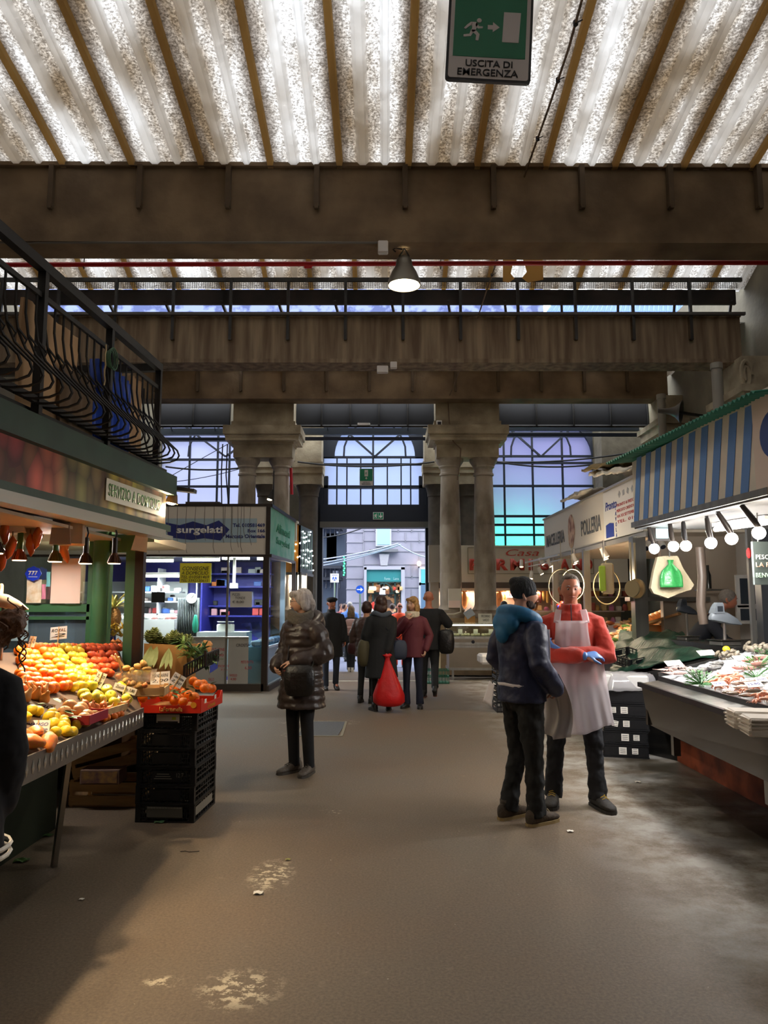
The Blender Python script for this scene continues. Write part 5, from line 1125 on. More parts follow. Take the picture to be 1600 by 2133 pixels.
# red cardboard box
bz = .1285*6+.004; c0 = sc0+V((.0, -.02, bz)); BX, BY, BH = .50, .60, .1
REDB = mat('red_cardboard', 'dd2f16', .5); t = thing('orange_box', 'bright red open cardboard box of leafy oranges on top of the crate stack', 'box', tuple(c0))
M = Matrix.Rotation(-.05, 3, 'Z')
def bw(a, b, h0, h1, nm='box_wall'):
 m_ = MB(); a = c0+M@V(a); b = c0+M@V(b); n = 14; dn = (b-a).cross(V((0, 0, 1))).normalized()*.004
 def top(u): return BH if u < .14 or u > .86 else BH*.55
 pts = [a, b]+[a.lerp(b, k/n)+V((0, 0, top(k/n))) for k in range(n, -1, -1)]
 m_.slab(pts, dn); return m_.build(nm, REDB, t)
bw((-BX/2, -BY/2, 0), (BX/2, -BY/2, 0), 0, 0); bw((BX/2, -BY/2, 0), (BX/2, BY/2, 0), 0, 0); bw((BX/2, BY/2, 0), (-BX/2, BY/2, 0), 0, 0); bw((-BX/2, BY/2, 0), (-BX/2, -BY/2, 0), 0, 0)
m_ = MB(); m_.box(c0+V((0, 0, .004)), (BX, BY, .006), rot=M); m_.build('box_floor', CARD, t)
Rb = M@V((1, 0, 0)); text('LaFortunella', mat('gold_letter', 'd9a441', .5), t, c0+M@V((-.05, -BY/2-.006, .012)), Rb, (0, 0, 1), .17, .032, bold=.01)
for x in (-.21, .2): m_ = MB(); q = c0+M@V((x, -BY/2-.006, .058)); m_.slab([q+Rb*math.cos(a)*.022+V((0, 0, math.sin(a)*.022)) for a in [k*PI/8 for k in range(16)]], (0, -.001, 0)); m_.build('orange_emblem', mat('emblem_orange', 'f0a02c', .5), t)
Rs = M@V((0, 1, 0))
for y in (-.22, .05): m_ = MB(); q = c0+M@V((BX/2+.006, y, .06)); m_.slab([q, q+Rs*.05, q+Rs*.05+V((0, 0, .03)), q+V((0, 0, .03))], (.001, 0, 0)); m_.build('white_sticker', PAPER, t)
text('La Fortunella', MC['gold_letter'], t, c0+M@V((BX/2+.006, -.13, .014)), Rs, (0, 0, 1), .2, .03)
random.seed(9)
for j in range(5):
 for i in range(6):
  if (i+j) % 7 == 6: continue
  q = c0+M@V((-.2+.078*i+random.uniform(-.008, .008), -.24+.115*j+random.uniform(-.02, .02), .1+.03*math.sin(i*1.3+j)+.012*j))
  fruit('orange', q, .038, 'leafy orange in the bright red box', 'leafy oranges in the red box')
for i in range(26):
 q = c0+M@V((random.uniform(-.22, .22), random.uniform(-.28, .25), .125+random.uniform(0, .03))); m_ = MB(); leaf(m_, q, rdir(.8), random.uniform(.06, .1), .017); m_.build('orange_leaf', LEAF, label='dark green leaf on the boxed oranges', cat='leaf', group='leaves on the boxed oranges', solid=.001)
# artichoke box and greens behind
cb = P(342, 1410, 6.75); t = thing('cardboard_box', 'tall brown cardboard box of artichokes behind the red box', 'box', (cb.x, 6.95, .55)); zt = P(342, 1345, 6.75).z; zb = .62
xa, xb = P(298, 1400, 6.75).x, P(387, 1400, 6.75).x
m_ = MB(); m_.slab([V((xa, 6.75, zb)), V((xb, 6.78, zb)), V((xb-.01, 6.78, zt)), V((xa, 6.75, zt+.02))], (0, .006, 0)); m_.bb((xa, 6.76, zb), (xa+.006, 7.1, zt)); m_.bb((xb-.006, 6.78, zb), (xb, 7.1, zt)); m_.bb((xa, 7.1, zb), (xb, 7.106, zt)); m_.bb((xa, 6.76, zb), (xb, 7.1, zb+.006)); m_.build('box_body', CARD, t)
m_ = MB(); m_.bb((P(290, 1500, 6.7).x, 6.62, 0), (P(425, 1500, 6.7).x, 7.2, zb-.005)); m_.build('produce_table', mat('black_table', '1d1c1a', .6), label='dark low table under the artichoke box', cat='table')
ARTI = mat('artichoke_green', 'a3ad68', .6, var=.5, vs=30, col2='7a7a4a')
def artichoke(p, s):
 m_ = MB()
 for r_ in range(6):
  n = 9-r_;
  for k in range(n):
   a = 2*PI*(k+r_*.5)/n; el = -.3+r_*.3; d = V((math.cos(a)*math.cos(el), math.sin(a)*math.cos(el), .6+math.sin(el))); leaf(m_, p+V((math.cos(a), math.sin(a), 0))*s*.35*math.cos(el)+V((0, 0, s*(r_*.16-.3))), d, s*.8, s*.3)
 m_.ell(p, (s*.6, s*.6, s*.7), 10, 8)
 return m_
random.seed(21)
for i, (px, py) in enumerate(((322, 1322), (330, 1334), (352, 1335), (362, 1328), (375, 1334), (340, 1342), (384, 1342), (318, 1338), (392, 1336), (310, 1328), (366, 1342))):
 o = artichoke(P(px, py, 6.85+.05*(i % 3)), .055).build('artichoke', ARTI, label='green artichoke heaped in the brown cardboard box', cat='artichoke', group='artichokes in the cardboard box', solid=.002)
for i, (px, py) in enumerate(((315, 1345), (352, 1350), (328, 1346))):
 m_ = MB(); p = P(px, py, 6.73)
 for k in range(4): leaf(m_, p, V((random.uniform(-.5, .5), -.3, -1)), .2, .02, up=V((0, 1, 0)))
 m_.build('hanging_leaf', mat('pale_leaf', '9aa062', .6), label='pale artichoke leaf drooping over the box front, %s' % ['left', 'right', 'middle'][i], cat='leaf', solid=.001)
# artichoke stems and greens spilling right + tilted black crate
t = thing('plastic_crate', 'tilted black crate of green vegetables right of the artichoke box', 'crate', tuple(P(420, 1400, 6.6)))
a, b, c, d = P(384, 1410, 6.45), P(425, 1392, 6.6), P(455, 1378, 6.9), P(455, 1402, 6.9)
m_ = MB(); a, b = P(384, 1412, 6.4), P(427, 1388, 6.5); q = P(455, 1376, 6.95)
for u, v in ((a, b), (b, q)):
 for k in (0, 1): m_.bar(u+V((0, 0, k*.1)), v+V((0, 0, k*.1)), .012)
 for k in range(9): w = u.lerp(v, k/8); m_.bar(w, w+V((0, 0, .1)), .01)
m_.bar(a, a+V((0, 0, .1)), .02); m_.bar(b, b+V((0, 0, .13)), .02); m_.build('crate_side', BLACKP, t)
m_ = MB(); u, v = P(437, 1402, 6.62), P(453, 1392, 6.85); m_.slab([u, v, v+V((0, 0, .06)), u+V((0, 0, .06))], (.003, -.003, 0)); m_.build('blue_label', mat('blue_label', '3c4fae', .5), t)
random.seed(31)
for i in range(30):
 px = 388+i*1.8+random.uniform(-6, 6); py = 1345+(px-388)*.6+random.uniform(-10, 16); p = P(px, py, 6.75+random.uniform(-.1, .15)); m_ = MB()
 d = V((random.uniform(-1, .6), random.uniform(-.6, 0), random.uniform(-.4, .5)))*.1; m_.tube([p-d, p, p+d+V((0, 0, .02))], [.012, .011, .014], 7)
 for k in range(5): leaf(m_, p+d, d.normalized()+rdir(.8)*.6, .09, .014)
 m_.build('green_stalk', [mat('fresh_green', '8fae58', .5, var=.4, vs=20), mat('deep_green', '56784a', .5, var=.4, vs=20)][i % 2], label='leafy green stalk spilling right of the artichoke box', cat='stalk', group='green stalks beside the artichoke box', solid=.001)
m_ = MB(); p = [P(405, 1340, 7.1), P(440, 1336, 7.15), P(436, 1375, 7.1), P(415, 1370, 7.1)]; pp = [P(404, 1345, 7.1), P(412, 1340, 7.1), P(420, 1343, 7.1), P(424, 1334, 7.1), P(436, 1336, 7.1), P(440, 1342, 7.1), P(433, 1378, 7.1), P(408, 1372, 7.1)]; m_.slab(pp, (0, .06, 0)); m_.build('paper_bag', mat('kraft_paper', 'd69a63', .8, bump=.4, bs=10), label='torn orange-brown paper bag behind the greens', cat='paper bag')
# litter on the floor near the stall
for i, (px, py, m, s, lb) in enumerate(((333, 1714, mat('litter_green', '4f7a52', .6), .035, 'crumpled green and blue wrapper at the foot of the crate stack'), (45, 1795, LEAF, .04, 'fallen green leaf under the fruit counter, nearest the girl'), (100, 1742, LEAF, .03, 'fallen green leaf by the slanted counter leg'), (538, 1862, PAPER, .025, 'small white paper scrap beyond the big pale stain'), (395, 1775, MC['black_cable'], .03, 'short piece of dark string on the floor'), (170, 1875, PAPER, .012, 'white crumb in the strip of light at left'), (600, 1792, mat('litter_yellow', '9a9a50', .6), .015, 'tiny yellowish leaf near the pale stain'), (1188, 1733, PAPER, .022, 'small white scrap on the floor before the man in the red fleece'), (1328, 1630, PAPER, .025, 'small white scrap beside the lower black fish crates'))):
 g = G(px, py); m_ = MB()
 if 'string' in lb: m_.tube([g+V((-.06, 0, .004)), g+V((-.03, .01, .004)), g+V((0, -.008, .004)), g+V((.06, .006, .004))], .002, 5)
 else: m_.grid(lambda u, v: g+V(((u-.5)*2*s, (v-.5)*1.6*s, .004+s*.3*abs(math.sin(u*4+v*3)))), 4, 4, th=(0, 0, .001))
 m_.build('litter', m, label=lb, cat='litter')
# ================================================================== SURGELATI STALL (left, behind)
YS = 14.1; xR = P(560, 1300, YS).x; xL = -6.6
BLUEW = mat('royal_blue_wall', '2f3199', .5, var=.1, vs=2)
DFR = mat('dark_bronze_frame', '352b26', .45, .4)
t = thing('frozen_food_stall', 'glass-fronted frozen food stall with white surgelati header', 'market stall', (-4.3, 15.4, 0))
zt, zh = P(500, 1055, YS).z, P(500, 1155, YS).z
m_ = MB(); m_.bb((xL, YS, zh), (xR-.08, YS+.12, zt)); m_.build('header_panel', mat('header_white', 'cfc6b8', .6), t)
m_ = MB(); m_.bb((xL, YS-.01, zt), (xR, YS+.14, zt+.05)); m_.bb((xL, YS-.01, zh-.04), (xR, YS+.14, zh)); m_.bb((xR-.08, YS-.03, zh), (xR, YS+.12, zt+.04)); m_.build('header_frame', DFR, t)
m_ = MB(); m_.bb((P(300, 1, YS).x, YS-.006, P(1, 1130, YS).z), (P(557, 1, YS).x, YS+.001, P(1, 1080, YS).z)); m_.build('pale_blue_band', mat('pale_blue_band', '9fb3bd', .6), t)
m_ = MB(); m_.slab([P(a, b, YS-.012) for a, b in ((345, 1088), (374, 1094), (402, 1086), (430, 1094), (456, 1084), (478, 1103), (459, 1126), (425, 1121), (400, 1125), (350, 1119))], (0, .005, 0)); m_.build('navy_emblem', mat('navy_blue', '20296e', .5), t)
def tp(s, m, x0, y0, x1, y1, Y, par, bold=0, **k): a, b = P(x0, y1, Y), P(x1, y0, Y); text(s, m, par, V((a.x, Y, a.z)), (1, 0, 0), (0, 0, 1), b.x-a.x, b.z-a.z, bold=bold, **k)
tp('surgelati', WHITEP, 367, 1096, 464, 1115, YS-.014, t, bold=.03)
tp('Tel. 010581469', MC['navy_blue'], 485, 1090, 552, 1098, YS-.009, t, bold=.03); tp('Box 166', MC['navy_blue'], 516, 1102, 552, 1109, YS-.009, t, bold=.03); tp('Mercato Orientale', MC['navy_blue'], 470, 1113, 552, 1121, YS-.009, t, bold=.03)
m_ = MB()
for i in range(16):
 x = P(352+i*17.5, 1, YS).x if i < 12 else P(352+i*12, 1, YS).x
 if x < xR-.1: m_.tube([(x, YS-.015, zt), (x+.01*math.sin(i), YS-.02, zt-.3), (x, YS-.02, zt-.6-.15*math.sin(i*2)), (x+.03, YS-.02, zt-.72-.15*math.sin(i*2))], .004, 4)
m_.build('light_string', mat('string_wire', '6f675c', .7), t, kind='stuff')
# side header (green board with handwriting)
sY1 = 16.9; xs = P(614, 1100, sY1).x
SR = V((xs-xR, sY1-YS, 0)).normalized(); n_s = V((SR.y, -SR.x, 0))
def spt(u, z): return V((xR+(xs-xR)*u, YS+(sY1-YS)*u, z))
m_ = MB(); m_.slab([spt(0, zh-.0), spt(1, zh+.02), spt(1, zt+.02), spt(0, zt)], -n_s*.06); m_.build('side_board', mat('board_green', '49b98a', .5, var=.25, vs=3, col2='8fcaa8'), t)
for i, s in enumerate(('Alimenti', 'Surgelati')): text(s, mat('board_letter', '0a9a63', .6), t, spt(.2, zt-.42-.26*i)+n_s*.005, SR, V((0, 0, 1)), 1.6, .18, shear=.15, bold=.02)
m_ = MB(); m_.bar(spt(0, zt+.02), spt(1, zt+.03), .06); m_.bar(spt(0, zh-.02), spt(1, zh), .06); m_.build('side_board_frame', DFR, t)
# posts and glazing
xp = P(552, 1300, YS).x; m_ = MB(); m_.bb((xp-.055, YS, 0), (xp+.055, YS+.12, zh)); m_.build('corner_post', DFR, t)
m_ = MB(); m_.bb((P(503, 1, YS).x-.018, YS+.02, .1), (P(503, 1, YS).x+.018, YS+.06, zh)); m_.build('glazing_post', mat('grey_post', '7b7770', .4, .6), t)
m_ = MB(); m_.bb((xL, YS, 0), (xR-.08, YS+.12, .13)); m_.build('sill', mat('sill_dark', '3a3128', .6), t)
m_ = MB(); zr = P(1, 1330, YS).z; m_.bb((P(400, 1, YS).x, YS+.03, .13), (P(504, 1, YS).x, YS+.05, zr)); m_.bb((P(507, 1, YS).x, YS+.03, .13), (P(545, 1, YS).x, YS+.05, zr)); m_.build('white_lower_panel', mat('whiteboard', 'a9a69f', .4, var=.08, vs=2), t)
m_ = MB(); m_.cyl((P(395, 1, YS).x, YS-.01, zr+.02), (P(546, 1, YS).x, YS-.01, zr+.02), .018, 8); m_.build('hand_rail', STEEL, t)
m_ = MB(); m_.bb((xL, YS+.05, .13), (xR-.08, YS+.055, zh)); m_.build('glass_pane', MC['clear_glass'], t)
for s, a in (('PATATINE', (440, 1350, 468, 1356)), ('11,90', (444, 1362, 466, 1368)), ('FIORDI', (455, 1385, 476, 1390)), ('7,90', (460, 1393, 474, 1398)), ('NASELLO', (478, 1404, 494, 1409)), ('4,90', (480, 1412, 492, 1418)), ('MISTO FRUTTA', (502, 1376, 528, 1382)), ('6,50', (510, 1388, 524, 1395)), ('CROSTACEI', (492, 1341, 530, 1347)), ('GALLO', (434, 1412, 446, 1418))): tp(s, REDINK if 'CROST' not in s else INK, *a, YS+.025, t)
m_ = MB(); m_.bar(spt(0, .05)+V((-.02, 0, 0)), spt(1, .05), .08, .1); m_.build('side_sill', MC['sill_dark'], t); m_ = MB(); m_.bar(spt(.98, 0), spt(.98, zh), .08); m_.build('rear_post', DFR, t)
m_ = MB(); m_.bb((xL, YS+.12, zh+.02), (xR-.1, 17.0, zh+.06)); m_.build('stall_ceiling', mat('blue_dark_ceiling', '4e5170', .7), t)
m_ = MB(); m_.bb((xL, 17.0, 0), (-2.5, 17.1, zt-.3)); m_.build('back_wall', BLUEW, t)
m_ = MB(); m_.bb((xL, 16.9, 1.2), (-4.3, 16.98, 2.05)); m_.build('cooler_wall', mat('cooler_white', 'd9dede', .5), t)
m_ = MB(); m_.bb((P(455, 1, 16).x, 15.9, .2), (P(458, 1, 16).x, 17, zh)); m_.bb((P(455, 1, 16).x, 16.2, 0), (P(540, 1, 16).x, 16.3, 1.0)); m_.build('blue_partition', BLUEW, t)
# tubes
def tubes(px0, py0, px1, py1, Y, lb, e=35):
 a, b = P(px0, py0, Y), P(px1, py1, Y); t = thing('tube_light', lb, 'tube light', tuple(a)); m_ = MB(); m_.cyl(a, b, .026, 8); m_.build('tube', MC['tube_glow'], t); m_ = MB(); m_.bar(a+V((0, 0, .05)), b+V((0, 0, .05)), .09, .05); m_.build('fitting', WHITEP, t)
 light('tube_area', 'AREA', ((a.x+b.x)/2, Y, a.z-.04), e, (.95, .97, 1), abs(b.x-a.x), aim=((a.x+b.x)/2, Y, 0), parent=t, sy=.06)
tubes(303, 1168, 361, 1168, 14.6, 'fluorescent tube nearest the green posts inside the frozen food stall')
tubes(381, 1166, 458, 1166, 14.6, 'fluorescent tube above the yellow notice inside the frozen food stall')
tubes(463, 1163, 520, 1163, 15.2, 'fluorescent tube right of the yellow notice inside the frozen food stall')
tubes(302, 1200, 373, 1200, 15.8, 'long fluorescent tube lower down at the back of the frozen food stall')
tubes(536, 1164, 552, 1164, 15.0, 'short end of a fluorescent tube by the corner post', 10)
notice(374, 1173, 440, 1214, YS+.02, mat('yellow_paper', 'e9dc34', .7), 'paper_notice', 'yellow handwritten notice reading CONSEGNE A DOMICILIO')
nt_ = [o for o in bpy.data.objects if o.get('label', '').startswith('yellow handwritten')][0]
for s, a in (('CONSEGNE', (380, 1180, 436, 1188)), ('A DOMICILIO', (378, 1190, 434, 1197)), ('TEL 010581469', (377, 1199, 436, 1205)), ('TEL 3392120615', (377, 1207, 434, 1212))): tp(s, INK, *a, YS+.008, nt_, shear=.2)
notice(479, 1232, 525, 1265, YS-.03, mat('grey_paper', 'c8c6c0', .7), 'paper_notice', 'white handwritten card priced 8,00 taped to the glazing post')
nt_ = [o for o in bpy.data.objects if o.get('label', '').startswith('white handwritten')][0]
tp('PIZZE', INK, 484, 1236, 500, 1241, YS-.045, nt_); tp('TONDE', INK, 490, 1243, 511, 1248, YS-.045, nt_); tp('€ 8,00', INK, 484, 1251, 508, 1257, YS-.045, nt_)
notice(315, 1233, 344, 1255, YS-.02, mat('chalkboard', '2c2f2e', .8), 'chalk_board', 'small dark chalkboard with white writing hung in the glass front', 'sign')
# contents: shelf of packages, meat, roll of bags
random.seed(41)
m_ = MB()
for z in (P(1, 1252, 16).z, P(1, 1278, 16).z, P(1, 1232, 16).z): m_.bb((xL, 16.0, z-.03), (P(412, 1, 16).x, 16.5, z))
for x in (xL, -5.2, -4.7, -3.9): m_.bb((x, 16.0, 0), (x+.03, 16.5, 2.3))
m_.build('shelf_unit', mat('pale_shelf', 'b9bcc0', .5), label='pale shelf unit with packages behind the glass front', cat='shelf')
PK = ['d8c7c0', 'c94a4a', 'e9e6e2', '3f66b5', 'b0b7bd', 'e2a9b2', '2c2c30', 'd77a3a']
for i in range(46):
 lev = i % 3; z = (P(1, 1252, 16).z, P(1, 1278, 16).z, P(1, 1232, 16).z)[lev]; x = random.uniform(P(300, 1, 16).x, P(410, 1, 16).x); w = random.uniform(.06, .16); h = random.uniform(.06, .16)
 m_ = MB(); m_.box((x, 16.15+random.uniform(0, .2), z+h/2), (w, .12, h), bev=.015); m_.build('food_package', mat('pk%d' % (i % 8), PK[i % 8], .5), label='small food package on the pale shelves behind glass', cat='package', group='packages on the pale shelves')
zc = P(1, 1290, 15.2).z
m_ = MB(); m_.bb((P(296, 1, 15).x, 15.0, .2), (P(405, 1, 15).x, 15.6, zc)); m_.build('cabinet_body', mat('counter_white2', 'c9c9c9', .4), label='white service counter inside the frozen food stall', cat='counter')
for i in range(12): x = P(302+i*8.5, 1, 15.1).x; m_ = MB(); m_.ell((x, 15.15+.1*(i % 3), zc+.04), (.08, .08, .045), 10, 6, f=lambda d: 1+.1*math.sin(9*d.x)); m_.build('meat_cut', mat('pink_meat', 'c96a6a', .4, var=.4, vs=20, col2='e8c0b8') if i % 3 else mat('white_pack', 'e6e6e6', .4), smooth='all', label='pink or white packed food portion on the service counter', cat='food', group='portions on the service counter')
x0, x1 = P(410, 1, 15).x, P(451, 1, 15).x; m_ = MB(); n = 20
m_.grid(lambda u, v: V((x0+(x1-x0)*u, 15+.04*math.sin(u*n*2*PI/1.6), P(1, 1335, 15).z+(P(1, 1245, 15).z-P(1, 1335, 15).z)*v)), 120, 1, th=(0, .01, 0)); m_.build('strip_curtain', mat('grey_strips', '74797c', .4), label='grey ribbed strip curtain inside the frozen food stall', cat='curtain', smooth='all')
p = P(399, 1246, 14.9); m_ = MB(); m_.cyl(p, p+V((0, .03, 0)), .1, 24); dl = m_.build('dial', WHITEP, label='round white dial of a hanging scale behind the glass', cat='scale', smooth=True); m_ = MB(); m_.bar(p-V((0, .01, 0)), p+V((.05, -.01, .07)), .008); m_.build('needle', INK, dl)
# blue shelf niche on right with items
m_ = MB();
for z in (P(1, 1195, 16.5).z, P(1, 1222, 16.5).z, P(1, 1262, 16.5).z, P(1, 1283, 16.5).z): m_.bb((P(460, 1, 16.5).x, 16.5, z-.02), (P(585, 1, 16.5).x, 16.9, z+.01))
m_.build('blue_shelf', BLUEW, label='blue wall shelves at the right of the frozen food stall', cat='shelf')
for i in range(22):
 z = (P(1, 1195, 16.5).z, P(1, 1222, 16.5).z, P(1, 1262, 16.5).z, P(1, 1283, 16.5).z)[i % 4]; x = random.uniform(P(468, 1, 16.5).x, P(575, 1, 16.5).x); h = random.uniform(.06, .16)
 m_ = MB(); m_.box((x, 16.62, z+h/2+.01), (random.uniform(.08, .2), .1, h), bev=.01); m_.build('shelf_item', mat('pk%d' % ((i*3) % 8), PK[(i*3) % 8], .5), label='small item on the blue wall shelves', cat='item', group='items on the blue shelves')
p = P(458, 1345, 14.9); m_ = MB(); m_.bb((P(452, 1, 15).x, 14.8, .2), (P(545, 1, 15).x, 15.4, P(1, 1316, 15).z)); m_.build('white_counter', mat('counter_grey', 'b5b8bb', .4), label='grey-white counter behind the whiteboard panels', cat='counter')
p = P(470, 1308, 15.0); m_ = MB(); m_.box(p, (.3, .25, .16), bev=.02); sc_ = m_.build('counter_scale', WHITEP, label='white counter scale with round pan behind the glass', cat='scale'); m_ = MB(); m_.lathe(p+V((0, 0, .1)), [(.02, 0), (.16, .01), (.18, .03)], 20); m_.build('weighing_pan', CHROME, sc_, smooth=True)
m_ = MB(); a = P(407, 1300, 14.7); m_.tube([a+V((0, 0, .15)), a, a-V((0, 0, .12))], [.03, .06, .05], 8, round_=True); m_.build('green_glove_bag', mat('teal_bag', '2fa58a', .5), label='small teal plastic bag on the counter behind the glass', cat='bag', smooth=True)
p = P(488, 1195, 15.0); m_ = MB(); m_.bar((p.x, 15, zh), (p.x, 15, P(1, 1216, 15).z), .05); m_.box((p.x, 15, P(1, 1220, 15).z), (.14, .12, .1)); m_.build('ceiling_device', WHITEP, label='white device on a rod hanging from the stall ceiling', cat='device')
# chest freezer on the side, seen right of corner post
f0, f1 = spt(.05, 0)-n_s*.55, spt(.95, 0)-n_s*.55
t = thing('chest_freezer', 'pale blue display freezer along the side of the frozen food stall', 'freezer', tuple(f0))
m_ = MB(); m_.slab([f0, f1, f1+n_s*.5, f0+n_s*.5], (0, 0, .78)); m_.build('freezer_body', mat('freezer_blue', '6d93a8', .35), t)
for z in (.78, .45, .1): m_ = MB(); m_.bar(f0+n_s*.52+V((0, 0, z)), f1+n_s*.52+V((0, 0, z)), .03, .04); m_.build('freezer_trim', mat('freezer_trim', 'c2d6dc', .3, .4), t)
m_ = MB(); m_.slab([f0+n_s*.5+V((0, 0, .8)), f1+n_s*.5+V((0, 0, .8)), f1+V((0, 0, 1.2)), f0+V((0, 0, 1.2))], (0, 0, .006)); m_.build('glass_lid', glass('freezer_glass', 'cfe0ea', .15), t)
for i in range(14): u = (i+.5)/14; p = f0.lerp(f1, u)+n_s*.28+V((0, 0, .84)); m_ = MB(); m_.box(p, (.2, .12, .1), rot=Matrix.Rotation(.3*(i % 3), 3, 'Z'), bev=.02); m_.build('frozen_package', mat('frost_pack', 'bccbd4', .4) if i % 2 else mat('frost_pack2', '8fa6b8', .4), label='frosty package in the pale blue display freezer', cat='package', group='packages in the display freezer')
# roof clutter
m_ = MB(); a, b = P(392, 1050, 14.6), P(462, 1042, 14.6); m_.bb((a.x, 14.4, zt), (b.x, 14.9, zt+.13)); m_.build('roof_box', mat('roof_clutter', '4a4038', .8), label='dark flat box lying on the frozen food stall roof', cat='box')
p = P(562, 1040, 14.6); t = thing('spot_lamp', 'small lit bell lamp above the corner of the frozen food stall', 'lamp', tuple(p)); m_ = MB(); m_.lathe(p, [(.015, .2), (.03, .14), (.06, .0), (.055, 0)], 16, M=Matrix.Rotation(.3, 3, 'Y'), cap=False); m_.build('lamp_shade', IRON, t, smooth=True); m_ = MB(); m_.ell(p+V((-.0, 0, .0)), (.05, .05, .025), 12, 6); m_.build('bulb', MC['warm_bulb'], t); m_ = MB(); m_.tube([p+V((.06, 0, .2)), p+V((.07, 0, .35)), (p.x+.07, 14.6, p.z+.55)], .008, 5); m_.bar((p.x+.07, 14.6, zt), (p.x+.07, 14.6, p.z+.55), .02); m_.build('arm', IRON, t)
# ================================================================== ORANGE KIOSK by the portal
t = thing('orange_kiosk', 'narrow orange and dark green kiosk hung with tiny lights by the portal', 'market stall', (-2.0, 18.0, 0))
YO = 17.55; xa, xb = P(612, 1, YO).x, P(641, 1, YO).x; zt2, zb2 = P(1, 1094, YO).z, P(1, 1192, YO).z; Y2 = 18.9; xc = P(664, 1, Y2).x
ORP = mat('orange_panel', 'c98122', .55, var=.15, vs=3)
m_ = MB(); m_.slab([V((xa, YO, zb2)), V((xb, YO, zb2)), V((xb, YO, zt2)), V((xa, YO, zt2+.02))], (0, .05, 0)); m_.build('orange_panel', ORP, t)
m_ = MB(); m_.slab([V((xb, YO, zb2)), V((xc, Y2, zb2)), V((xc, Y2, zt2)), V((xb, YO, zt2))], (-.05, 0, 0)); m_.build('striped_panel', mat('dark_green_panel', '2c4038', .5), t)
m_ = MB()
for i in range(5): u = (i+.6)/5.4; q = V((xb, YO, 0)).lerp(V((xc, Y2, 0)), u); m_.slab([q+V((.012, 0, zb2+.1)), q+V((.012, .2, zb2+.1)), q+V((.012, .2, zt2-.1)), q+V((.012, 0, zt2-.1))], (-.008, 0, 0))
m_.build('pale_stripes', mat('pale_green_stripe', '7f9a86', .6), t)
m_ = MB(); m_.bar((xa, YO, zb2-.03), (xb, YO, zb2-.03), .06); m_.bar((xb, YO, zb2-.03), (xc, Y2, zb2-.03), .06)
for x, y in ((xa, YO), ((xa+xb)/2+.08, YO), (xb, YO), (xc, Y2)): m_.bar((x, y, 0), (x, y, zb2), .06)
m_.build('kiosk_frame', mat('kiosk_grey', '5d584f', .5), t)
m_ = MB(); m_.bb((xa, YO+.1, 0), (xb, YO+.2, 1.1)); m_.build('kiosk_base', mat('kiosk_base', '9a9184', .6), t)
m_ = MB(); m_.bb((xa, YO+.5, 1.1), (xb+.1, YO+.55, zb2)); m_.build('kiosk_back', mat('lit_wall', 'e9dcc6', .6), t)
light('kiosk_light', 'POINT', ((xa+xb)/2, YO+.3, zb2-.2), 14, (1, .88, .7), .08, parent=t)
m_ = MB(); random.seed(8)
for i in range(46):
 u = random.random();
 if u < .35: q = V((xa+(xb-xa)*random.random(), YO-.02, random.uniform(zb2+.3, zt2-.3)))
 else: q = V((xb, YO, 0)).lerp(V((xc, Y2, 0)), random.random())+V((.03, 0, random.uniform(zb2+.1, zt2-.05)))
 m_.ell(q, .016, 6, 4)
m_.build('fairy_lights', mat('fairy_glow', 'ffffff', .5, es=9, ecol='f4f8ff'), t, kind='stuff')
card_ = notice(630, 1234, 645, 1262, 17.45, mat('bright_yellow', 'e8d820', .7), 'paper_notice', 'bright yellow notice with black letters at the orange kiosk')
tp('FRUTTA', INK, 632, 1238, 644, 1245, 17.43, card_); tp('SECCA', INK, 632, 1249, 644, 1256, 17.43, card_)
m_ = MB(); a = P(614, 1088, 17.3); m_.bb((a.x, 17.2, P(1, 1127, 17.3).z), (P(633, 1, 17.3).x, 17.4, P(1, 1090, 17.3).z)); m_.bb((a.x-.02, 17.18, P(1, 1090, 17.3).z), (P(636, 1, 17.3).x, 17.42, P(1, 1086, 17.3).z)); m_.build('electric_box', mat('cream_box', 'd8d3ba', .6), label='cream box with lid above the orange kiosk', cat='box')
m_ = MB(); m_.bb((P(604, 1, 17.2).x, 17.15, 0), (P(613, 1, 17.2).x, 17.25, P(1, 1165, 17.2).z)); m_.build('pale_blue_post', mat('pale_blue_paint', '8aa6b8', .5), label='pale blue post between the frozen food stall and the kiosk', cat='post')
# ================================================================== FISH STALL (right foreground)
t = thing('fish_counter', 'long dark steel fish counter with ice-filled display and raised rim', 'counter', (3.0, 5.5, 0))
x0 = 2.25; Y0, Y1 = 2.2, 7.0
m_ = MB(); m_.slab([V((x0+.0, Y0, .5)), V((x0+.1, Y1, .5)), V((x0+.05, Y1, .84)), V((x0-.03, Y0, .84))], (.04, 0, 0)); m_.bb((x0+.08, Y1-.05, .5), (3.4, Y1, .84)); m_.build('front_panel', mat('mirror_dark_steel', '5a5856', .16, .85, var=.15, vs=2), t)
m_ = MB(); m_.slab([V((x0-.05, Y0, .84)), V((x0+.03, Y1, .84)), V((2.46, Y1, .87)), V((2.42, Y0, .87))], (0, 0, .015)); m_.build('steel_shelf', STEEL, t)
m_ = MB(); m_.bar((x0-.05, Y0, .85), (x0+.03, Y1, .85), .03, .04); m_.bar((2.42, Y0, .89), (2.46, Y1, .89), .022, .06); m_.bar((2.46, Y1, .9), (3.3, Y1+.05, 1.1), .022, .1); m_.build('rim', DSTEEL, t)
m_ = MB(); m_.bb((2.94, Y0, 0), (3.02, 8.7, .24)); m_.build('orange_kickboard', mat('rusty_orange', 'a4502f', .7, var=.35, vs=5, col2='6f3320'), t)
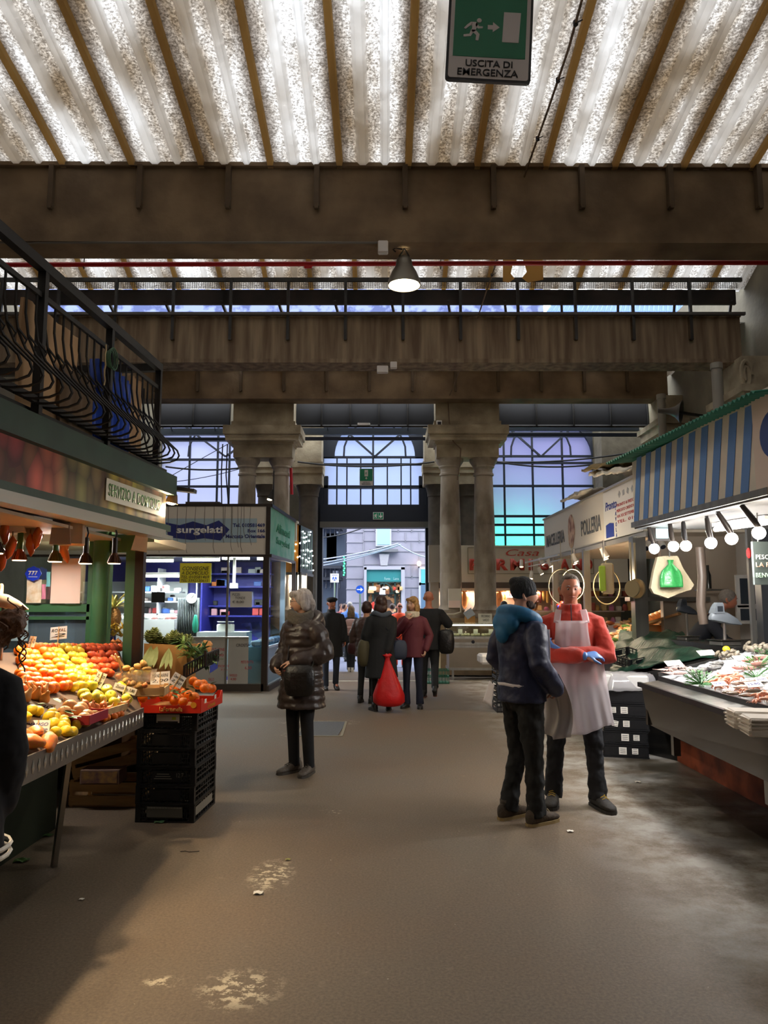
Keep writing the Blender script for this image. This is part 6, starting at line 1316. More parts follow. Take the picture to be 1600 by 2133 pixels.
m_ = MB(); m_.bar((2.9, Y0, .27), (2.93, 8.7, .27), .12, .035); m_.build('lower_rail', DSTEEL, t)
for Y in (3.2, 5.2, 6.85): m_ = MB(); m_.bb((2.5, Y-.03, 0.26), (2.56, Y+.03, .6)); m_.build('leg', STEEL, t)
m_ = MB(); m_.bb((2.95, Y0, .25), (3.9, Y1, .8)); m_.bb((3.32, Y0, .8), (4.0, Y1, 1.15)); m_.build('counter_core', mat('black_void', '141414', .8), t)
def icefn(u, v): return V((2.44+.02*u+.85*v, Y0+(Y1-Y0)*u, .91+.25*v+.012*noise.noise(V((u*30, v*14, 0)))*2))
m_ = MB(); m_.grid(icefn, 60, 30, th=(0, 0, -.06)); m_.build('crushed_ice', mat('ice_white', 'e3e6ea', .35, bump=1, bs=150, var=.1, vs=40), label='bed of crushed white ice on the fish counter', cat='ice', kind='stuff', smooth='all')
# fish on ice
FK = [mat('fish_silver', 'a9a7a3', .25, .35, var=.5, vs=9, col2='6f6b66'), mat('fish_pink', 'd99a8e', .35, var=.35, vs=8), mat('fish_pale', 'd8c3b4', .35, var=.3, vs=12), mat('fish_brown', '8d7660', .4, var=.4, vs=14)]
PRAWN = mat('prawn_orange', 'd97a52', .4, var=.4, vs=30, col2='e8ad90'); SQ = mat('squid_mauve', 'b08a84', .35, var=.5, vs=16, col2='d9c2b8')
def fishmesh(L=1, w=.16, h=.26, bend=.1):
 m = MB(); pr = [(-.5, .05, .05), (-.42, .5, .5), (-.28, .95, .9), (-.1, 1, 1), (.12, .8, .82), (.3, .4, .45), (.38, .18, .25)]
 m.loft([[V((x*L, math.cos(a)*w/2*ww*L+bend*x*x*L, math.sin(a)*h/2*hh*L)) for a in [k*PI/5 for k in range(10)]] for x, ww, hh in pr])
 m.slab([V((.36*L, bend*.13*L-.004, 0.0)), V((.52*L, bend*.25*L, .13*L)), V((.47*L, bend*.2*L, 0)), V((.52*L, bend*.25*L, -.13*L))], (0, .006, 0)); m.slab([V((-.15*L, 0, h*.45*L)), V((.1*L, 0, h*.62*L)), V((.2*L, 0, h*.35*L))], (0, .004, 0)); return m
def eye_(o, x, y, z, r): e = MB(); e.ell((x, y, z), r, 8, 6); e.build('eye', INK, o, local=True)
FP = {}
def fish(kind, u, v, L, rz, lb, grp, lift=.03, roll=PI/2, cat='fish'):
 p = icefn(u, v)+V((0, 0, lift))
 if kind not in FP:
  if kind[0] == 'f':
   o = fishmesh(h=.2 if kind == 'f1' else .28).build('fish', FK[int(kind[1])], local=True, smooth='all'); eye_(o, -.38, .06, .02, .02)
  elif kind == 'prawn':
   m = MB(); m.tube([(-.5, 0, .05), (-.3, 0, .16), (0, 0, .2), (.25, 0, .12), (.4, 0, -.05), (.38, 0, -.2)], [.05, .11, .12, .1, .07, .03], 8, round_=True)
   for s in (-1, 1): m.tube([(-.5, s*.03, .06), (-.8, s*.15, .1), (-1.0, s*.1, .02)], .012, 4)
   for k in range(4): m.tube([(-.25+k*.13, 0, .1), (-.28+k*.13, .08, -.08)], .014, 4)
   o = m.build('prawn', PRAWN, local=True, smooth='all')
  else:
   m = MB(); m.tube([(.5, 0, 0), (.3, 0, 0), (0, 0, .02), (-.25, 0, 0)], [.03, .12, .15, .12], 10, round_=True)
   for k in range(7): a = (k-3)*.2; m.tube([(-.25, 0, 0), (-.45, a*.5, .03), (-.6+.05*math.cos(k), a, -.02), (-.75, a*1.3, .0)], [.05, .035, .025, .01], 5)
   o = m.build('squid', SQ, local=True, smooth='all'); eye_(o, -.3, .1, .04, .03)
  FP[kind] = o; o.location = p; o.rotation_euler = (roll if kind[0] == 'f' else 0, 0, rz); o.scale = (L, L, L); return tag(o, lb, cat, grp)
 o = dup(FP[kind], p, label=lb, group=grp, rot=(roll if kind[0] == 'f' else 0, 0, rz), sc=L); o['category'] = cat; return o
def icepx(px, py):
 best = None; bd = 1e9
 for i in range(61):
  for j in range(41):
   a, b = proj(icefn(i/60, j/40)); d = (a-px)**2+(b-py)**2
   if d < bd: bd = d; best = (i/60, j/40)
 return best
random.seed(17)
for px, py, k, L, rz, lb, g in [(1400, 1402, 'sq', .2, .4, 'mauve squid at the far left corner of the ice', 'squid at the far corner of the ice'), (1420, 1396, 'sq', .2, .9, None, 0), (1440, 1400, 'sq', .18, 1.2, None, 0), (1412, 1410, 'sq', .18, .1, None, 0),
  (1450, 1408, 'f0', .3, .7, 'silver fish in the diagonal row nearest the far corner', 'silver fish in the far diagonal row'), (1470, 1402, 'f0', .3, .6, None, 0), (1490, 1396, 'f0', .3, .6, None, 0), (1466, 1410, 'f0', .26, .8, None, 0), (1500, 1390, 'f0', .26, .5, None, 0),
  (1520, 1408, 'f1', .34, .5, 'pink fish beside the oyster heap', 'pink fish upslope on the ice'), (1545, 1395, 'f1', .34, .45, None, 0), (1570, 1385, 'f1', .34, .5, None, 0), (1590, 1378, 'f1', .34, .4, None, 0), (1560, 1400, 'f1', .3, .5, None, 0), (1585, 1392, 'f1', .34, .5, None, 0),
  (1540, 1432, 'f2', .28, .4, 'pale small fish in the middle of the ice', 'pale fish mid-ice'), (1560, 1425, 'f2', .28, .5, None, 0), (1580, 1430, 'f2', .28, .3, None, 0), (1595, 1420, 'f2', .28, .5, None, 0), (1550, 1440, 'f2', .25, .2, None, 0),
  (1530, 1455, 'f3', .2, .2, 'small brown fish near the front edge of the ice', 'brown fish near the front edge'), (1520, 1458, 'f3', .2, .5, None, 0), (1560, 1462, 'f3', .22, .2, None, 0), (1575, 1452, 'f3', .22, .3, None, 0)]:
 if lb: cur = (lb, g)
 u, v = icepx(px, py); fish(k, u, v, L*.8, rz+random.uniform(-.15, .15), cur[0], cur[1], cat='squid' if k == 'sq' else 'fish')
for i in range(34):
 px, py = random.choice(((1492, 1432), (1505, 1428), (1520, 1424), (1535, 1415), (1500, 1438), (1510, 1420))); u, v = icepx(px+random.uniform(-9, 9), py+random.uniform(-4, 4)); fish('prawn', u, v, .085, random.uniform(0, 6.28), 'orange prawn in the heap beside the parsley sprig', 'prawns beside the parsley sprig', .03, cat='prawn')
for i in range(16): u, v = icepx(random.uniform(1535, 1575), random.uniform(1436, 1448)); fish('prawn', u, v, .06, random.uniform(0, 6.28), 'small prawn in the second heap nearer the camera', 'prawns in the nearer heap', .02, cat='prawn')
for i in range(10): u, v = icepx(random.uniform(1575, 1600), random.uniform(1452, 1470)); fish('prawn', u, v, .09, random.uniform(0, 6.28), 'orange prawn at the right picture edge of the ice', 'prawns at the right edge', .02, cat='prawn')
OYS = mat('oyster_shell', '4a4238', .6, var=.7, vs=30, col2='857a68')
for (cx, cy, n, g) in ((1515, 1377, 26, 'dark oysters in the mid heap'), (1577, 1360, 30, 'dark mussels in the net heap by the scale')):
 for i in range(n):
  u, v = icepx(cx+random.uniform(-24, 24), cy+random.uniform(-5, 6)); p = icefn(u, v)+V((0, 0, .03+random.uniform(0, .05))); m_ = MB(); m_.ell((0, 0, 0), (.035, .026, .013), 8, 6, f=lambda d: 1+.12*math.sin(9*d.x+5*d.y)); o = m_.build('oyster' if n == 26 else 'mussel', OYS, local=True, smooth='all', label='dark shell in the heap %s' % ('in the middle of the ice' if n == 26 else 'next to the large grey scale'), cat='shellfish', group=g); o.location = p; o.rotation_euler = (random.random(), random.random(), random.random()*6)
def sprig(px, py, r, n, lb):
 u, v = icepx(px, py); p = icefn(u, v)+V((0, 0, .02)); m_ = MB()
 for i in range(n): d = rdir(.9); m_.tube([p, p+d*r], .002, 3); leaf(m_, p+d*r*.75, d+rdir(.3)*.8, r*.22, r*.08)
 m_.build('parsley_sprig', mat('parsley', '3f7a35', .5, var=.3, vs=30), label=lb, cat='parsley', solid=.001)
sprig(1463, 1430, .13, 70, 'large parsley sprig trailing over the front rim'); sprig(1577, 1415, .09, 30, 'parsley sprig under a price card on the ice'); sprig(1580, 1392, .1, 40, 'parsley sprig at the upper right of the ice'); sprig(1595, 1368, .08, 24, 'parsley sprig near the mussels')
p = icefn(*icepx(1512, 1368))+V((0, 0, .07)); m_ = MB(); m_.ell(p, (.035, .03, .03), 10, 8); m_.build('lemon_half', LEM, label='yellow lemon on the oyster heap', cat='lemon', smooth='all')
for i, (px, py, w, s, lb) in enumerate(((1405, 1390, .2, '18,00', 'white price card at the far left corner of the ice'), (1512, 1421, .15, '28,90', 'white price card lying on the orange prawns'), (1525, 1398, .15, '15,90', 'price card with pink print between the prawns and the silver fish'), (1545, 1388, .15, '16,90', 'price card with pink print below the pink fish'), (1500, 1447, .14, '9,90', 'white price card near the front rim by the parsley'), (1575, 1450, .16, '12,90', 'white price card near the front rim at right'), (1590, 1435, .12, '22,00', 'white price card by the second parsley sprig'), (1475, 1373, .2, '30,00', 'long white price card beside the oysters'))):
 p = icefn(*icepx(px, py))+V((0, -.02, .06)); Rr = V((.96, .2, .05)).normalized(); Uu = V((-.05, .75, .5)).normalized(); Uu = (Uu-Rr*Uu.dot(Rr)).normalized(); w *= .8; t = thing('price_card', lb, 'price card', tuple(p)); m_ = MB(); h = w*.45; O = p-Rr*w/2; m_.slab([O, O+Rr*w, O+Rr*w+Uu*h, O+Uu*h], Rr.cross(Uu)*-.003); m_.build('card', PAPER, t); text(s, BLUEINK if i not in (2, 3) else mat('pink_ink', 'c4408a', .6), t, O+Rr*w*.15+Uu*h*.3, Rr, Uu, w*.7, h*.4, ext=.001)
# white polystyrene boxes on the front shelf, near right edge
for i, (px, py, lb) in enumerate(((1543, 1497, 'stack of folded white paper bags on the steel shelf, left bundle'), (1575, 1512, 'stack of folded white paper bags on the steel shelf, right bundle'))):
 p = PZ(px, py, .9); m_ = MB(); m_.box(p+V((.1, 0, .0)), (.3, .2, .1), rot=-.2, bev=.01)
 for k in range(5): m_.box(p+V((.1, -.0, -.04+.02*k)), (.31+.01*(k % 2), .2, .008), rot=-.2+.03*k)
 m_.build('paper_bundle', mat('bundle_white', 'd9cfc2', .8), label=lb, cat='paper bags')
# black fish crates stack with white film on top
def lowcrate():
 w, d, h = .44, .34, .13; t = thing('fish_crate', 'x', 'crate', (0, 0, 0))
 for nm, ops in (('rim', [((0, s*d/2, z), (w, .014, .014)) for s in (-1, 1) for z in (.007, h-.007)]+[((s*w/2, 0, z), (.014, d, .014)) for s in (-1, 1) for z in (.007, h-.007)]),
     ('front_wall', [((0, -d/2, h*.5), (w*.98, .006, h*.74))]), ('back_wall', [((0, d/2, h*.5), (w*.98, .006, h*.74))]),
     ('side_wall', [((-w/2, -d*.4+k*d*.2, h*.5), (.008, .014, h*.9)) for k in range(5)]+[((-w/2, 0, h*.5), (.006, d*.95, .014))]), ('side_wall', [((w/2, -d*.4+k*d*.2, h*.5), (.008, .014, h*.9)) for k in range(5)]+[((w/2, 0, h*.5), (.006, d*.95, .014))]), ('floor', [((0, 0, .01), (w*.96, d*.96, .008))])):
  m = MB()
  for c, s in ops: m.box(c, s)
  m.build(nm if nm != 'floor' else 'crate_floor', BLACKP, t, local=True)
 return t
base = V((2.52, 8.25, 0)); lc = lowcrate(); lc.location = base; lc.rotation_euler = (0, 0, -.28); lc['label'] = 'black fish crate with two white labels, lowest of the stack beside the fish counter'
ST = [lc]
for i, lb in enumerate(('black fish crate with two white labels, second from the floor', 'black fish crate with a tilted and a straight label, third from the floor', 'black fish crate with two labels, second from the top', 'plain black fish crate without labels, topmost under the film-wrapped box')): ST.append(dup(lc, base+V((.0+.012*(i % 2), 0, .1355*(i+1))), rz=-.28+.03*((i % 2)-.5), label=lb))
for i, ls in enumerate((((-.0, .075, 0), (.12, .06, 0)), ((.03, .075, 0), (.14, .06, 0)), ((-.08, .06, .2), (.03, .065, 0)), ((-.08, .06, 0), (.03, .07, 0)))):
 for x, w, tl in ls:
  m_ = MB(); m_.box((x-.03, -.175, .07), (w, .002, w*.95), rot=Matrix.Rotation(tl, 3, 'Y')); l_ = m_.build('white_label', PAPER, ST[i], local=True); m_ = MB()
  for k in range(3): m_.box((x-.03, -.1765, .07+.018*(k-1)), (w*.7, .001, .004))
  m_.build('print', INK, l_, local=True)
def icef2(c, w, d, h, amp):
 def f(u, v):
  x = (u-.5)*2; y = (v-.5)*2; e = max(abs(x), abs(y)); z = h if e < .8 else h*(1-(e-.8)/.2*.95)
  return V(c)+V((x*w/2, y*d/2, z+amp*noise.noise(V((x*5, y*5, h*9)))))
 return f
b2 = base+V((.02, 0, .1355*5+.01)); m_ = MB(); m_.box(b2+V((0, 0, .07)), (.46, .36, .14), rot=-.28, bev=.015); o = m_.build('polystyrene_box', mat('styrofoam', 'e6e4e2', .6), label='white polystyrene box wrapped in clear film on top of the black fish crates', cat='box')
FILM = glass('clear_film', 'ffffff', .35, .08, op=.45, diff='f0eef2')
m_ = MB(); f = icef2(b2+V((.03, 0, -.02)), .54, .42, .172, .012); m_.grid(f, 26, 20); m_.build('film_wrap', FILM, o, smooth='all')
# green tarpaulin over the neighbouring display
T0, T1, T2, T3 = P(1268, 1408, 8.7), P(1512, 1356, 7.35), P(1420, 1318, 9.4), P(1292, 1312, 10.4)
def tarp(u, v):
 p = (T0.lerp(T1, u)).lerp(T3.lerp(T2, u), v); return p+V((0, 0, .035*noise.noise(V((u*7, v*11, 2)))+.02*math.sin(v*22+u*5)+.06*math.sin(v*PI)*math.sin(u*PI)))
m_ = MB(); m_.grid(tarp, 70, 50, th=(0, 0, -.012)); tp_ = m_.build('tarpaulin', mat('tarp_green', '12402f', .5, spec=.25, var=.5, vs=3.5, bump=.5, bs=14, stretch=(1, 4, 1)), label='crumpled dark green tarpaulin covering the middle display', cat='tarpaulin', smooth='all')
t = thing('covered_display', 'dark steel counter hidden under the green tarpaulin', 'counter', (3.4, 8.9, 0)); m_ = MB(); lo = .02
pts = [T0+V((.05, .05, 0)), T1+V((-.05, .1, 0)), T2, T3]; va = [m_.bm.verts.new(V((q.x, q.y, 0))) for q in pts]; vb = [m_.bm.verts.new(V((q.x, q.y, q.z-.05))) for q in pts]; m_.face(va[::-1]); m_.face(vb)
for i in range(4): m_.face((va[i], va[(i+1) % 4], vb[(i+1) % 4], vb[i]))
m_.build('counter_body', DSTEEL, t)
# black crate lying on the tarp
c = P(1310, 1375, 8.75); cr2 = dup(CR[2], c+V((0, 0, -.02)), rot=(.18, -.12, .5), label='empty black lattice crate lying tilted on the green tarpaulin'); cr2.scale = (.9, .7, .8)
for k in list(cr2.children):
 if k.name.startswith(('lettering', 'label', 'print')): bpy.data.objects.remove(k)
# striped awning board + green corrugated top + white sign
AL, AR = (2.36, 7.2), (2.53, 5.15)
def apt(Y, z): f_ = (7.2-Y)/2.05; return V((AL[0]+(AR[0]-AL[0])*f_, Y, z))
t = thing('fish_stall_awning', 'blue and white striped awning board with green corrugated edge over the fish stall', 'awning', (2.4, 6.2, 2.3))
ad = (apt(5.15, 0)-apt(7.2, 0)).normalized(); an = V((ad.y, -ad.x, 0)); an = an if an.x < 0 else -an
m_ = MB(); m_.slab([apt(7.2, 2.32), apt(5.1, 2.32), apt(5.1, 2.96), apt(7.2, 2.9)], -an*.03); m_.build('white_board', mat('awning_white', 'e0dace', .6, var=.2, vs=3), t)
m_ = MB(); N_ = 10; st = 2.05/N_
for i in range(N_):
 Yb_ = 7.2-i*st*1.0; a = Yb_-st*.0; b = Yb_-st*.5; k = .12
 m_.slab([apt(a, 2.33)+an*.004, apt(b, 2.33)+an*.004, apt(max(b-k, 5.1), 2.92)+an*.004, apt(max(a-k, 5.1), 2.92)+an*.004], -an*.003)
m_.build('blue_stripes', mat('awning_blue', '5c88c9', .6), t)
m_ = MB(); m_.bar(apt(7.22, 2.3)+an*.01, apt(5.0, 2.3)+an*.01, .03, .05); m_.build('bottom_rail', STEEL, t)
n = 46; m_ = MB(); m_.grid(lambda u, v: apt(7.45-2.6*u, 2.93+.06*v+.012*math.sin(u*n*2*PI))+an*(.16-.5*v), 300, 1, th=(0, 0, -.006)); m_.build('corrugated_edge', mat('teal_corrugated', '1b7a66', .5), t, smooth='all')
m_ = MB(); m_.slab([apt(5.13, 2.28)+an*.02, apt(3.2, 2.28)+an*.02, apt(3.2, 3.0)+an*.02, apt(5.13, 2.98)+an*.02], -an*.03); m_.build('white_sign', mat('white_sign', 'e0cfc4', .5), t)
m_ = MB(); q0 = apt(5.0, 2.66)+an*.026; m_.slab([q0+ad*(.16*math.cos(a))+V((0, 0, .16*math.sin(a)))+ad*.12 for a in [k*PI/12 for k in range(24)]], an*.003); m_.build('blue_sign_disc', mat('sign_navy', '2f4a8c', .5), t)
m_ = MB(); m_.slab([apt(7.2, 2.26), apt(3.0, 2.26), apt(3.0, 2.26)+V((1.9, 0, .0)), apt(7.2, 2.26)+V((1.9, 0, 0))], (0, 0, .02)); m_.build('stall_ceiling', mat('grey_ceiling', '5c5a58', .6), t)
# bulbs in black holders
def bulb(px, py, Y, lb, cold, tilt=0, par=True):
 p = P(px, py, Y); t = thing('bulb_lamp', lb, 'lamp', tuple(p)); top = p+V((-tilt*.09-.01, .01, .2)); m = MB(); m.tube([p+V((0, 0, .04)), p+V((-.01-tilt*.02, 0, .09)), top], [.02, .024, .018], 10); m.build('lamp_holder', SOCK, t, smooth=True)
 m = MB(); m.bar(top, V((top.x, top.y, 2.27)), .02); m.build('bracket', SOCK, t)
 m = MB(); m.ell(p, .046, 16, 12); m.build('bulb', mat('cold_bulb', 'ffffff', .5, es=22, ecol='dfeaff') if cold else mat('white_bulb', 'ffffff', .5, es=22, ecol='fff1dc'), t, smooth=True)
 light('bulb_light', 'POINT', p-V((0, 0, .06)), 14, (.85, .92, 1) if cold else (1, .92, .82), .05, parent=t)
for a in ((1363, 1143, 7.0, 'cold white bulb at the far left end of the fish stall row', 1, .3), (1403, 1138, 6.7, 'warm white bulb, second from the left over the fish', 0, .1), (1429, 1137, 6.5, 'warm white bulb, third from the left over the fish', 0, 0), (1481, 1131, 6.1, 'large cold white bulb in the middle of the row over the fish', 1, .1), (1524, 1122, 5.8, 'tilted white spot bulb left of the tube light', 0, .9), (1581, 1110, 5.4, 'tilted white spot bulb at the right picture edge', 0, 1.1)): bulb(*a)
a, b = P(1490, 1103, 6.6), P(1600, 1088, 6.0); t = thing('tube_light', 'bright tube light under the fish stall ceiling', 'tube light', tuple(a)); m_ = MB(); m_.cyl(a, b, .02, 10); m_.build('tube', MC['tube_glow'], t); m_ = MB(); m_.bar(a+V((0, 0, .04)), b+V((0, 0, .04)), .06, .03); m_.build('fitting', WHITEP, t); light('tube_area', 'AREA', (a+b)/2-V((0, 0, .05)), 18, (1, 1, 1), .7, aim=(3, 6, 0), parent=t, sy=.05)
p = P(1368, 1112, 7.1); t = thing('floodlight', 'black square floodlight behind the first fish stall bulb', 'lamp', tuple(p)); m_ = MB(); m_.loft([[p+V((sx*w, .0+dy, sz*w*.7)) for sx, sz in ((-1, -1), (1, -1), (1, 1), (-1, 1))] for w, dy in ((.1, -.05), (.06, .05))]); m_.build('housing', SOCK, t); m_ = MB(); m_.box(p-V((-.03, .055, 0)), (.11, .004, .09)); m_.build('glass_front', mat('teal_lens', '9fd0d8', .2, es=.8, ecol='bfe8f0'), t); m_ = MB(); m_.bar(p, (p.x, p.y, 2.27), .015); m_.build('bracket', SOCK, t)
# scales on the fish stall
scale(P(1430, 1270, 8.5), .25, .35, mat('dark_scale', '3c4048', .4), 'dark grey shop scale with head tilted, left one behind the tarpaulin', dark=mat('dark_disp', '2c3036', .3), Zb=1.17)
scale(P(1508, 1287, 7.4), .31, .25, mat('light_scale', '6a7076', .45), 'light grey shop scale with head tilted, right one beside the ice', dark=MC['dark_disp'], Zb=1.17)
m_ = MB(); m_.bb((3.18, 7.08, 0), (4.2, 8.7, 1.17)); m_.build('scale_counter', DSTEEL, label='steel work counter carrying the two shop scales', cat='counter')
# green bag inside big clear bags, hanging
p = P(1395, 1188, 7.6); t = thing('hanging_bag_bundle', 'large translucent cream bag with green bag inside, hanging over the tarpaulin', 'bags', tuple(p))
m_ = MB(); q = [P(a, b, 7.7) for a, b in ((1385, 1158), (1412, 1158), (1424, 1185), (1446, 1218), (1440, 1228), (1415, 1236), (1392, 1246), (1362, 1236), (1356, 1225), (1362, 1190), (1370, 1160))]; m_.slab(q, (0, .06, 0)); m_.build('clear_bag', mat('cream_film', 'b9ab8c', .5, bump=.6, bs=14), t)
m_ = MB(); c = P(1398, 1200, 7.6)
m_.loft([[c+V((math.cos(a)*w, math.sin(a)*w*.3+.01*math.sin(5*a), z)) for a in [k*PI/10 for k in range(20)]] for z, w in ((-.11, .11), (-.09, .115), (0, .11), (.05, .09), (.09, .05), (.12, .02), (.16, .03))]); m_.build('green_bag', mat('bag_green', '2f8a45', .35, bump=.5, bs=20), t, smooth='all'); m_ = MB(); m_.bar(P(1395, 1160, 7.6), V((P(1395, 1160, 7.6).x, 7.6, 2.3)), .01); m_.build('hook', STEEL, t)
# chalkboard
p0, p1 = P(1573, 1218, 5.9), P(1640, 1128, 5.9); t = thing('chalk_board', 'grey board with white letters PESCHERIA hanging at the right picture edge', 'sign', tuple(p0)); m_ = MB(); m_.bb(p0, (p1.x, 5.93, p1.z)); m_.build('board', mat('board_dark', '3d4644', .6), t)
for i, s in enumerate(('PESCHERIA', 'LA PERLA', 'BENVENUTI')): a = P(1575, (1165, 1181, 1203)[i], 5.89); text(s, mat('chalk_%d' % i, ('e9e9e9', 'e8b9a0', 'b9e0c0')[i], .7), t, a, (1, 0, 0), (0, 0, 1), .23, .035, bold=.01)
m_ = MB(); m_.bar(P(1580, 1128, 5.9), V((P(1580, 1128, 5.9).x, 5.9, 2.27)), .01); m_.build('hook', STEEL, t)
p = P(1562, 1175, 7.2); m_ = MB(); m_.bar((p.x, 7.2, 1.17), (p.x, 7.2, 2.27), .04); m_.build('stall_post', STEEL, label='thin steel post left of the grey lettered board', cat='post')
m_ = MB(); m_.ell(P(1560, 1152, 7.15), (.025, .02, .05), 8, 6); m_.build('red_ribbon', mat('ribbon_red', 'c83a3a', .5), label='small red ribbon tied to the thin steel post', cat='ribbon')
m_ = MB(); x = P(1510, 1, 7.6).x; m_.bb((x, 7.55, 0), (x+.13, 7.68, 2.3)); m_.build('stall_post', mat('dark_post', '4f5258', .3, .6), label='broad dark steel post between the two scales', cat='post')
m_ = MB(); m_.tube([P(1458, 1140, 7.75), P(1463, 1200, 7.75), P(1460, 1260, 7.75), P(1466, 1300, 7.75)], .045, 10); m_.build('duct_hose', mat('hose_grey', '6b5d52', .4), label='fat grey-brown hose hanging behind the left scale', cat='hose', smooth=True)
# cooler cabinets at the back right
t = thing('cooler_cabinet', 'grey wall panel with two dark windows behind the scales', 'cabinet', (5.0, 9.0, 0)); Yc = 9.0
xa_, xb_ = P(1515, 1, Yc).x, P(1750, 1, Yc).x; m_ = MB(); m_.bb((xa_, Yc, 0), (xb_, Yc+.6, 3.0)); m_.build('cabinet_body', mat('cabinet_grey', 'bdb7af', .5), t)
for ya, yb in ((1205, 1258), (1268, 1292)): m_ = MB(); a, b = P(1540, yb, Yc), P(1592, ya, Yc); m_.bb((a.x-.04, Yc-.04, a.z-.04), (b.x+.04, Yc, b.z+.04)); f_ = m_.build('door_frame', mat('cab_frame', 'a6a29c', .4), t); m_ = MB(); m_.bb((a.x, Yc-.05, a.z), (b.x, Yc-.03, b.z)); m_.build('window_pane', mat('cab_window', '2b3138', .15), f_)
m_ = MB(); xa_ = P(1350, 1, 9.4).x; m_.bb((xa_, 9.8, 0), (P(1515, 1, 9.4).x, 9.9, 2.7)); m_.build('partition', mat('steel_wall', 'c4b6a4', .4, .25, var=.15, vs=1), label='brushed steel partition wall behind the hanging bags', cat='partition')
m_ = MB(); m_.box(P(1390, 1248, 9.7), (1.0, .2, .05)); m_.build('wall_shelf', STEEL, label='steel ledge along the partition behind the fishmonger', cat='shelf')
m_ = MB(); p = P(1475, 1200, 9.2); m_.lathe(p-V((0, 0, .15)), [(.035, 0), (.035, .16), (.015, .22), (.015, .28)], 12); m_.build('bottle', mat('dark_bottle', '20221f', .2), label='dark bottle on the small high shelf right of the hose', cat='bottle', smooth=True); m_ = MB(); m_.box(p-V((-.02, 0, .165)), (.3, .2, .02)); m_.build('high_shelf', STEEL, label='small high shelf with a dark bottle', cat='shelf')
# ================================================================== SECOND RIGHT STALL (poultry)
HX = 2.9
t = thing('poultry_stall', 'white-fronted stall with grey lettering and a row of white spotlights', 'market stall', (HX, 12, 0)); ya, yb = 9.2, 14.7; za, zb = 2.4, 3.17
WF = mat('stall_white', 'd9d2c6', .5); xe = P(1106, 1, 14.7).x; xn = P(1305, 1, 9.2).x
def hp(Y, z, o=0): f_ = (Y-ya)/(yb-ya); return V((xn+(xe-xn)*f_-o, Y, z))
hd = (hp(ya, 0)-hp(yb, 0)).normalized(); U = V((0, 0, 1))
m_ = MB(); m_.slab([hp(yb, za), hp(ya, za), hp(ya, zb), hp(yb, zb)], (.08, 0, 0)); m_.slab([hp(ya, za), hp(ya, zb), hp(ya, zb)+V((.14, 0, 0)), hp(ya, za)+V((.14, 0, 0))], (0, .06, 0)); m_.build('header_panel', WF, t)
m_ = MB(); m_.bar(hp(ya, za), hp(yb, za), .06, .06); m_.bar(hp(ya, zb), hp(yb, zb), .05, .03); m_.build('header_frame', mat('alu', 'b5b0a6', .35, .6), t)
text('MACELLERIA', mat('grey_letter', '5d5f63', .5), t, hp(14.5, 2.62, .006), hd, U, 1.35, .22, bold=.02); text('POLLERIA', MC['grey_letter'], t, hp(12.1, 2.62, .006), hd, U, 1.05, .24, bold=.02)
m_ = MB(); q = hp(12.7, 2.76, .006); m_.slab([q+hd*.2*math.cos(a)*(1+.1*math.cos(3*a))+U*.28*math.sin(a) for a in [k*PI/14 for k in range(28)]], (-.004, 0, 0)); lg = m_.build('brown_emblem', mat('emblem_brown', '8b5a44', .5, var=.6, vs=9, col2='d9b79a'), t)
m_ = MB(); m_.slab([hp(10.9, 2.45, .006), hp(9.35, 2.45, .006), hp(9.35, 3.13, .006), hp(10.9, 3.13, .006)], (-.004, 0, 0)); m_.build('poster', mat('poster_white', 'e4e2de', .4), t)
NV = mat('poster_navy', '2b3f95', .5); text('Pronto', NV, t, hp(10.8, 2.86, .012), hd, U, .5, .12, bold=.02, shear=.2); text('T\nA\nV\nO\nL\nA', NV, t, hp(10.38, 2.46, .012), hd, U, .06, .42, bold=.02)
m_ = MB(); m_.slab([hp(10.8, 2.48, .011), hp(10.45, 2.48, .011), hp(10.45, 2.66, .011), hp(10.62, 2.68, .011), hp(10.8, 2.66, .011)], (-.003, 0, 0)); m_.build('navy_shape', NV, t)
for i, s in enumerate(('PRONTO & FRESCO', 'MERCATO ORIENTALE', 'VIA XX SETTEMBRE', 'TEL. 010')): text(s, REDINK, t, hp(10.3, 2.86-.075*i, .012), hd, U, .75, .04)
for i in range(5): m_ = MB(); m_.box(hp(9.5+.17*i, 3.02, .012), (.004, .07, .07), rot=Matrix.Rotation(i, 3, 'X')); m_.build('poster_drawing', mat('poster_grey', '9fa0a6', .5), t)
for Y, w in ((13.9, .05), (11.9, .05), (9.6, .08)): m_ = MB(); q = hp(Y, 0); m_.bb((q.x-w, Y-w, 0), (q.x+w, Y+w, za)); m_.build('steel_post', STEEL, t)
m_ = MB(); m_.slab([hp(yb, 2.42), hp(ya, 2.42), hp(ya, 2.42)+V((2.5, 0, 0)), hp(yb, 2.42)+V((3.0, 0, 0))], (0, 0, .03)); m_.build('stall_ceiling', mat('warm_ceiling', 'cfc3b2', .6), t)
m_ = MB(); m_.bb((5.6, 9.6, 0), (5.7, 14.7, 2.5)); m_.build('back_wall', mat('warm_wall', 'd6c6ae', .6), t)
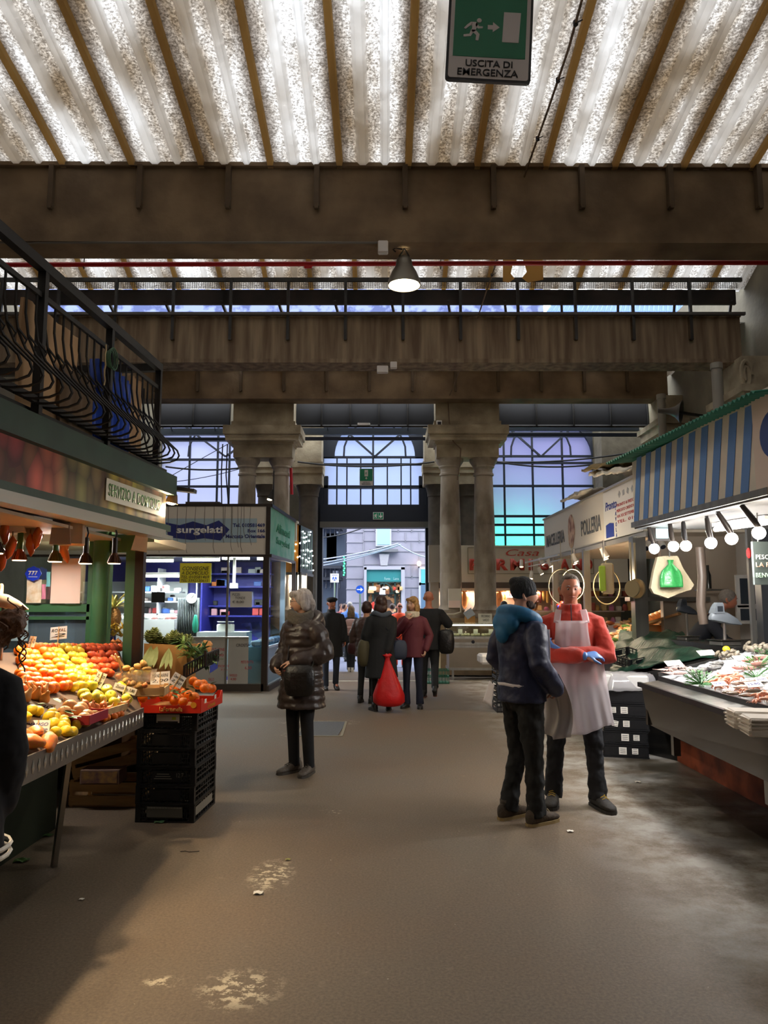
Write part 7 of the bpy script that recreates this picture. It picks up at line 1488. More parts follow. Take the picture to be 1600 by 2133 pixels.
# white spots
WSP = mat('spot_white', 'd9d4cb', .4)
def track(Y, o, lb, e, aim, z=2.3, lit=True):
 p = hp(Y, z, o); t = thing('track_spot', lb, 'lamp', tuple(p)); d = (V(aim)-p).normalized(); m = MB(); m.tube([p-d*.07, p+d*.07], [.035, .04], 12); m.build('lamp_body', WSP, t, smooth=True); m = MB(); m.cyl(p+d*.071, p+d*.075, .034, 12); m.build('lens', MC['warm_lens'] if lit else INK, t); m = MB(); m.bar(p, V((p.x, p.y, 2.44)), .012); m.build('bracket', WSP, t)
 if lit and e: light('spot_light', 'SPOT', p+d*.1, e, (1, .8, .58), .03, aim=aim, spot=85, blend=.8, parent=t)
for i, (Y, o, e, zz) in enumerate(((15.2, .35, 60, 2.36), (15.0, .2, 0, 2.12), (14.9, .05, 60, 2.2), (14.3, .15, 0, 2.36), (13.9, .1, 75, 2.3), (13.0, -.1, 0, 2.3), (12.4, .05, 75, 2.3), (11.3, -.1, 0, 2.28), (10.8, .05, 75, 2.28))):
 q = hp(Y, 0); track(Y, o, 'white cylindrical spotlight on the poultry stall rail, number %s from its far end' % ('one', 'two', 'three', 'four', 'five', 'six', 'seven', 'eight', 'nine')[i], e, (q.x+.5-(.9 if i in (0, 1) else 0), q.y-.2, 1.1), zz)
m_ = MB(); m_.bar(hp(15.3, 2.38, .25), hp(13.2, 2.4, .1), .03); m_.bar(hp(15.3, 2.3, .2), hp(13.2, 2.32, .05), .02); m_.build('lamp_rail', mat('alu', 'b5b0a6', .35, .6), label='white lamp rail jutting past the far end of the poultry stall header', cat='rail')
for i in range(4): track(9.75-.13*i, -.15-.02*i, 'unlit grey-white spotlight under the near corner of the poultry stall, number %s from the post' % ('one', 'two', 'three', 'four')[i], 0, (3.4+.02*i, 8.5, 1.4), 2.3, False)
# poultry counter with meats
c0_, c1_ = hp(14.4, 0, -.1), hp(9.9, 0, .0)
t = thing('meat_counter', 'sloping lit counter of meat and poultry behind the two men', 'counter', (c0_.x+.5, 12, 0)); m_ = MB(); m_.bb((c0_.x-.35, 9.7, 0), (c0_.x+1.1, 14.3, .82)); m_.build('counter_body', mat('counter_dark', '4f4c48', .4), t)
def mc(u, v): return V((c0_.x-.38+1.5*v, 9.7+4.6*u, .86+.38*v))
m_ = MB(); m_.grid(mc, 4, 4, th=(0, 0, -.03)); m_.build('counter_top', mat('tray_metal', 'b0a898', .3, .5), t)
MT = [mat('roast', 'c98a52', .4, var=.4, vs=20), mat('red_meat', 'b8433a', .35, var=.4, vs=18, col2='d98a7a'), mat('chicken', 'e2b98a', .45, var=.2, vs=20), mat('salmon', 'd97a4a', .4, var=.3, vs=16), mat('herb', '5f8a3a', .6, var=.4, vs=30)]
random.seed(77)
for i in range(150):
 u, v = random.random(), random.random(); p = mc(u, v)+V((0, 0, .03)); k = 3 if u > .75 and random.random() < .5 else 1 if 0.2 < u < .35 else 4 if random.random() < .08 else 2 if random.random() < .6 else 0
 m_ = MB(); s = random.uniform(.06, .1); m_.ell((0, 0, 0), (s, s*.65, s*.4), 9, 6, f=lambda d: 1+.15*math.sin(5*d.x+7*d.y)); o = m_.build('meat_piece', MT[k], local=True, smooth='all', label='piece of meat or poultry on the lit sloping counter', cat='meat', group='meat pieces on the poultry counter'); o.location = p; o.rotation_euler = (0, -.25, random.uniform(0, 6))
for i in range(7): p = P(1352+i*9, 1290-i*3.5, 10.2); m_ = MB(); m_.ell(p, (.07, .07, .06), 12, 8); m_.build('bread_loaf', MT[0], label='round golden loaf in the row above the tarpaulin', cat='loaf', group='golden loaves above the tarpaulin', smooth='all')
m_ = MB(); a, b = P(1345, 1302, 10.2), P(1425, 1278, 9.9); m_.bar(a, b, .5, .03); m_.bar(V((a.x, a.y+.1, .5)), a, .4, .05); m_.bar(V((b.x, b.y+.1, .5)), b, .4, .05); m_.build('bread_shelf', mat('beech', 'cf9a62', .6), label='slanting pale wooden board under the golden loaves', cat='board')
# hanging rings and yellow-green bag, plates
for i, (px, py, r) in enumerate(((1170, 1222, .24), (1193, 1218, .22), (1264, 1222, .25))): p = P(px, py, 10.6+i*.2); m_ = MB(); m_.tube([p+V((math.cos(a)*r*.75, 0, math.sin(a)*r)) for a in [k*PI/14 for k in range(29)]], .008, 5); m_.bar(p+V((0, 0, r)), V((p.x, p.y, 2.42)), .006); m_.build('wire_ring', mat('cream_wire', '9c8a64', .6), label='large cream wire hoop hanging in the poultry stall, %s' % ('left of the man in red', 'just behind his head', 'right of the steel post')[i], cat='hoop', smooth=True)
p = P(1258, 1205, 10.4); t = thing('hanging_bag_bundle', 'narrow yellow-green and cream bags hanging beside the steel post', 'bags', tuple(p)); m_ = MB(); m_.box(p+V((.05, 0, 0)), (.17, .05, .42), bev=.03); m_.build('cream_bag', MC['cream_film'], t); m_ = MB(); m_.box(p-V((.03, .04, .0)), (.09, .03, .34), bev=.02); m_.build('green_bag', mat('lime_bag', 'a3c43a', .4), t); m_ = MB(); m_.bar(p+V((0, 0, .2)), V((p.x, p.y, 2.42)), .008); m_.build('hook', STEEL, t)
for i, (px, r) in enumerate(((1316, .1), (1325, .12))): p = P(px, 1226, 9.25+.05*i); m_ = MB(); m_.cyl(p, p+V((.02, .015, 0)), r, 22); m_.bar(p+V((0, 0, r)), V((p.x, p.y, 2.3)), .02); m_.build('hanging_pan', mat('pan_brass', 'c9b48c', .3, .6), label='round pale pan hanging near the fishmonger, %s' % ('left one', 'right one'), cat='pan', smooth=True) if False else m_.build('hanging_pan', mat('pan_brass', 'c9b48c', .3, .6), label='round pale pan hanging near the fishmonger, %s one' % ('left', 'right')[i], cat='pan', smooth=True)
m_ = MB(); p = P(1193, 1214, 10.9); m_.ell(p, .05, 12, 8); m_.build('globe_bulb', MC['warm_bulb'], label='bright warm bulb just left of the red-fleeced man\'s head', cat='lamp', smooth=True); light('globe_light', 'POINT', p-V((0, .1, 0)), 30, (1, .8, .55), .06)
random.seed(12); p = P(1178, 1265, 11.0)
for k in range(9): m_ = MB(); m_.ell(p+V((random.uniform(-.1, .1), random.uniform(-.05, .05), random.uniform(-.05, .1))), .035, 8, 6); m_.build('flower', mat('flower_red', 'd8402e', .5) if k % 3 else mat('flower_blue', '4a4ac0', .5), label='red or blue paper flower behind the man in the red fleece', cat='flower', group='flowers behind the man in red', smooth='all')
m_ = MB(); m_.bb((p.x-.1, p.y-.08, 1.0), (p.x+.1, p.y+.08, p.z-.04)); m_.build('flower_pot', mat('green_pot', '5f8a4a', .6), label='green pot under the red flowers', cat='pot')
# clutter on the roofs
for i, (a, b, c, d, m, lb) in enumerate(((1230, 985, 1300, 975, 'd5d0c6', 'pale plastic sheet draped over the poultry stall roof'), (1170, 1040, 1215, 1020, 'bdb8ae', 'grey plastic sheet end on the poultry stall roof, farther'), (1215, 975, 1320, 950, '8b7a55', 'rolled brown sheet lying above the poultry stall'))):
 Yq = 10.4 if i != 1 else 12.4; p, q = P(a, b, Yq), P(c, d, Yq-1); m_ = MB(); m_.grid(lambda u, v: p.lerp(q, u)+V((.5*v, .1, .06*noise.noise(V((u*8, v*6, i)))+.05*math.sin(v*PI))), 24, 10, th=(0, 0, -.03)); m_.build('roof_sheet', mat('sheet%d' % i, m, .6, bump=.5, bs=10), label=lb, cat='plastic sheet', smooth='all')
# ================================================================== PARMIGIANO STALL behind the columns
Yf = 18.6; t = thing('cheese_stall', 'cheese stall with cream fascia and big red letters behind the columns', 'market stall', (3.4, 18.9, 0)); x0, x1 = P(893, 1, Yf).x, 5.9; zt, zb = P(1, 1136, Yf).z, P(1, 1213, Yf).z
m_ = MB(); m_.bb((x0, Yf, zb), (x1, Yf+.5, zt)); m_.build('fascia', mat('fascia_cream', 'cbc3b1', .6), t); a_, b_ = P(975, 1195, Yf), P(1235, 1141, Yf)
m_ = MB()
for u, v in (((a_.x, a_.z), (b_.x, a_.z)), ((b_.x, a_.z), (b_.x, b_.z)), ((b_.x, b_.z), (a_.x, b_.z)), ((a_.x, b_.z), (a_.x, a_.z))): m_.bar((u[0], Yf-.01, u[1]), (v[0], Yf-.01, v[1]), .012)
m_.build('fascia_border', mat('border_olive', '6b6a4a', .6), t); m_ = MB(); m_.bb((x0, Yf-.02, zb-.14), (x1, Yf+.3, zb)); m_.build('dark_band', mat('dark_band', '4a3f35', .6), t)
RL = mat('letter_red', 'b8402e', .5)
for s, a, b in (('P', 978, 1000), ('A', 1003, 1028), ('R', 1034, 1058), ('M', 1063, 1092), ('I', 1101, 1109), ('G', 1122, 1142), ('I', 1152, 1160), ('A', 1166, 1186), ('N', 1192, 1212), ('O', 1216, 1234)): q, r = P(a, 1188, Yf), P(b, 1164, Yf); text(s, RL, t, V((q.x, Yf-.012, q.z)), (1, 0, 0), U, r.x-q.x, r.z-q.z, bold=.05, ext=.01)
text('Casa', RL, t, V((P(1032, 1, Yf).x, Yf-.012, P(1, 1158, Yf).z)), (1, 0, 0), U, .8, .16, shear=.3)
m_ = MB(); m_.bb((x0, 19.3, 0), (x1, 19.38, zt)); m_.build('back_wall', mat('cheese_back', 'bfae94', .6), t); m_ = MB(); m_.bb((x0, Yf+.1, zb-.2), (x1, 19.3, zb-.14)); m_.build('stall_ceiling', MC['warm_ceiling'], t)
m_ = MB(); m_.bb((x0, Yf, 0), (x0+.12, Yf+.5, zb)); m_.bb((P(1120, 1, Yf).x, Yf, 0), (P(1120, 1, Yf).x+.1, Yf+.1, zb)); m_.build('stall_post', mat('post_grey', '847c70', .5), t)
m_ = MB(); m_.bb((x0+.3, Yf, 0), (x1, Yf+.5, 1.0)); m_.build('counter_front', mat('counter_cream', 'c9c0ae', .5), t)
light('stall_light', 'AREA', (2.6, Yf+.3, zb-.22), 95, (1, .82, .7), 2.4, aim=(2.6, Yf+.6, 0), parent=t, sy=.2)
a, b = P(1055, 1216, 18.95), P(1115, 1216, 18.95); tt = thing('tube_light', 'pink-tinted tube light inside the cheese stall', 'tube light', tuple(a)); m_ = MB(); m_.cyl(a, b, .035, 8); m_.build('tube', mat('pink_tube', 'ff9ae0', .5, es=5, ecol='ff9ae0'), tt); light('tube_area', 'POINT', (a+b)/2-V((0, .1, .1)), 16, (1, .55, .85), .1, parent=tt)
random.seed(51)
for i in range(16):
 px = (1036, 1052, 1100, 1112, 1125, 1140, 1150, 1160, 1172, 1205, 1215, 1040, 1178, 1132, 966, 1222)[i]; p = P(px, 1228, 18.9); L = (.5, .22, .5, .45, .3, .3, .35, .3, .25, .3, .25, .4, .3, .25, .4, .3)[i]; w = .13 if L > .39 else .05; m_ = MB(); m_.tube([p+V((0, 0, .1)), p, p-V((0, 0, L*.5)), p-V((0, 0, L))], [w*.2, w*.7, w, w*.6], 10, round_=True); m_.bar(p+V((0, 0, .1)), V((p.x, p.y, zb-.14)), .01)
 m_.build('hanging_ham' if w > .1 else 'hanging_salami', mat('ham', 'b8793f', .5, var=.3, vs=6) if w > .1 else [mat('salami', '9a4a3a', .5), mat('caciocavallo', 'dcb25a', .5)][i % 2], smooth=True, label='whole ham hanging in the cheese stall' if w > .1 else 'slender salami or cheese hanging in the cheese stall', cat='ham' if w > .1 else 'salami', group='hanging hams' if w > .1 else 'hanging salami and cheeses')
for lev, z in enumerate((1.75, 1.4, 1.05)):
 m_ = MB(); m_.bb((P(1030, 1, 19).x, 19.0, z-.03), (x1, 19.3, z)); m_.build('back_shelf', mat('glass_shelf', 'c9b9b4', .3), t)
 for i in range(20): x = P(1035, 1, 19).x+i*.16+random.uniform(-.03, .03); m_ = MB(); h = random.uniform(.08, .22); (m_.box((x, 19.12, z+h/2), (.12, .14, h), bev=.02) if i % 2 else m_.lathe((x, 19.12, z), [(.06, 0), (.065, h*.6), (.03, h)], 10)); m_.build('cheese_or_jar', mat('ch%d' % (i % 5), ('e3c58a', 'd98ab0', 'f0e6d0', 'b85a4a', 'd9a860')[i % 5], .5), label='cheese, jar or pack on the shelves of the cheese stall', cat='food', group='goods on the cheese stall shelves')
# refrigerated glass counter in front of the columns
Yg = 16.2; xa, xb = P(922, 1, Yg).x, P(1022, 1, Yg).x; t = thing('refrigerated_counter', 'stainless refrigerated counter with lit glass top in front of the right columns', 'counter', ((xa+xb)/2, Yg, 0)); zc = P(1, 1326, Yg).z; zt = P(1, 1300, Yg).z
m_ = MB(); m_.bb((xa, Yg, .22), (xb, Yg+.7, zc-.05)); m_.build('counter_body', mat('warm_steel', '8f8373', .35, .7, var=.15, vs=1.5), t)
for z in (zc-.05, .72, .66, .2): m_ = MB(); m_.bb((xa-.02, Yg-.03, z), (xb+.02, Yg+.72, z+.05)); m_.build('steel_trim', STEEL, t)
m_ = MB(); m_.bb((xa, Yg, zc), (xb, Yg+.01, zt)); m_.bb((xa, Yg, zt), (xb, Yg+.6, zt+.01)); m_.build('glass_case', MC['clear_glass'], t)
for x in (xa, xb): m_ = MB(); m_.bar((x, Yg, zc), (x, Yg, zt+.02), .02); m_.bar((x, Yg+.6, zc), (x, Yg+.6, zt+.02), .02); m_.build('case_post', STEEL, t)
for x in (xa+.08, xb-.08): m_ = MB(); m_.bar((x, Yg+.05, 0), (x, Yg+.05, .22), .04); m_.build('leg', STEEL, t)
m_ = MB(); m_.cyl((xa+.03, Yg+.03, zt-.02), (xb-.03, Yg+.03, zt-.02), .012, 8); m_.build('case_light', mat('case_glow', 'fff4d8', .5, es=6), t); m_ = MB(); m_.cyl((P(967, 1, Yg).x, Yg-.035, .78), (P(967, 1, Yg).x, Yg-.03, .78), .035, 16); m_.build('round_logo', INK, t)
for i in range(14): m_ = MB(); x = xa+.08+i*(xb-xa-.16)/13; m_.box((x, Yg+.2+.1*(i % 3), zc+.03), (.07, .1, .05), bev=.015); m_.build('cheese_piece', mat('pale_cheese', 'efe3b4', .5), label='pale cheese piece in the lit refrigerated case', cat='cheese', group='cheese pieces in the refrigerated case')
for i in range(3): m_ = MB(); x = xa+.25+i*.32; m_.box((x, Yg+.1, zc+.1), (.09, .01, .1)); m_.build('price_tag', mat('tag_cream', 'f0ead0', .6), label='small cream tag in the refrigerated case, %s' % ('left', 'middle', 'right')[i], cat='tag')
c = P(1012, 1288, 16.9); m_ = MB(); m_.box((c.x, 17.0, c.z), (.3, .02, .2)); sg = m_.build('tag_sign', mat('sign_cream', 'ddd5c4', .6), label='small framed sign reading PECORINO SARDO on the column plinth', cat='sign'); tp('PECORINO', INK, 1003, 1281, 1021, 1286, 16.985, sg); tp('SARDO', INK, 1006, 1289, 1019, 1294, 16.985, sg)
c = P(980, 1292, 16.9); m_ = MB(); m_.box((c.x, 17.0, c.z), (.22, .12, .17)); m_.build('small_box', CARD, label='small tan box beside the framed sign on the column plinth', cat='box')
a, b = P(937, 1226, 17.35), P(961, 1266, 17.35); t = thing('electric_box', 'cream electric box with pink sticker on the left shaft of the right columns', 'box', tuple(a)); m_ = MB(); m_.bb((a.x-.03, 17.32, b.z), (b.x, 17.46, a.z)); m_.build('box_body', mat('panel_cream', 'd9cdb8', .6), t); m_ = MB(); m_.bb((a.x-.03, 17.31, b.z), (b.x-.02, 17.325, b.z+.16)); m_.build('pink_sticker', PINKP, t)
pipe('cable', [P(960, 1262, 17.3), P(960, 1275, 17.3), P(945, 1280, 17.2), P(925, 1280, 17.0), P(918, 1290, 16.9)], .018, mat('cream_cable', 'c9bda5', .6), 'cream cable looping from the electric box down to the refrigerated counter', 'cable')
a = P(977, 1278, 16.95); m_ = MB(); m_.box((a.x, 16.9, a.z), (.2, .04, .17), rot=Matrix.Rotation(-.6, 3, 'Y')); m_.build('tilted_display', mat('tilt_grey', '8a8f95', .3), label='tilted grey display panel at the foot of the right-hand shaft', cat='display')
for px, lb in ((903, 'tall grey cabinet on the jamb right of the portal'),): a, b = P(893, 1213, 18.3), P(918, 1136, 18.3); m_ = MB(); m_.bb((a.x, 18.2, a.z), (b.x, 18.5, b.z)); m_.bb((a.x+.03, 18.3, 0), (b.x-.05, 18.5, a.z)); m_.build('jamb_cabinet', mat('jamb_grey', 'a29b8e', .6), label=lb, cat='cabinet')
# crates left and behind the blue man
gb = G(905, 1420);
def simplecrate(c, w, d, h, m, lb, n=2):
 t = thing('plastic_crate', lb, 'crate', tuple(c))
 for k in range(n):
  z0 = c.z+k*h/n; hh = h/n; m_ = MB()
  for z in (z0+.012, z0+hh*.5, z0+hh-.012):
   for a, b in (((-1, -1), (1, -1)), ((1, -1), (1, 1)), ((1, 1), (-1, 1)), ((-1, 1), (-1, -1))): m_.bar((c.x+a[0]*w/2, c.y+a[1]*d/2, z), (c.x+b[0]*w/2, c.y+b[1]*d/2, z), .012, .02)
  for i in range(9): x = c.x-w/2+w*i/8; m_.bar((x, c.y-d/2, z0), (x, c.y-d/2, z0+hh), .012); m_.bar((x, c.y+d/2, z0), (x, c.y+d/2, z0+hh), .012)
  m_.build('crate_wall', m, t)
 m_ = MB(); m_.box((c.x, c.y, c.z+.02), (w*.98, d*.98, .015)); m_.build('crate_floor', m, t)
simplecrate(V((gb.x, 15.6, 0)), .52, .36, .27, mat('crate_green', '2b6a52', .5), 'green plastic crate on the floor left of the refrigerated counter', 1)
p = P(908, 1390, 15.9); m_ = MB(); m_.box((p.x, 15.9, .45), (.18, .2, .36)); m_.build('paper_sack', mat('sack_cream', 'd6c6a4', .8, bump=.3, bs=8), label='cream paper sack beside the green crate', cat='sack')
simplecrate(V((P(1037, 1, 11.5).x, 11.6, 0)), .45, .45, .66, BLACKP, 'stack of black lattice crates behind the man in the blue jacket', 4)
p = P(1030, 1382, 11.5); m_ = MB(); m_.box((p.x+.05, 11.55, .76), (.55, .45, .14), bev=.03); m_.build('polystyrene_box', MC['styrofoam'], label='white film-covered box on the black crates behind the blue-jacketed man', cat='box')
# ================================================================== PEOPLE
SK = mat('skin', 'c98f72', .5, var=.12, vs=9, sss=.1); SKP = mat('skin_pale', 'd6a68b', .5, var=.12, vs=9, sss=.1); SKR = mat('skin_ruddy', 'c07a5e', .5, var=.15, vs=9, sss=.1)
EYEW = mat('eye_white', 'bfaea4', .3); EYED = mat('eye_dark', '2a1d18', .3); LIP = mat('lip', 'a8604f', .5)
def cloth(n, c, r=.85, bump=.35, bs=9, var=.25, vs=4, sheen=0): return mat(n, c, r, var=var, vs=vs, bump=bump, bs=bs, sheen=sheen)
def gs(d, c, w): return math.exp(-((d-V(c).normalized()).length/w)**2)
def headmesh(mb, c, s, M, nose=1):
 def f(d):
  q = 1.0
  q += .17*nose*gs(d, (0, -1, -.13), .13)+.07*gs(d, (0, -1, .06), .11)+.05*gs(d, (0, -1, -.2), .2)
  for sx in (-1, 1): q += -.09*gs(d, (sx*.33, -.92, .1), .17)+.03*gs(d, (sx*.28, -.92, .3), .16)+.03*gs(d, (sx*.5, -.75, -.2), .25)+.03*gs(d, (sx*.13, -.97, -.22), .09)
  q += .05*gs(d, (0, -.93, -.42), .14)-.03*gs(d, (0, -.95, -.5), .06)+.09*gs(d, (0, -.75, -.78), .22)
  if d.z < 0: q *= 1-.12*(-d.z)**1.5*(1 if d.y < 0 else 2)
  return q
 n, m = 40, 30; rings = []
 for j in range(m+1):
  th = min(max(PI*j/m, .03), PI-.03); row = []
  for k in range(n):
   ph = 2*PI*k/n; d = V((math.sin(th)*math.cos(ph), math.sin(th)*math.sin(ph), -math.cos(th))); q = f(d); nr = 1-.22*max(0, -d.z)
   row.append(c+M@(V((d.x*.074*nr, d.y*.094, d.z*.112))*q*s))
  rings.append(row)
 mb.loft(rings)
 for sx in (-1, 1):
  o = c+M@V((sx*.074*s, .012*s, -.004*s)); mb.tube([o+M@V((0, .012, .028))*s, o+M@V((sx*.01, .022, .012))*s, o+M@V((sx*.008, .016, -.012))*s, o+M@V((0, .004, -.028))*s], [.008*s, .011*s, .01*s, .008*s], 8, round_=True)
def handmesh(mb, w, f, nr, side, s, curl=.4, th=1):
 """w wrist point, f finger direction, nr palm normal; curl bends the fingers toward nr"""
 f = f.normalized(); nr = (nr-f*nr.dot(f)).normalized(); x = f.cross(nr)*side
 mb.loft([[w+f*(a*s)+x*(math.cos(k*PI/6)*b*s)+nr*(math.sin(k*PI/6)*h*s) for k in range(12)] for a, b, h in ((-.02, .02, .018), (.0, .026, .018), (.03, .038, .016), (.07, .042, .014), (.088, .038, .011), (.094, .03, .006))])
 for i, (o, L) in enumerate(((-.031, .068), (-.0105, .078), (.0105, .072), (.031, .057))):
  p = w+f*(.08*s)+x*(-o*s); pts = [p]; a = 0
  for q in (.45, .3, .25): a += curl*(1+.12*i); p = p+(f*math.cos(a)+nr*math.sin(a))*(L*q*s); pts.append(p)
  mb.tube(pts, [.0095*s, .0088*s, .008*s, .0068*s], 8, round_=True)
 b = w+f*.02*s+x*.024*s; d1 = (f*.6+x*.75+nr*.25*th).normalized(); d2 = (f*.85+x*.35+nr*.4*th).normalized(); mb.tube([b, b+d1*.035*s, b+d1*.035*s+d2*.028*s, b+d1*.035*s+d2*.05*s], [.013*s, .0115*s, .0095*s, .008*s], 8, round_=True)
def figure(label, loc, rz, H, top, leg, arms=None, legs=None, skin=SK, head=(0, 0, 0), shoes=None, vox=.012, fem=0, lean=0, neckf=0, name='person', hands=True, curl=.45, palm=None, face=True, collar=None):
 """a person facing local -Y. arms: ((elbow),(wrist),(finger direction)) for the +x and -x side; legs: (knee, ankle, toe yaw) likewise"""
 s = H/1.75; S = lambda x, y, z: V((x*s, y*s, z*s)); sw = .185-.02*fem
 arms = arms or [((.25, .02, 1.16), (.26, -.05, .93), (0, -.1, -1)), ((-.25, .02, 1.16), (-.26, -.05, .93), (0, -.1, -1))]
 legs = legs or [((.1, -.02, .5), (.11, .02, .09), .2), ((-.1, -.02, .5), (-.11, .02, .09), -.2)]
 def ln(p): return V((p[0], p[1]-lean*max(0, p[2]-.95), p[2]))
 b = MB(); hc = ln((0, -.02-neckf, 1.635)); M = Matrix.Rotation(head[0], 3, 'Z')@Matrix.Rotation(head[1], 3, 'X')@Matrix.Rotation(head[2], 3, 'Y')
 headmesh(b, S(*hc), s, M)
 b.tube([S(*ln((0, .015, 1.42))), S(*ln((0, .01, 1.5))), S(*(hc+V((0, .02, -.03))))], [.075*s, .056*s, .052*s], 14)
 def torso(m, rr, dx=0):
  m.loft([[S(*ln((rx*math.cos(a)*(1), cy+ry*math.sin(a), z))) for a in [k*PI/12 for k in range(24)]] for z, rx, ry, cy in rr])
 torso(b, [(.84, .1, .08, 0), (.9, .155, .1, 0), (1.0, .15, .1, 0), (1.12, .13, .09, 0), (1.3, .15, .1, 0), (1.4, .15, .08, .01), (1.46, .09, .06, .01), (1.5, .05, .05, .01)])
 SH = [S(*ln((sd*(sw-.015), .01, 1.375))) for sd in (1, -1)]
 for i, sd in enumerate((1, -1)):
  e, w, fd = arms[i]; e = S(*ln(e)); w = S(*ln(w)); b.tube([SH[i], e, w], [.034*s, .034*s, .025*s], 12, round_=True)
  if hands: handmesh(b, w, V(fd), V(palm[i]) if palm else V((-sd, -.2, 0)), sd if palm is None or len(palm) < 3 else palm[2]*sd, s*.98, curl)
  k, a, ty = legs[i][:3]; b.tube([S(sd*.085, 0, .9), S(*k), S(*a), S(a[0], a[1], .05)], [.075*s, .045*s, .035*s, .035*s], 12)
  tv = Matrix.Rotation(ty, 3, 'Z')@V((0, -1, 0)); tz = a[2]-.09; b.tube([S(a[0], a[1], .04+tz), S(a[0], a[1], .035+tz)+tv*.12*s], [.035*s, .028*s], 10, round_=True)
 P_ = b.build(name, skin, vox=vox if not hands else min(vox, .0065 if vox < .012 else .009), sm=2, local=True, label=label, cat='person'); P_.location = loc; P_.rotation_euler = (0, 0, rz)
 if face:
  for sx in (-1, 1):
   e = MB(); c = S(*hc)+M@(V((sx*.029, -.0795, .012))*s); e.ell(c, .0088*s, 10, 8); eo = e.build('eye', EYEW, P_, local=True, smooth='all'); e = MB(); e.ell(c+M@V((0, -.0062*s, 0)), (.0055*s, .004*s, .0058*s), 8, 6); e.build('iris', EYED, eo, local=True)
   e = MB(); e.tube([S(*hc)+M@(V((sx*.014, -.09, .034))*s), S(*hc)+M@(V((sx*.03, -.09, .039))*s), S(*hc)+M@(V((sx*.047, -.08, .033))*s)], .0032*s, 6); e.build('eyebrow', top.get('brow', EYED), P_, local=True)
  e = MB(); e.tube([S(*hc)+M@(V((-.024, -.087, -.047))*s), S(*hc)+M@(V((0, -.1, -.046))*s), S(*hc)+M@(V((.024, -.087, -.047))*s)], [.003*s, .0065*s, .003*s], 6); e.build('lips', LIP, P_, local=True)
 # trousers
 if leg:
  m = MB(); torso(m, [(.8, .11, .1, 0), (.86, .17, .125, .005), (.98, .165, .12, .005), (1.04, .155, .115, 0)]); w_ = leg.get('w', 1)
  for i, sd in enumerate((1, -1)):
   k, a, ty = legs[i][:3]; k = V(k); a = V(a); m.tube([S(sd*.088, 0, .9), S(*(V((sd*.09, 0, .78)).lerp(k, .3))), S(*k), S(*k.lerp(a, .5)), S(*(a+V((0, 0, leg.get('hem', -.03)))))], [.098*s*w_, .088*s*w_, .068*s*w_, .06*s*w_, leg.get('ankle', .06)*s*w_], 14)
  T_ = m.build('trousers', leg['mat'], P_, local=True, vox=.011 if vox < .013 else .014, sm=3)
  if leg.get('crease'): tx = bpy.data.textures.get('wt') or bpy.data.textures.new('wt', 'CLOUDS'); tx.noise_scale = .07; dm = T_.modifiers.new('folds', 'DISPLACE'); dm.texture = tx; dm.strength = .03; dm.texture_coords = 'LOCAL'
 # shoes
 for i, sd in enumerate((1, -1)):
  k, a, ty = legs[i][:3]; tv = Matrix.Rotation(ty, 3, 'Z'); base = S(a[0], a[1], a[2]-.09); sk = (shoes or {}).get('k', 1); pit = legs[i][3] if len(legs[i]) > 3 else 0; Tm = tv@Matrix.Rotation(pit, 3, 'X')
  def W(x, y, z): return base+Tm@(V((x, y, z))*s*sk)
  m = MB(); m.loft([[W(math.cos(q)*w, y+0, max(.012, z0+math.sin(q)*h)) for q in [j*PI/8 for j in range(16)]] for y, w, z0, h in ((.085, .012, .04, .02), (.075, .03, .05, .05), (.03, .036, .055, .06), (-.01, .038, .055, .055), (-.06, .042, .045, .038), (-.11, .046, .038, .03), (-.16, .042, .032, .024), (-.19, .025, .028, .014), (-.197, .008, .024, .006))]); m.tube([W(0, .02, .06), W(0, .028, .13)], [.043*s, .04*s], 12)
  so = m.build('shoe', (shoes or {}).get('mat', mat('black_shoe', '1c1a19', .5)), P_, local=True, smooth='all')
  m = MB(); ol = [(.085, 0), (.075, .03), (.0, .038), (-.06, .044), (-.12, .048), (-.17, .04), (-.2, .015)]; m.slab([W(x, y, 0) for y, x in ol]+[W(-x, y, 0) for y, x in ol[::-1]], Tm@V((0, 0, .022*s))); m.build('shoe_sole', (shoes or {}).get('sole', mat('dark_sole', '2a2622', .6)), so, local=True)
  if (shoes or {}).get('lace'):
   m = MB()
   for q in range(4): m.tube([W(-.022, -.03-.022*q, .095-.007*q), W(0, -.034-.022*q, .106-.007*q), W(.022, -.03-.022*q, .095-.007*q)], .003*s, 5)
   m.build('laces', shoes['lace'], so, local=True)
 # upper garment
 hem = top.get('hem', .86); tk = top.get('tk', 0); fl = top.get('flare', 0); pf = top.get('puff', 0)
 def prof(z):
  P0 = [(.4, .2, .16), (.7, .19, .15), (.9, .185, .14), (1.0, .178, .135), (1.12, .165, .13), (1.28, .185, .14), (1.36, .185, .13), (1.42, .155, .105), (1.46, .105, .085), (1.5, .07, .07)]
  for (a, x0, y0), (c, x1, y1) in zip(P0, P0[1:]):
   if a <= z <= c: f_ = (z-a)/(c-a); return x0+(x1-x0)*f_, y0+(y1-y0)*f_
  return P0[-1][1:]
 m = MB(); rr = []; z = hem; stp = .02 if pf else .04
 while z < 1.5:
  x, y = prof(z); g = tk+fl*max(0, 1.1-z); bl = pf*abs(math.sin(z*PI/.075)) if pf else 0; rr.append((z, (x+g+bl)*(1-.06*fem), y+g*1.0+bl, .005)); z += stp
 torso(m, rr); sl = top.get('sleeve', .056)
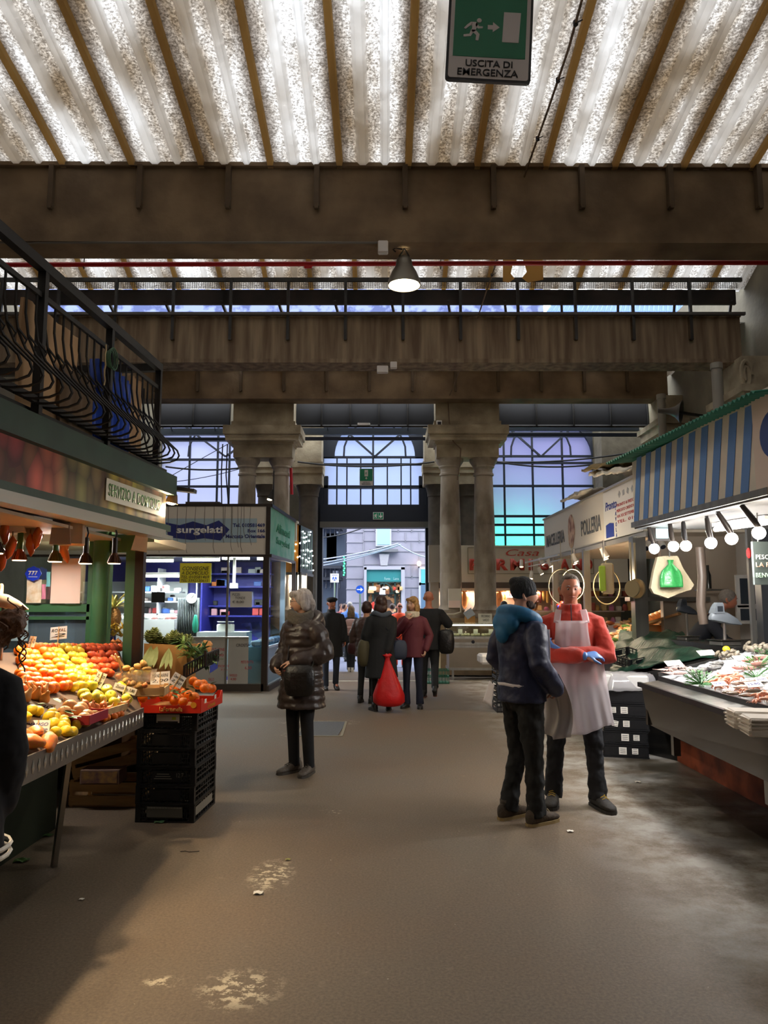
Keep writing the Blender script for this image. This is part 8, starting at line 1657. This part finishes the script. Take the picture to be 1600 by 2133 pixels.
 for i, sd in enumerate((1, -1)):
  e, w, fd = arms[i]; e = V(e); w = V(w); wl_ = e.lerp(w, top.get('cuff', .93)); A = V((sd*sw, .01, 1.375)); pts = [S(*ln((sd*.07, .01, 1.41))), S(*ln((sd*.13, .01, 1.405)))]; rd = [.05*s, (sl+.0)*s]; n = 22 if pf else 8
  for q in range(n+1):
   u = q/n; c = A.lerp(e, u*2) if u < .5 else e.lerp(wl_, u*2-1); pts.append(S(*ln(c))); rd.append(((sl+.012)*(1-u)+(sl-.008)*u+tk*.5+(pf*.9*abs(math.sin(u*n*.55)) if pf else 0))*s)
  m.tube(pts, rd, 14, round_=True)
 if top.get('collar'): m.tube([S(*ln((0, .01, 1.44))), S(*ln((0, -.0, 1.53)))], [.088*s, .078*s], 16)
 J = m.build(top.get('name', 'jacket'), top['mat'], P_, local=True, vox=.01 if vox < .013 else .014, sm=3)
 if pf or top.get('wr'):
  tx = bpy.data.textures.get('wr') or bpy.data.textures.new('wr', 'CLOUDS'); tx.noise_scale = .09; dm = J.modifiers.new('folds', 'DISPLACE'); dm.texture = tx; dm.strength = .02; dm.texture_coords = 'LOCAL'
 P_['_'] = 1; del P_['_']
 return P_, S, (lambda x, y, z: S(*hc)+M@(V((x, y, z))*s)), M, s
def hairshell(P_, HF, m, rings, name='hair', vox=.006, st=.006, sc=.02):
 b = MB()
 for c, r in rings: b.ell(HF(*c), tuple(v*1.0 for v in r), 14, 10)
 o = b.build(name, m, P_, local=True, vox=vox, sm=2)
 if st:
  nm = 'hr%g' % sc; tx = bpy.data.textures.get(nm) or bpy.data.textures.new(nm, 'CLOUDS'); tx.noise_scale = sc; d = o.modifiers.new('strands', 'DISPLACE'); d.texture = tx; d.strength = st; d.texture_coords = 'LOCAL'
 return o
def strap(P_, pts, r, m, name='strap'): b = MB(); b.tube(pts, r, 6, sq=(1, .35)); return b.build(name, m, P_, local=True)
def sheet(P_, fn, nu, nv, m, name, th=.0015): b = MB(); b.grid(fn, nu, nv); return b.build(name, m, P_, local=True, smooth='all', solid=th)
BLK = cloth('black_cloth', '191a1d'); GREY_H = mat('grey_hair', 'b5aca8', .5, var=.4, vs=40, bump=.5, bs=70, stretch=(1, 1, .25))
# --- old woman in the long puffer jacket
PUF = mat('brown_puffer', '3b2f2b', .38, var=.2, vs=6, bump=.3, bs=14)
g = V((-.78, 7.38, 0))
P_, S, HF, M, s = figure('older woman in long dark brown puffer jacket standing beside the frozen food stall', g, math.radians(-38), 1.69, dict(mat=PUF, hem=.62, tk=.03, puff=.019, sleeve=.064, flare=.06, name='puffer_jacket', brow=GREY_H, cuff=.9), dict(mat=BLK, w=.96, ankle=.055),
 arms=[((.27, .06, 1.14), (.09, -.2, 1.07), (-1, -.25, -.15)), ((-.24, .04, 1.15), (-.2, -.16, 1.0), (.6, -.4, -.3))], legs=[((.1, -.02, .5), (.1, .02, .09), .35), ((-.08, -.03, .5), (-.08, .0, .09), -.1)], skin=SKP, head=(math.radians(-42), .05, 0), shoes=dict(mat=mat('grey_shoe', '5d544c', .6, bump=.4, bs=40), sole=mat('grey_sole', '4b4640', .6), lace=mat('dark_lace', '302a26', .7), k=1.05), vox=.01, fem=1, palm=((0, .3, -1), (1, 0, 0), 1), curl=.25)
hairshell(P_, HF, GREY_H, [((0, .025, .035), (.09, .1, .1)), ((.055, .045, -.02), (.04, .06, .07)), ((-.055, .045, -.02), (.04, .06, .07)), ((0, .075, -.03), (.08, .05, .08)), ((0, -.055, .085), (.065, .045, .03)), ((-.03, -.07, .07), (.05, .03, .03)), ((.03, -.06, .08), (.05, .035, .035))])
b = MB()
for sx in (-1, 1): b.tube([HF(sx*.03+.022*math.cos(a), -.1, .01+.017*math.sin(a)) for a in [k*PI/7 for k in range(15)]], .0018, 5); b.tube([HF(sx*.05, -.1, .014), HF(sx*.078, -.02, .01)], .0018, 5)
b.tube([HF(-.01, -.103, .014), HF(.01, -.103, .014)], .0018, 5); b.build('glasses', INK, P_, local=True)
b = MB()
for k in range(3): b.tube([S(.105*math.cos(a)+.0, -.02-.1*math.sin(a)*(-1), 1.45+.035*k+.02*math.sin(2*a)) for a in [q*PI/9 for q in range(19)]], .03, 8)
b.build('scarf', mat('grey_scarf', '5d574f', .9, bump=.6, bs=40), P_, local=True, vox=.01, sm=3)
b = MB(); b.tube([S(.15*math.cos(a), .02+.15*math.sin(a), 1.43+.07*math.sin(a)) for a in [q*PI/10-.4 for q in range(18)]], [.04+.025*math.sin(q*PI/17) for q in range(18)], 10, round_=True); b.ell(S(0, .16, 1.42), (.15, .07, .11), 14, 10); b.build('hood', PUF, P_, local=True, vox=.01, sm=4)
b = MB(); b.box(S(.17, -.2, .9), (.3, .13, .3), rot=Matrix.Rotation(.6, 3, 'Z'), bev=.05); hb = b.build('handbag', mat('black_leather', '151313', .4, bump=.3, bs=30), P_, local=True, smooth=True, sub=1)
b = MB()
for dx in (-.03, .03): b.box(S(.1+dx*1.2, -.275+dx*.5, .99), (.03, .008, .01), rot=.6)
b.build('bag_clasp', CHROME, hb, local=True); strap(P_, [S(.25, -.12, 1.0), S(.21, -.02, 1.3), S(.14, .0, 1.455)], .014, MC['black_leather'], 'bag_strap')
b = MB(); b.tube([S(-.02, -.19, .66), S(-.015, -.19, .95), S(-.005, -.17, 1.2), S(0, -.14, 1.42)], .008, 5); b.build('zip', INK, P_, local=True)
# --- man in blue jacket with beanie
NAVY = mat('navy_jacket', '20284a', .55, var=.3, vs=5, bump=.35, bs=12)
g = V((1.02, 5.78, 0))
P_, S, HF, M, s = figure('man in navy jacket with blue hood and dark beanie, hands in pockets', g, math.radians(118), 1.74, dict(mat=NAVY, hem=.86, tk=.022, sleeve=.064, wr=1, name='jacket', collar=1, cuff=1.0), dict(mat=mat('black_trousers', '1b1c1c', .85, var=.3, vs=6, bump=.4, bs=10), w=1.08, ankle=.066, crease=1),
 arms=[((.27, .05, 1.17), (.16, -.15, .98), (-.5, -.5, -.6)), ((-.28, .07, 1.16), (-.2, -.15, .96), (.5, -.5, -.6))], legs=[((.1, -.03, .5), (.12, .06, .09), .2), ((-.1, -.01, .5), (-.11, -.02, .09), .15)], head=(math.radians(-22), .0, 0), shoes=dict(mat=mat('muddy_shoe', '54473a', .8, var=.5, vs=14, bump=.5, bs=30), sole=mat('ochre_sole', '8f7a52', .7), lace=mat('tan_lace', '9a8a6a', .7), k=1.12), vox=.01, neckf=.02)
BEAN = mat('charcoal_knit', '24262a', .95, bump=.8, bs=70, stretch=(1, 1, .2)); b = MB(); b.ell(HF(0, .01, .045), (.09*s, .106*s, .1*s), 18, 14); b.tube([HF(0, .005, .0), HF(0, .005, .045)], .096*s, 20); b.ell(HF(0, .07, .1), (.05, .05, .04), 10, 8); b.build('beanie', BEAN, P_, local=True, vox=.008, sm=3)
hairshell(P_, HF, mat('beard_dark', '3f2c22', .9, bump=.6, bs=90), [((0, -.05, -.08), (.042, .032, .026)), ((.045, -.025, -.06), (.015, .035, .035)), ((-.045, -.025, -.06), (.015, .035, .035)), ((0, -.078, -.06), (.025, .01, .012))], 'beard', st=.002)
HBL = mat('bright_blue_lining', '0f6a9c', .6, var=.25, vs=7, bump=.2, bs=14); b = MB(); b.tube([S(.135*math.cos(a), .02+.12*math.sin(a), 1.475+.045*math.sin(a)) for a in [q*PI/10-.5 for q in range(22)]], [.026+.03*max(0, math.sin(q*PI/21)) for q in range(22)], 12, round_=True); b.ell(S(0, .14, 1.43), (.14, .07, .095), 14, 10); b.ell(S(0, .175, 1.36), (.07, .04, .08), 12, 8); b.build('hood', HBL, P_, local=True, vox=.01, sm=4)
AP = mat('white_apron_film', 'dcd4d4', .5, bump=.35, bs=9)
sheet(P_, lambda u, v: S(-.22+.4*u, -.165-.02*math.sin(u*PI)-.14*math.sin((1-v)*2.4)+.02*math.sin(u*17+v*3), .56+.1*abs(u-.5)+.46*v), 20, 14, AP, 'apron')
sheet(P_, lambda u, v: S(-.1+.2*u, -.19-.0*v+.01*math.sin(u*9), 1.0+.38*v), 10, 10, AP, 'apron_bib')
b = MB(); b.tube([S(.19*math.cos(a), .165*math.sin(a), .985+.004*math.sin(5*a)) for a in [q*PI/14 for q in range(15)]], .006, 6, sq=(1, 2)); b.build('apron_tie', AP, P_, local=True)
sheet(P_, lambda u, v: S(.1+.06*u-.03*v+.05*u*v, .18+.05*v, .97-.15*v+.03*u), 6, 8, AP, 'apron_bow')
# --- man in red fleece, arms crossed
REDF = mat('red_fleece', 'b52c16', .9, var=.2, vs=4, bump=.3, bs=12, sheen=.3)
g = V((1.5, 6.22, 0))
P_, S, HF, M, s = figure('man in red fleece with crossed arms, blue gloves and translucent white apron', g, math.radians(-12), 1.79, dict(mat=REDF, hem=.9, tk=.012, sleeve=.06, wr=1, name='fleece', collar=1, brow=GREY_H, cuff=.88), dict(mat=mat('dark_work_trousers', '25262b', .85, var=.3, vs=6, bump=.4, bs=10), w=1.05, ankle=.068, crease=1),
 arms=[((.27, -.08, 1.13), (-.06, -.2, 1.16), (-1, .3, .5)), ((-.27, -.1, 1.14), (.08, -.265, 1.14), (1, .5, .1))], legs=[((.14, -.03, .5), (.16, -.02, .09), .45), ((-.14, -.02, .5), (-.17, .02, .09), -.1)], skin=SKR, head=(math.radians(8), .08, 0), shoes=dict(mat=mat('dark_boot', '2d2824', .7, bump=.3, bs=30), lace=mat('yellow_lace', 'c9a52e', .6), k=1.15), vox=.01, palm=((0, .6, .8), (0, .6, -.8), 1), curl=.35)
hairshell(P_, HF, mat('short_grey_hair', '7d746c', .8, var=.3, vs=40, bump=.5, bs=90), [((0, .034, .04), (.082*s, .088*s, .09*s)), ((0, -.028, .1), (.05, .035, .022)), ((.06, .02, .02), (.02, .04, .04)), ((-.06, .02, .02), (.02, .04, .04))], st=.004)
GLV = mat('blue_glove', '5a86c9', .4)
for sd, (w_, f_) in ((1, ((-.075, -.2, 1.165), (-1, .3, .5))), (-1, ((.095, -.26, 1.142), (1, .5, .1)))):
 b = MB(); handmesh(b, S(*w_), V(f_), V((0, .6, .8*sd)), sd, s*1.06, .35); b.tube([S(w_[0]+.03*sd, w_[1], w_[2]), S(*w_)], .031*s, 12); b.build('glove', GLV, P_, local=True, vox=.005, sm=1)
TA = glass('apron_film', 'f4eef0', .06, .3, op=.46, diff='efe9ec')
sheet(P_, lambda u, v: S((.12+.04*(1-v)**2)*(2*u-1)*1.0, -.185+.06*(2*u-1)**2-.0*v+.004*math.sin(u*23), 1.12+.28*v), 14, 12, TA, 'apron_bib')
for sx in (-1, 1): sheet(P_, lambda u, v, sx=sx: S(sx*(.085+.05*u-.02*v), -.15+.02*u+.12*v, 1.38+.1*math.sin(v*PI/2)+.005*u), 4, 8, TA, 'apron_strap')
sheet(P_, lambda u, v: (lambda a, fl: S(math.sin(a)*(.235+fl*.75), -math.cos(a)*(.18+fl)+.01*math.sin(a*19+v*5)*(1-v)+.004*math.sin(u*41), .6+.03*math.sin(u*9)+(1.13-.6)*v))((u-.5)*2.5, .1*(1-v)), 60, 26, TA, 'apron_skirt')
b = MB(); b.tube([S(0, -.155, 1.3), S(0, -.15, 1.42), S(0, -.09, 1.52)], .0045, 5); b.build('zip', INK, P_, local=True)
# --- girl with curly hair at the left edge
HOOD = mat('black_hoodie', '15161c', .9, var=.2, vs=4, bump=.3, bs=10)
P_, S, HF, M, s = figure('girl with curly brown hair in black hoodie at the left picture edge', V((-1.52, 2.76, 0)), math.radians(205), 1.6, dict(mat=HOOD, hem=.74, tk=.03, sleeve=.062, name='hoodie', flare=.03, wr=1), dict(mat=mat('beige_trousers', 'b89a78', .85, bump=.3, bs=10), w=1.15), head=(0, .35, 0), lean=.12, vox=.012, fem=1, arms=[((.2, .03, 1.14), (.2, -.04, .93), (0, -.1, -1)), ((-.2, .03, 1.14), (-.19, -.04, .93), (0, -.1, -1))])
CUR = mat('curly_brown_hair', '7a4e30', .5, var=.5, vs=30, bump=.5, bs=60)
hairshell(P_, HF, CUR, [((0, .03, .02), (.1, .11, .12)), ((.05, .08, -.05), (.08, .07, .09)), ((-.06, .09, -.06), (.08, .07, .1)), ((0, .11, .0), (.09, .06, .09)), ((-.19, .07, -.03), (.055, .05, .055)), ((-.13, .06, -.06), (.07, .05, .07))], st=.03, sc=.03)
random.seed(4)
for k in range(70):
 a = random.uniform(-.4, PI+.4); zz = random.uniform(-.12, .08); p = HF(.115*math.cos(a)-(.11 if k % 2 else 0), .05+.1*math.sin(a), zz); r = random.uniform(.008, .018); L = random.uniform(.03, .1); ph = random.uniform(0, 6); b = MB() if k % 10 == 0 else b
 b.tube([p+V((math.cos(a)*.012*q/8+r*math.cos(ph+q*.9), math.sin(a)*.012*q/8+r*math.sin(ph+q*.9), -L*q/8)) for q in range(12)], .0028, 4)
 if k % 10 == 9: b.build('curl_lock', CUR, P_, local=True, kind='stuff')
b = MB(); c = S(-.1, .19, 1.2); b.tube([c+V((.05*math.cos(a), .0, .055*math.sin(a))) for a in [q*PI/12 for q in range(25)]], .003, 5); b.build('yellow_ring_print', mat('print_yellow', 'c9b838', .7), P_, local=True)
b = MB(); [b.tube([S((.235)*math.cos(a), .2*math.sin(a), z) for a in [q*PI/12 for q in range(25)]], .007, 5, sq=(1, 1.3)) for z in (.76, .79)]; b.build('white_hem_stripes', PAPER, P_, local=True)
# --- distant figures
def cap(P_, HF, m): b = MB(); b.ell(HF(0, -.015, .08), (.105, .125, .045), 16, 8); b.tube([HF(0, .01, .035), HF(0, 0, .08)], [.086, .098], 16); b.build('flat_cap', m, P_, local=True, smooth='all')
def bag(P_, c, w, d, h, m, nm, st=None, sub=1): b = MB(); b.box(c, (w, d, h), bev=min(w, d, h)*.35); o = b.build(nm, m, P_, local=True, sub=sub, smooth='all'); (strap(P_, st, .012, m, 'bag_strap') if st else None); return o
P_, S, HF, M, s = figure('older bearded man in black coat and flat cap walking towards the camera', V((-.98, 14.4, 0)), math.radians(12), 1.68, dict(mat=mat('black_coat', '17181b', .8, bump=.3, bs=10), hem=.62, tk=.025, name='coat', collar=1, flare=.03), dict(mat=mat('dark_jeans', '262c3a', .85), w=.98), head=(math.radians(25), .05, 0), skin=SKR, legs=[((.09, -.12, .52), (.09, -.02, .14), .1, .3), ((-.1, .02, .5), (-.1, -.02, .09), -.1)], vox=.014)
cap(P_, HF, BLK); hairshell(P_, HF, mat('red_grey_beard', '8a5a44', .9), [((0, -.075, -.08), (.04, .03, .03))], 'beard', st=.003)
P_, S, HF, M, s = figure('long-haired woman with pink backpack walking away through the portal', V((-.82, 19.4, -.115)), math.radians(178), 1.62, dict(mat=BLK, hem=.8, tk=.02, fem=1), dict(mat=BLK, w=1.0), shoes=dict(mat=mat('white_shoe', 'c9c0b0', .6), sole=mat('pale_sole', 'b5ab98', .6)), skin=SKP, face=False, vox=.016, fem=1, legs=[((.07, -.04, .5), (.05, 0, .09), .0), ((-.06, .0, .5), (-.04, .02, .09), 0)])
hairshell(P_, HF, mat('dark_blonde_hair', '7d6240', .6, var=.4, vs=20), [((0, .02, .02), (.09, .1, .11)), ((0, .09, -.1), (.1, .05, .16))], vox=.012, sc=.03, st=.01)
bp_ = bag(P_, S(0, .22, 1.2), .3, .16, .42, mat('pink_backpack', 'b08a80', .6, bump=.2, bs=10), 'backpack'); b = MB(); b.box(S(0, .31, 1.12), (.22, .05, .18), bev=.02); b.build('backpack_pocket', MC['pink_backpack'], bp_, local=True)
P_, S, HF, M, s = figure('brown-haired woman in long black coat seen from behind, holding the red bag', V((-.04, 11.6, 0)), math.radians(190), 1.68, dict(mat=BLK, hem=.5, tk=.03, flare=.09, name='coat', sleeve=.06), dict(mat=BLK, w=.8), head=(math.radians(-25), 0, 0), face=False, vox=.014, fem=1, arms=[((.25, .02, 1.15), (.24, -.08, .93), (0, -.1, -1)), ((-.14, .13, 1.16), (-.06, .17, .9), (0, 0, -1))], skin=SKP)
hairshell(P_, HF, mat('chestnut_hair', '3a1f16', .4, var=.3, vs=20), [((0, .02, .02), (.1, .11, .11)), ((0, .06, -.07), (.1, .07, .1)), ((.05, -.0, -.05), (.05, .08, .09)), ((-.05, .0, -.05), (.05, .08, .09))], vox=.01, st=.004)
b = MB(); b.tube([S(.13*math.cos(a), .0+.12*math.sin(a), 1.47+.02*math.sin(3*a)) for a in [q*PI/9 for q in range(19)]], .04, 8); b.build('scarf', mat('grey_blue_scarf', '4a525e', .9), P_, local=True, vox=.014, sm=2)
bag(P_, S(-.27, .05, .92), .26, .14, .3, mat('slate_blue_bag', '2c3548', .6), 'shoulder_bag', [S(-.28, .04, 1.05), S(-.05, .17, 1.25), S(.12, .06, 1.44)])
bag(P_, S(.27, .0, .88), .22, .2, .42, mat('olive_bag', '4a432c', .7), 'tote_bag', [S(.28, 0, 1.05), S(.24, .02, 1.3)])
RB = mat('red_bag', 'd01318', .45, var=.2, vs=5, bump=.5, bs=9); rl = P_.location+Matrix.Rotation(math.radians(190), 3, 'Z')@S(-.06, .19, 0); t = thing('red_shopping_bag', 'large bright red cloth bag hanging from the hand of the woman in black', 'bag', (rl.x, rl.y, .1))
m_ = MB(); zt_ = .9*s; m_.loft([[V((rl.x+.03*(1-z/zt_)+math.cos(a)*w*(1+.06*math.sin(5*a)), rl.y-.03+math.sin(a)*w*.5, z-.0)) for a in [k*PI/14 for k in range(28)]] for z, w in ((.085, .08), (.1, .17), (.15, .225), (.25, .225), (.4, .17), (.55, .11), (.68, .06), (.76, .03), (.8, .045), (.83, .03))]); m_.build('bag_body', RB, t, smooth='all')
m_ = MB(); m_.ell((rl.x, rl.y-.03, .81), (.06, .04, .03), 10, 8, f=lambda d: 1+.3*math.sin(7*d.x+5*d.z)); m_.build('bag_knot', RB, t, smooth='all')
P_, S, HF, M, s = figure('blonde woman in burgundy jacket and cream scarf with hand at her chin', V((.44, 11.9, 0)), math.radians(-14), 1.66, dict(mat=mat('burgundy_jacket', '5d1f2b', .7, bump=.3, bs=10), hem=.8, tk=.018, collar=1), dict(mat=mat('navy_jeans', '171c30', .85), w=.88, ankle=.075), head=(math.radians(-18), .05, .1), skin=SKP, vox=.011, fem=1, arms=[((.27, .05, 1.14), (.22, -.05, .92), (-.2, -.2, -1)), ((-.26, -.06, 1.17), (-.06, -.17, 1.4), (.4, -.0, 1))], palm=((-1, 0, 0), (.3, 1, 0), 1), curl=.6)
BLH = mat('blonde_hair', 'b58a52', .5, var=.4, vs=24, bump=.4, bs=50); hairshell(P_, HF, BLH, [((0, .025, .04), (.092, .1, .095)), ((.075, .02, -.05), (.035, .07, .12)), ((-.075, .02, -.05), (.035, .07, .12)), ((0, .08, -.06), (.09, .05, .12)), ((.04, -.06, .075), (.045, .03, .03)), ((-.04, -.055, .08), (.05, .03, .03))], vox=.009, st=.006)
b = MB(); [b.tube([S(.09*math.cos(a), -.02+.09*math.sin(a), 1.46+.04*k) for a in [q*PI/9 for q in range(19)]], .032, 8) for k in range(2)]; b.build('scarf', mat('cream_scarf', 'cfc4ae', .9, bump=.8, bs=40), P_, local=True, vox=.012, sm=2)
bag(P_, S(-.22, -.12, .95), .14, .1, .3, mat('wine_bag', '6b1f33', .6), 'handbag', [S(-.2, -.12, 1.1), S(.0, -.17, 1.3), S(.13, -.02, 1.46)])
P_, S, HF, M, s = figure('bald man in black jacket with shoulder bag walking away', V((.76, 13.2, 0)), math.radians(172), 1.78, dict(mat=BLK, hem=.78, tk=.03, sleeve=.065), dict(mat=BLK, w=1.0), skin=SKR, face=False, vox=.014, arms=[((.25, .02, 1.16), (.22, -.1, .95), (0, -.3, -1)), ((-.33, -.02, 1.2), (-.24, -.2, 1.28), (.5, -1, .3))], legs=[((.09, -.04, .5), (.09, .02, .09), .0), ((-.1, .04, .52), (-.12, .3, .22), .0, -1.1)], shoes=dict(sole=mat('brown_sole', '6b3d30', .7)))
hairshell(P_, HF, SKR, [((0, .012, .03), (.083, .1, .088))], 'scalp', vox=.01, st=0)
bag(P_, S(-.3, .12, .92), .28, .16, .42, MC['black_leather'], 'shoulder_bag', [S(-.3, .1, 1.1), S(-.12, .05, 1.45)])
P_, S, HF, M, s = figure('woman in brown quilted jacket mostly hidden behind the woman in black', V((-.28, 12.5, 0)), math.radians(160), 1.6, dict(mat=mat('brown_quilt', '4a3530', .5, bump=.5, bs=14), hem=.8, tk=.03, puff=.01), dict(mat=BLK, w=.9), face=False, vox=.016, fem=1); hairshell(P_, HF, mat('chestnut_hair', '3a1f16', .4), [((0, .02, .01), (.09, .1, .11))], vox=.014)
bag(P_, S(.24, .02, .93), .22, .1, .2, mat('dark_red_bag', '3d1418', .5), 'handbag')
P_, S, HF, M, s = figure('man in bright orange work clothes walking in the street', V((.42, 20.9, -.12)), .1, 1.72, dict(mat=mat('safety_orange', 'f04a12', .6, bump=.2, bs=9), hem=.75, tk=.02), dict(mat=MC['safety_orange']), skin=SKR, vox=.018); b = MB()
for sx in (-1, 1): b.ell(HF(sx*.03, -.095, .012), (.024, .008, .018), 8, 6)
b.build('sunglasses', INK, P_, local=True)
P_, S, HF, M, s = figure('person in blue jacket in the street beyond the woman with backpack', V((-1.02, 23, -.12)), 3.0, 1.75, dict(mat=mat('sky_blue_jacket', '3f6fb8', .6), hem=.8, tk=.03, collar=1), dict(mat=BLK), face=False, vox=.02, skin=SKR); hairshell(P_, HF, MC['grey_hair'], [((0, .02, .03), (.085, .1, .09))], vox=.014)
for x, y, r, c, lb in ((-1.75, 26, 0, '8a7f8c', 'person in pale jacket far down the side street at left'), (-1.28, 25, 1, '3b3540', 'person in dark coat in the street behind the flat-capped man'), (.26, 24, 2, '2a3040', 'person in dark jacket near the shop window, behind the orange worker'), (-1.52, 27.5, .5, '6b2f38', 'person in dark red far down the side street')):
 P_, S, HF, M, s = figure(lb, V((x, y, -.12)), r, 1.7, dict(mat=mat('coat'+c, c, .8), hem=.7, tk=.02), dict(mat=BLK), face=False, vox=.022, hands=False); hairshell(P_, HF, MC['chestnut_hair'], [((0, .02, .02), (.088, .1, .1))], vox=.016, st=0)
P_, S, HF, M, s = figure('grey-haired fishmonger in dark sweater bending over his work behind the scales', V((P(1428, 1250, 9.0).x+.02, 9.2, 0)), math.radians(70), 1.72, dict(mat=mat('dark_sweater', '22242c', .85), hem=.86, tk=.015, collar=1), dict(mat=BLK), skin=SKR, lean=.75, head=(0, .2, 0), vox=.014, arms=[((.2, -.3, 1.16), (.1, -.55, 1.08), (0, -1, -.2)), ((-.2, -.3, 1.16), (-.1, -.5, 1.05), (0, -1, -.2))]); hairshell(P_, HF, MC['short_grey_hair'], [((0, .02, .03), (.085, .1, .1))], vox=.012, st=.004)
P_, S, HF, M, s = figure('dark-haired shopkeeper glimpsed behind the beanie of the blue-jacketed man', V((P(1049, 1250, 18.4).x, 18.35, 0)), .2, 1.62, dict(mat=mat('white_coat', 'cfc9c0', .8), hem=.8, tk=.01), dict(mat=BLK), vox=.018, hands=False); hairshell(P_, HF, BLK, [((0, .02, .03), (.09, .1, .1))], vox=.016, st=0)
